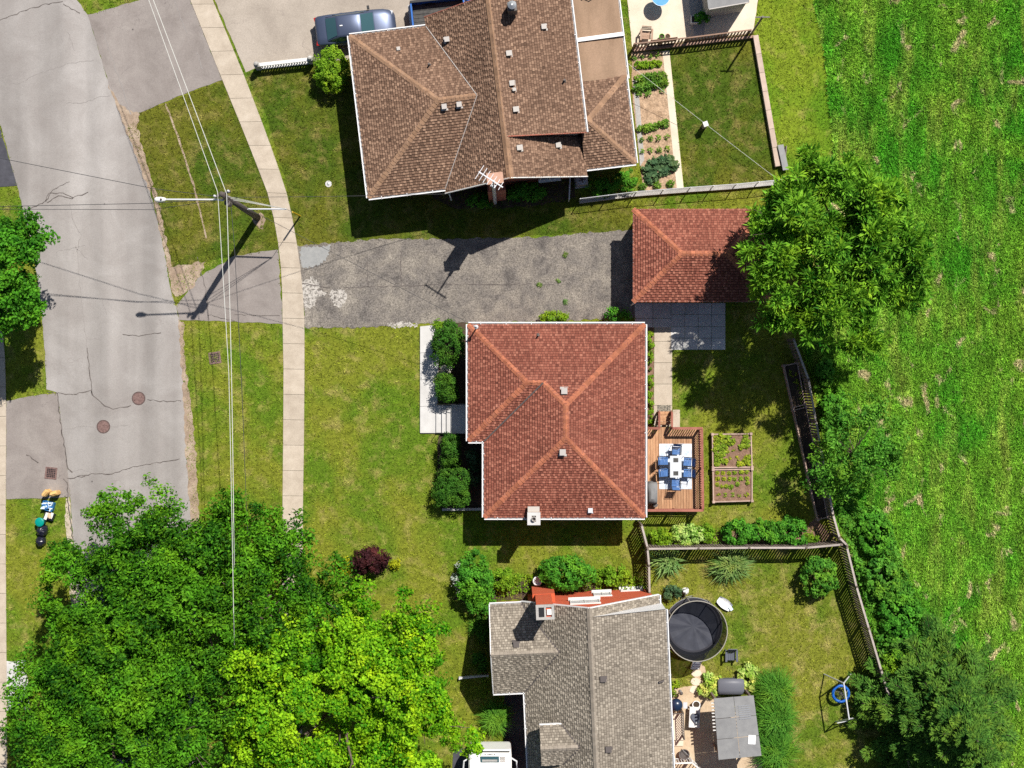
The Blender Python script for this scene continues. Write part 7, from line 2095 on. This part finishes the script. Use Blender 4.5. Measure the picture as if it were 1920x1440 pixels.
shrub('hydrangea', 'shaded bluish-green bush further south along the front wall', 888, 890, 13, 0.9, MT['lf_blue'], 67, 0.14, 0.09, 0.9, 16)
shrub('lime_shrub', 'yellow-green bush peeping over the north gutter of the red-roofed house', 1036, 597, 26, 1.2, MT['lf_lime'], 68, 0.11, 0.07, 1.0, 12)
shrub('lime_shrub', 'leafy bush between the driveway end and the red-roofed house', 1160, 592, 22, 1.0, MT['lf_shrub'], 69, 0.12, 0.08, 0.8, 12)
shrub('lime_shrub', 'small yellow-green bush at the front walk by the driveway', 822, 610, 10, 0.5, MT['lf_lime'], 70, 0.10, 0.07, 1.0, 7)
for k, (py, lab) in enumerate(((640, 'low green and yellow plants along the side wall, nearest the patio'), (675, 'second clump of low plants along the side wall'), (712, 'third clump of low plants along the side wall'), (748, 'clump of low plants along the side wall nearest the door mat'), (780, 'low plants along the side wall next to the deck steps'))):
    shrub('border_plant', lab, 1219, py, 6, 0.35, MT['lf_lime'], 80 + k, 0.10, 0.06, 1.2, 18, 'side border plants', 'plant', cr=0.14)
# lawn shrubs
shrub('smoke_bush', 'dark purple bush on the front lawn', 697, 1050, 35, 1.6, MT['lf_purple'], 90, 0.13, 0.08, 1.0, 27)
shrub('yellow_shrub', 'bright yellow bush left of the purple bush', 644, 1062, 15, 0.8, MT['lf_yellow'], 91, 0.11, 0.07, 1.0, 18)
shrub('yellow_shrub', 'small bright yellow bush right of the purple bush', 741, 1057, 9, 0.6, MT['lf_yellow'], 92, 0.10, 0.07, 1.0)
# bed north of the grey-roofed house
shrub('viburnum_shrub', 'large green shrub with pale flowers at the left end of the bed', 888, 1087, 38, 2.2, MT['lf_shrub'], 93, 0.14, 0.09, 1.0, 46)
shrub('flowering_shrub', 'cream flowers on the left flank of the large shrub', 858, 1078, 9, 1.9, MT['petal'], 94, 0.07, 0.05, 0.12, 24)
shrub('lime_shrub', 'lime green bush between the large shrub and the red chimney', 945, 1086, 28, 1.0, MT['lf_lime'], 95, 0.12, 0.08, 1.0, 22)
shrub('lilac_shrub', 'broad dark green shrub hugging the red brick gable', 1060, 1074, 54, 2.4, MT['lf_shrub'], 96, 0.15, 0.09, 1.0, 33)
shrub('lime_shrub', 'bright green bush beside the board fence at the brick gable', 1150, 1080, 32, 0.9, MT['lf_lime'], 97, 0.13, 0.09, 1.0, 18)
shrub('viburnum_shrub', 'green shrub at the north-west corner of the grey roof', 900, 1128, 26, 1.6, MT['lf_shrub'], 98, 0.13, 0.08, 1.0, 20)
shrub('shade_plant', 'dark shaded bush against the west wall of the grey-roofed house', 903, 1175, 12, 0.9, MT['lf_cedar'], 99, 0.14, 0.08, 0.8, 26)
shrub('shade_plant', 'shaded bush near the white edging board', 900, 1240, 13, 0.9, MT['lf_cedar'], 100, 0.14, 0.08, 0.8, 18)
# north house
shrub('boxwood_shrub', 'rounded bright green bush at the corner of the brown roof beside the car', 622, 131, 35, 1.9, MT['lf_lime'], 101, 0.12, 0.08, 1.1, 45)
shrub('shade_plant', 'dark green shrub in the shade left of the brick chimney', 905, 375, 24, 1.0, MT['lf_shrub'], 102, 0.14, 0.09, 0.9, 12)
shrub('shade_plant', 'dark green shrub in the shade right of the brick chimney', 985, 360, 38, 1.1, MT['lf_shrub'], 103, 0.14, 0.09, 0.9, 18)
shrub('raspberry_bush', 'bright green bush beside the air conditioner', 1128, 352, 26, 1.0, MT['lf_shrub'], 104, 0.12, 0.08, 1.0, 17)
shrub('raspberry_bush', 'bright green bush between the sunroom corner and the vegetables', 1172, 340, 24, 1.1, MT['lf_shrub'], 105, 0.12, 0.08, 1.0, 19)
pp_ = shrub('leafy_plant', 'leafy green plant growing from the white patio planter', 1315, 32, 10, 1.0, MT['lf_shrub'], 106, 0.16, 0.09, 0.8)
# hedge along the south fence
HG = [(1240, 1007, 22, 16, 'lf_lime', 0.7, 'low yellow-green hedge plants nearest the house corner'), (1290, 1003, 34, 20, 'lf_hosta', 0.8, 'pale variegated hedge plant in front of the board fence'), (1322, 1000, 18, 15, 'lf_lime', 0.8, 'light green hedge plant right of the variegated one'),
      (1383, 1000, 32, 23, 'lf_shrub', 1.2, 'green hedge bush, left one of three in front of the fence'), (1432, 1002, 32, 23, 'lf_shrub', 1.2, 'green hedge bush, middle one of three in front of the fence'),
      (1482, 998, 31, 27, 'lf_shrub', 1.3, 'green hedge bush, right one of three in front of the fence'), (1520, 1012, 14, 8, 'lf_lime', 0.5, 'low lime plant at the right end of the hedge')]
for i, (x, y, r, ry, m, h, lab) in enumerate(HG): shrub('hedge_plant', lab, x, y, r, h, MT[m], 110 + i, 0.15, 0.10, 1.0, ry, 'hedge along the fence', 'hedge')
shrub('lilac_shrub', 'loose green shrub in the corner of the swing yard behind the fence', 1537, 1078, 36, 2.0, MT['lf_small'], 120, 0.16, 0.10, 0.6, 42)
# field edge growth
FE = [(1640, 1000, 34, 44, 'round-leaved vine thicket against the fence corner at the field'), (1655, 1090, 34, 46, 'green vine thicket along the swing yard fence, middle part'), (1690, 1160, 40, 44, 'light green weeds along the fence above the spruce'),
      (1730, 1240, 70, 46, 'tall bright weeds beside the spruce'), (1562, 765, 26, 40, 'green weeds beside the planter fence at the field'), (1545, 700, 16, 26, 'green weeds at the north end of the planter fence')]
for i, (x, y, r, ry, lab) in enumerate(FE): shrub('weed_thicket', lab, x, y, r, 1.1, MT['lf_small'] if i % 2 else MT['lf_shrub'], 130 + i, 0.18, 0.14, 0.8, ry, 'growth along the field fence', 'thicket', amp=0.3)
VINE = [(1560, 900), (1600, 930), (1660, 960), (1690, 1050), (1720, 1130), (1790, 1190), (1800, 1260), (1690, 1290), (1656, 1255), (1612, 1100), (1592, 1028), (1574, 985)]
def ground_cover(name, poly, dens, hmax, L, Wd, mat, label, seed):
    g = np.random.default_rng(seed)
    xs = [p[0] for p in poly]; ys = [p[1] for p in poly]
    P = scatter(min(xs), max(xs), min(ys), max(ys), dens, poly); n = len(P)
    x, y = (P[:, 0] - 960) / S, (720 - P[:, 1]) / S
    hgt = hmax * (0.45 + 0.3 * np.sin(x * 2.3 + 1) * np.cos(y * 1.9) + 0.25 * np.sin(x * 5.1 + y * 4.3)) * g.uniform(0.35, 1.0, n) + 0.05
    C = np.stack([x, y, np.maximum(hgt, 0.04)], 1)
    N = unit(np.array([0, 0, 1.0]) + 0.55 * g.normal(size=(n, 3))); A = g.normal(size=(n, 3)); A -= N * (A * N).sum(1, keepdims=True)
    tt = np.clip(0.5 + 0.25 * np.sin(x * 1.7) * np.sin(y * 1.3 + 2) + g.normal(0, 0.22, n), 0, 1)
    V, F = leaf_geo(C, A, N, L * g.uniform(0.6, 1.3, n), Wd * g.uniform(0.6, 1.3, n))
    o = link_mesh(name, np_mesh(name, V, F, mat, tt)); tag(o, label, 'vines', kind='stuff')
ground_cover('vine_cover', VINE, 190, 0.7, 0.17, 0.14, MT['lf_small'], 'bright green leafy vines covering the strip between fence and field', 301)
ground_cover('bed_cover', [(930, 1075), (1010, 1075), (1130, 1068), (1205, 1076), (1212, 1106), (1000, 1106), (930, 1120)], 130, 0.45, 0.15, 0.10, MT['lf_lime'], 'light green ground cover in the bed before the brick gable', 302)
ground_cover('hedge_cover', [(1222, 1000), (1280, 990), (1350, 990), (1350, 1020), (1222, 1024)], 110, 0.4, 0.14, 0.08, MT['lf_lime'], 'light green low plants at the foot of the hedge', 303)
shrub('sumac_shrub', 'bushy green sapling at the fence just north of the spruce', 1690, 1245, 34, 2.2, MT['lf_walnut'], 140, 0.20, 0.06, 0.8, 34)

# spiky clumps
def spiky(name, label, px, py, r, h, mat, seed, n, w, group=None, ry=None):
    c = W(px, py, 0.0); g = np.random.default_rng(seed); f = 1 / S
    t = thing(name, label, 'plant', (c.x, c.y, 0), group)
    a_ = g.uniform(0, 2 * np.pi, n); e = g.uniform(0.15, 1.25, n); ln = r * f * g.uniform(0.7, 1.15, n)
    sx, sy = 1.0, (ry or r) / r
    V = np.empty((n, 6, 3)); base = np.stack([c.x + g.normal(0, 0.14, n) * r * f, c.y + g.normal(0, 0.14, n) * r * f * sy, np.zeros(n)], 1)
    side = np.stack([-np.sin(a_), np.cos(a_), np.zeros(n)], 1) * (w * g.uniform(0.6, 1.2, n))[:, None]
    out = np.stack([np.cos(a_) * sx, np.sin(a_) * sy, np.zeros(n)], 1)
    hh = h * np.cos(e) + 0.15
    mid = base + out * (ln * 0.5 * np.sin(e))[:, None] + np.array([0, 0, 1.0]) * hh[:, None]
    tip = base + out * (ln * (0.35 + 0.65 * np.sin(e)))[:, None] + np.array([0, 0, 1.0]) * (hh * g.uniform(0.3, 0.9, n))[:, None]
    V[:, 0] = base - side * 0.5; V[:, 1] = base + side * 0.5; V[:, 2] = mid + side; V[:, 3] = mid - side; V[:, 4] = tip + side * 0.1; V[:, 5] = tip - side * 0.1
    i0 = np.arange(n)[:, None] * 6
    F = np.concatenate([i0 + np.array([0, 1, 2, 3]), i0 + np.array([3, 2, 4, 5])])
    V = V.reshape(-1, 3) - np.array(ORIG[t.name])
    tt = np.clip(g.normal(0.5, 0.25, n), 0, 1)
    link_mesh('blades', np_mesh('blades', V, F, mat, np.concatenate([tt, tt])), t)
    MB().lathe((c.x, c.y, 0), [(0.18, 0), (0.14, 0.05), (0.04, 0.1)], 8).build('crown_base', MT['bark'], t)
spiky('yucca_plant', 'pale spiky yucca beside the fence corner', 1252, 1050, 40, 0.8, MT['lf_yucca'], 150, 170, 0.035)
spiky('pampas_grass', 'large fountain-like grass clump below the board fence', 1366, 1056, 46, 1.1, MT['lf_yucca'], 151, 620, 0.022, ry=40)
OG = [(1448, 1285, 44, 40, 'tall ornamental grass clump right of the storage box'), (1450, 1340, 46, 48, 'tall ornamental grass clump right of the pergola'), (1450, 1400, 46, 50, 'tall ornamental grass clump right of the pergola, at the bottom')]
for i, (x, y, r, ry, lab) in enumerate(OG): spiky('ornamental_grass', lab, x, y, r, 1.3, MT['lf_grass'], 160 + i, 1500, 0.018, 'ornamental grasses', ry)
spiky('ornamental_grass', 'bright grass clump beside the house wall near the motorhome', 930, 1342, 38, 0.9, MT['lf_grass'], 170, 700, 0.018)
spiky('ornamental_grass', 'shaded grass clump at the north-west corner of the grey-roofed house', 893, 1172, 22, 0.7, MT['lf_grass'], 171, 160, 0.014)
shrub('hosta_plant', 'pale variegated hosta left of the storage box', 1330, 1287, 23, 0.6, MT['lf_hosta'], 172, 0.20, 0.11, 0.8, 24, cat='plant')
shrub('hosta_plant', 'pale variegated hosta right of the storage box', 1405, 1274, 20, 0.6, MT['lf_hosta'], 173, 0.20, 0.11, 0.8, 26, cat='plant')
shrub('border_plant', 'low green plants along the wall near the small lantern', 1264, 1290, 9, 0.4, MT['lf_lime'], 174, 0.12, 0.07, 1.0, 12, cat='plant')
shrub('border_plant', 'green plants among the white ornament near the trampoline', 1262, 1112, 18, 0.6, MT['lf_blue'], 175, 0.14, 0.08, 0.8, 14, cat='plant')

# vegetables: every plant a thing of its own
def veg_mesh(name, seed, r, h, n, L, Wd, mat):
    g = np.random.default_rng(seed)
    a_ = g.uniform(0, 2 * np.pi, n); e = g.uniform(0.1, 1.0, n); rad = r * np.sqrt(g.random(n))
    C = np.stack([rad * np.cos(a_), rad * np.sin(a_), h * (1.05 - 0.8 * (rad / r) ** 2) * g.uniform(0.6, 1.0, n)], 1)
    A = np.stack([np.cos(a_), np.sin(a_), 0.5 - e], 1) + 0.3 * g.normal(size=(n, 3))
    N = np.array([0, 0, 1.0]) + 0.5 * g.normal(size=(n, 3)) + np.stack([np.cos(a_), np.sin(a_), 0 * a_], 1) * 0.4
    V, F = leaf_geo(C, A, unit(N), L * g.uniform(0.7, 1.3, n), Wd * g.uniform(0.7, 1.3, n))
    return np_mesh(name, V, F, mat, np.clip(g.normal(0.5, 0.25, n), 0, 1))
VG = {}
for k in range(3):
    VG['small%d' % k] = veg_mesh('seedling', 200 + k, 0.15, 0.22, 22, 0.13, 0.06, MT['lf_veg'])
    VG['bean%d' % k] = veg_mesh('bean', 210 + k, 0.27, 0.42, 70, 0.18, 0.09, MT['lf_veg'])
    VG['bright%d' % k] = veg_mesh('bright', 220 + k, 0.22, 0.30, 60, 0.15, 0.09, MT['lf_lime'])
    VG['cab%d' % k] = veg_mesh('cabbage', 230 + k, 0.40, 0.40, 60, 0.30, 0.20, MT['lf_blue'])
    VG['let%d' % k] = veg_mesh('lettuce', 240 + k, 0.15, 0.16, 34, 0.13, 0.08, MT['lf_lettuce'])
    VG['pale%d' % k] = veg_mesh('pale', 250 + k, 0.10, 0.10, 14, 0.10, 0.06, MT['lf_lettuce'])
def veg(kind, px, py, name, label, group, z=0.02, sc=1.0):
    q = W(px, py); o = bpy.data.objects.new(name, VG[kind + str(random.randrange(3))]); COL.objects.link(o)
    o.location = (q.x, q.y, z); o.rotation_euler = (0, 0, random.uniform(0, 6.28)); s_ = sc * random.uniform(0.85, 1.15); o.scale = (s_, s_, s_)
    tag(o, label, 'vegetable', group)
def row(kind, pts, name, label, group, **kw):
    for x, y in pts: veg(kind, x + random.uniform(-1.2, 1.2), y + random.uniform(-1.2, 1.2), name, label, group, **kw)
def lin(x0, y0, x1, y1, n): return [(x0 + (x1 - x0) * i / (n - 1), y0 + (y1 - y0) * i / (n - 1)) for i in range(n)]
row('small', lin(1189, 109, 1234, 104, 4), 'tomato_seedling', 'small seedling in the first garden row, below the picket railing', 'first garden row')
row('bright', lin(1196, 124, 1235, 119, 6), 'lettuce_plant', 'bright green plant in the dense second garden row', 'second garden row')
row('bean', lin(1198, 148, 1242, 143, 6) + lin(1195, 166, 1246, 156, 7), 'bean_plant', 'bean plant in the broad double row of the vegetable garden', 'double bean row')
row('small', [(1198, 176), (1212, 178), (1217, 175), (1242, 172)], 'bean_seedling', 'small plant just above the bare patch of soil', 'seedlings above the bare soil', sc=1.2)
row('bean', lin(1200, 243, 1246, 233, 6), 'pepper_plant', 'pepper plant in the row just below the bare soil', 'row below the bare soil', sc=0.85)
row('small', lin(1204, 262, 1250, 257, 4), 'pepper_seedling', 'small plant in the sparse row, second below the bare soil', 'upper sparse row', sc=1.15)
row('small', lin(1204, 285, 1252, 279, 4), 'herb_seedling', 'small plant in the sparse row right above the cabbages', 'lower sparse row', sc=1.15)
row('cab', [(1214, 318), (1226, 306), (1240, 303), (1252, 302), (1262, 310), (1232, 320), (1246, 318), (1222, 332)], 'cabbage_plant', 'large bluish cabbage near the chain-link fence', 'cabbages', sc=0.95)
row('bean', [(1204, 350), (1231, 348), (1257, 346)], 'squash_plant', 'squash plant below the cabbages at the concrete strip', 'squash row', sc=0.8)
LET = [(1340, 822), (1348, 818), (1356, 819), (1364, 820), (1342, 832), (1350, 829), (1358, 828), (1367, 829), (1373, 826), (1341, 842), (1349, 840), (1357, 838), (1341, 852), (1349, 851), (1356, 850),
       (1342, 862), (1350, 861), (1357, 866), (1343, 870), (1396, 818), (1400, 826), (1392, 828), (1399, 836), (1390, 838), (1400, 856), (1394, 862), (1400, 868), (1391, 870), (1384, 870)]
for x, y in LET:
    veg('let', x + random.uniform(-1.5, 1.5), y + random.uniform(-1.5, 1.5), 'lettuce_plant', 'lettuce crowded along the edges of the upper raised bed', 'lettuces of the upper bed', z=0.31, sc=1.15)
row('pale', [(1362, 846), (1372, 844), (1380, 856), (1366, 858), (1360, 862), (1384, 862)], 'lettuce_seedling', 'tiny seedling in the middle of the upper raised bed', 'seedlings of the upper bed', z=0.31)
row('let', lin(1344, 886, 1398, 885, 6) + lin(1345, 897, 1398, 896, 6) + lin(1344, 909, 1368, 912, 4) + [(1380, 908), (1398, 906)], 'lettuce_plant', 'small lettuce planted in rows in the lower raised bed', 'lettuces of the lower bed', z=0.31, sc=0.85)
row('pale', lin(1345, 926, 1398, 928, 5), 'herb_seedling', 'tiny seedling in the bottom row of the lower raised bed', 'bottom row seedlings', z=0.31, sc=1.2)
for i in range(20):
    f = random.random(); veg('pale', 1474 + 20 * f + random.uniform(0, 14), 692 + 66 * f + random.uniform(-3, 3), 'planter_seedling', 'tiny pale seedling in the dark northern planter bed', 'planter seedlings', z=0.42, sc=0.8)
for px, py, lab in ((1060, 478, 'tuft of weeds growing in the driveway nearest the north lawn'), (1046, 527, 'tuft of weeds near the middle of the driveway, right one'), (1011, 535, 'tuft of weeds near the middle of the driveway, left one'), (1060, 566, 'tuft of weeds in the driveway nearest the red roof')):
    shrub('driveway_weed', lab, px, py, 4, 0.08, MT['lf_yucca'], int(px + py), 0.06, 0.03, 0.8, 4, 'driveway weeds', 'weeds', cr=0.1)
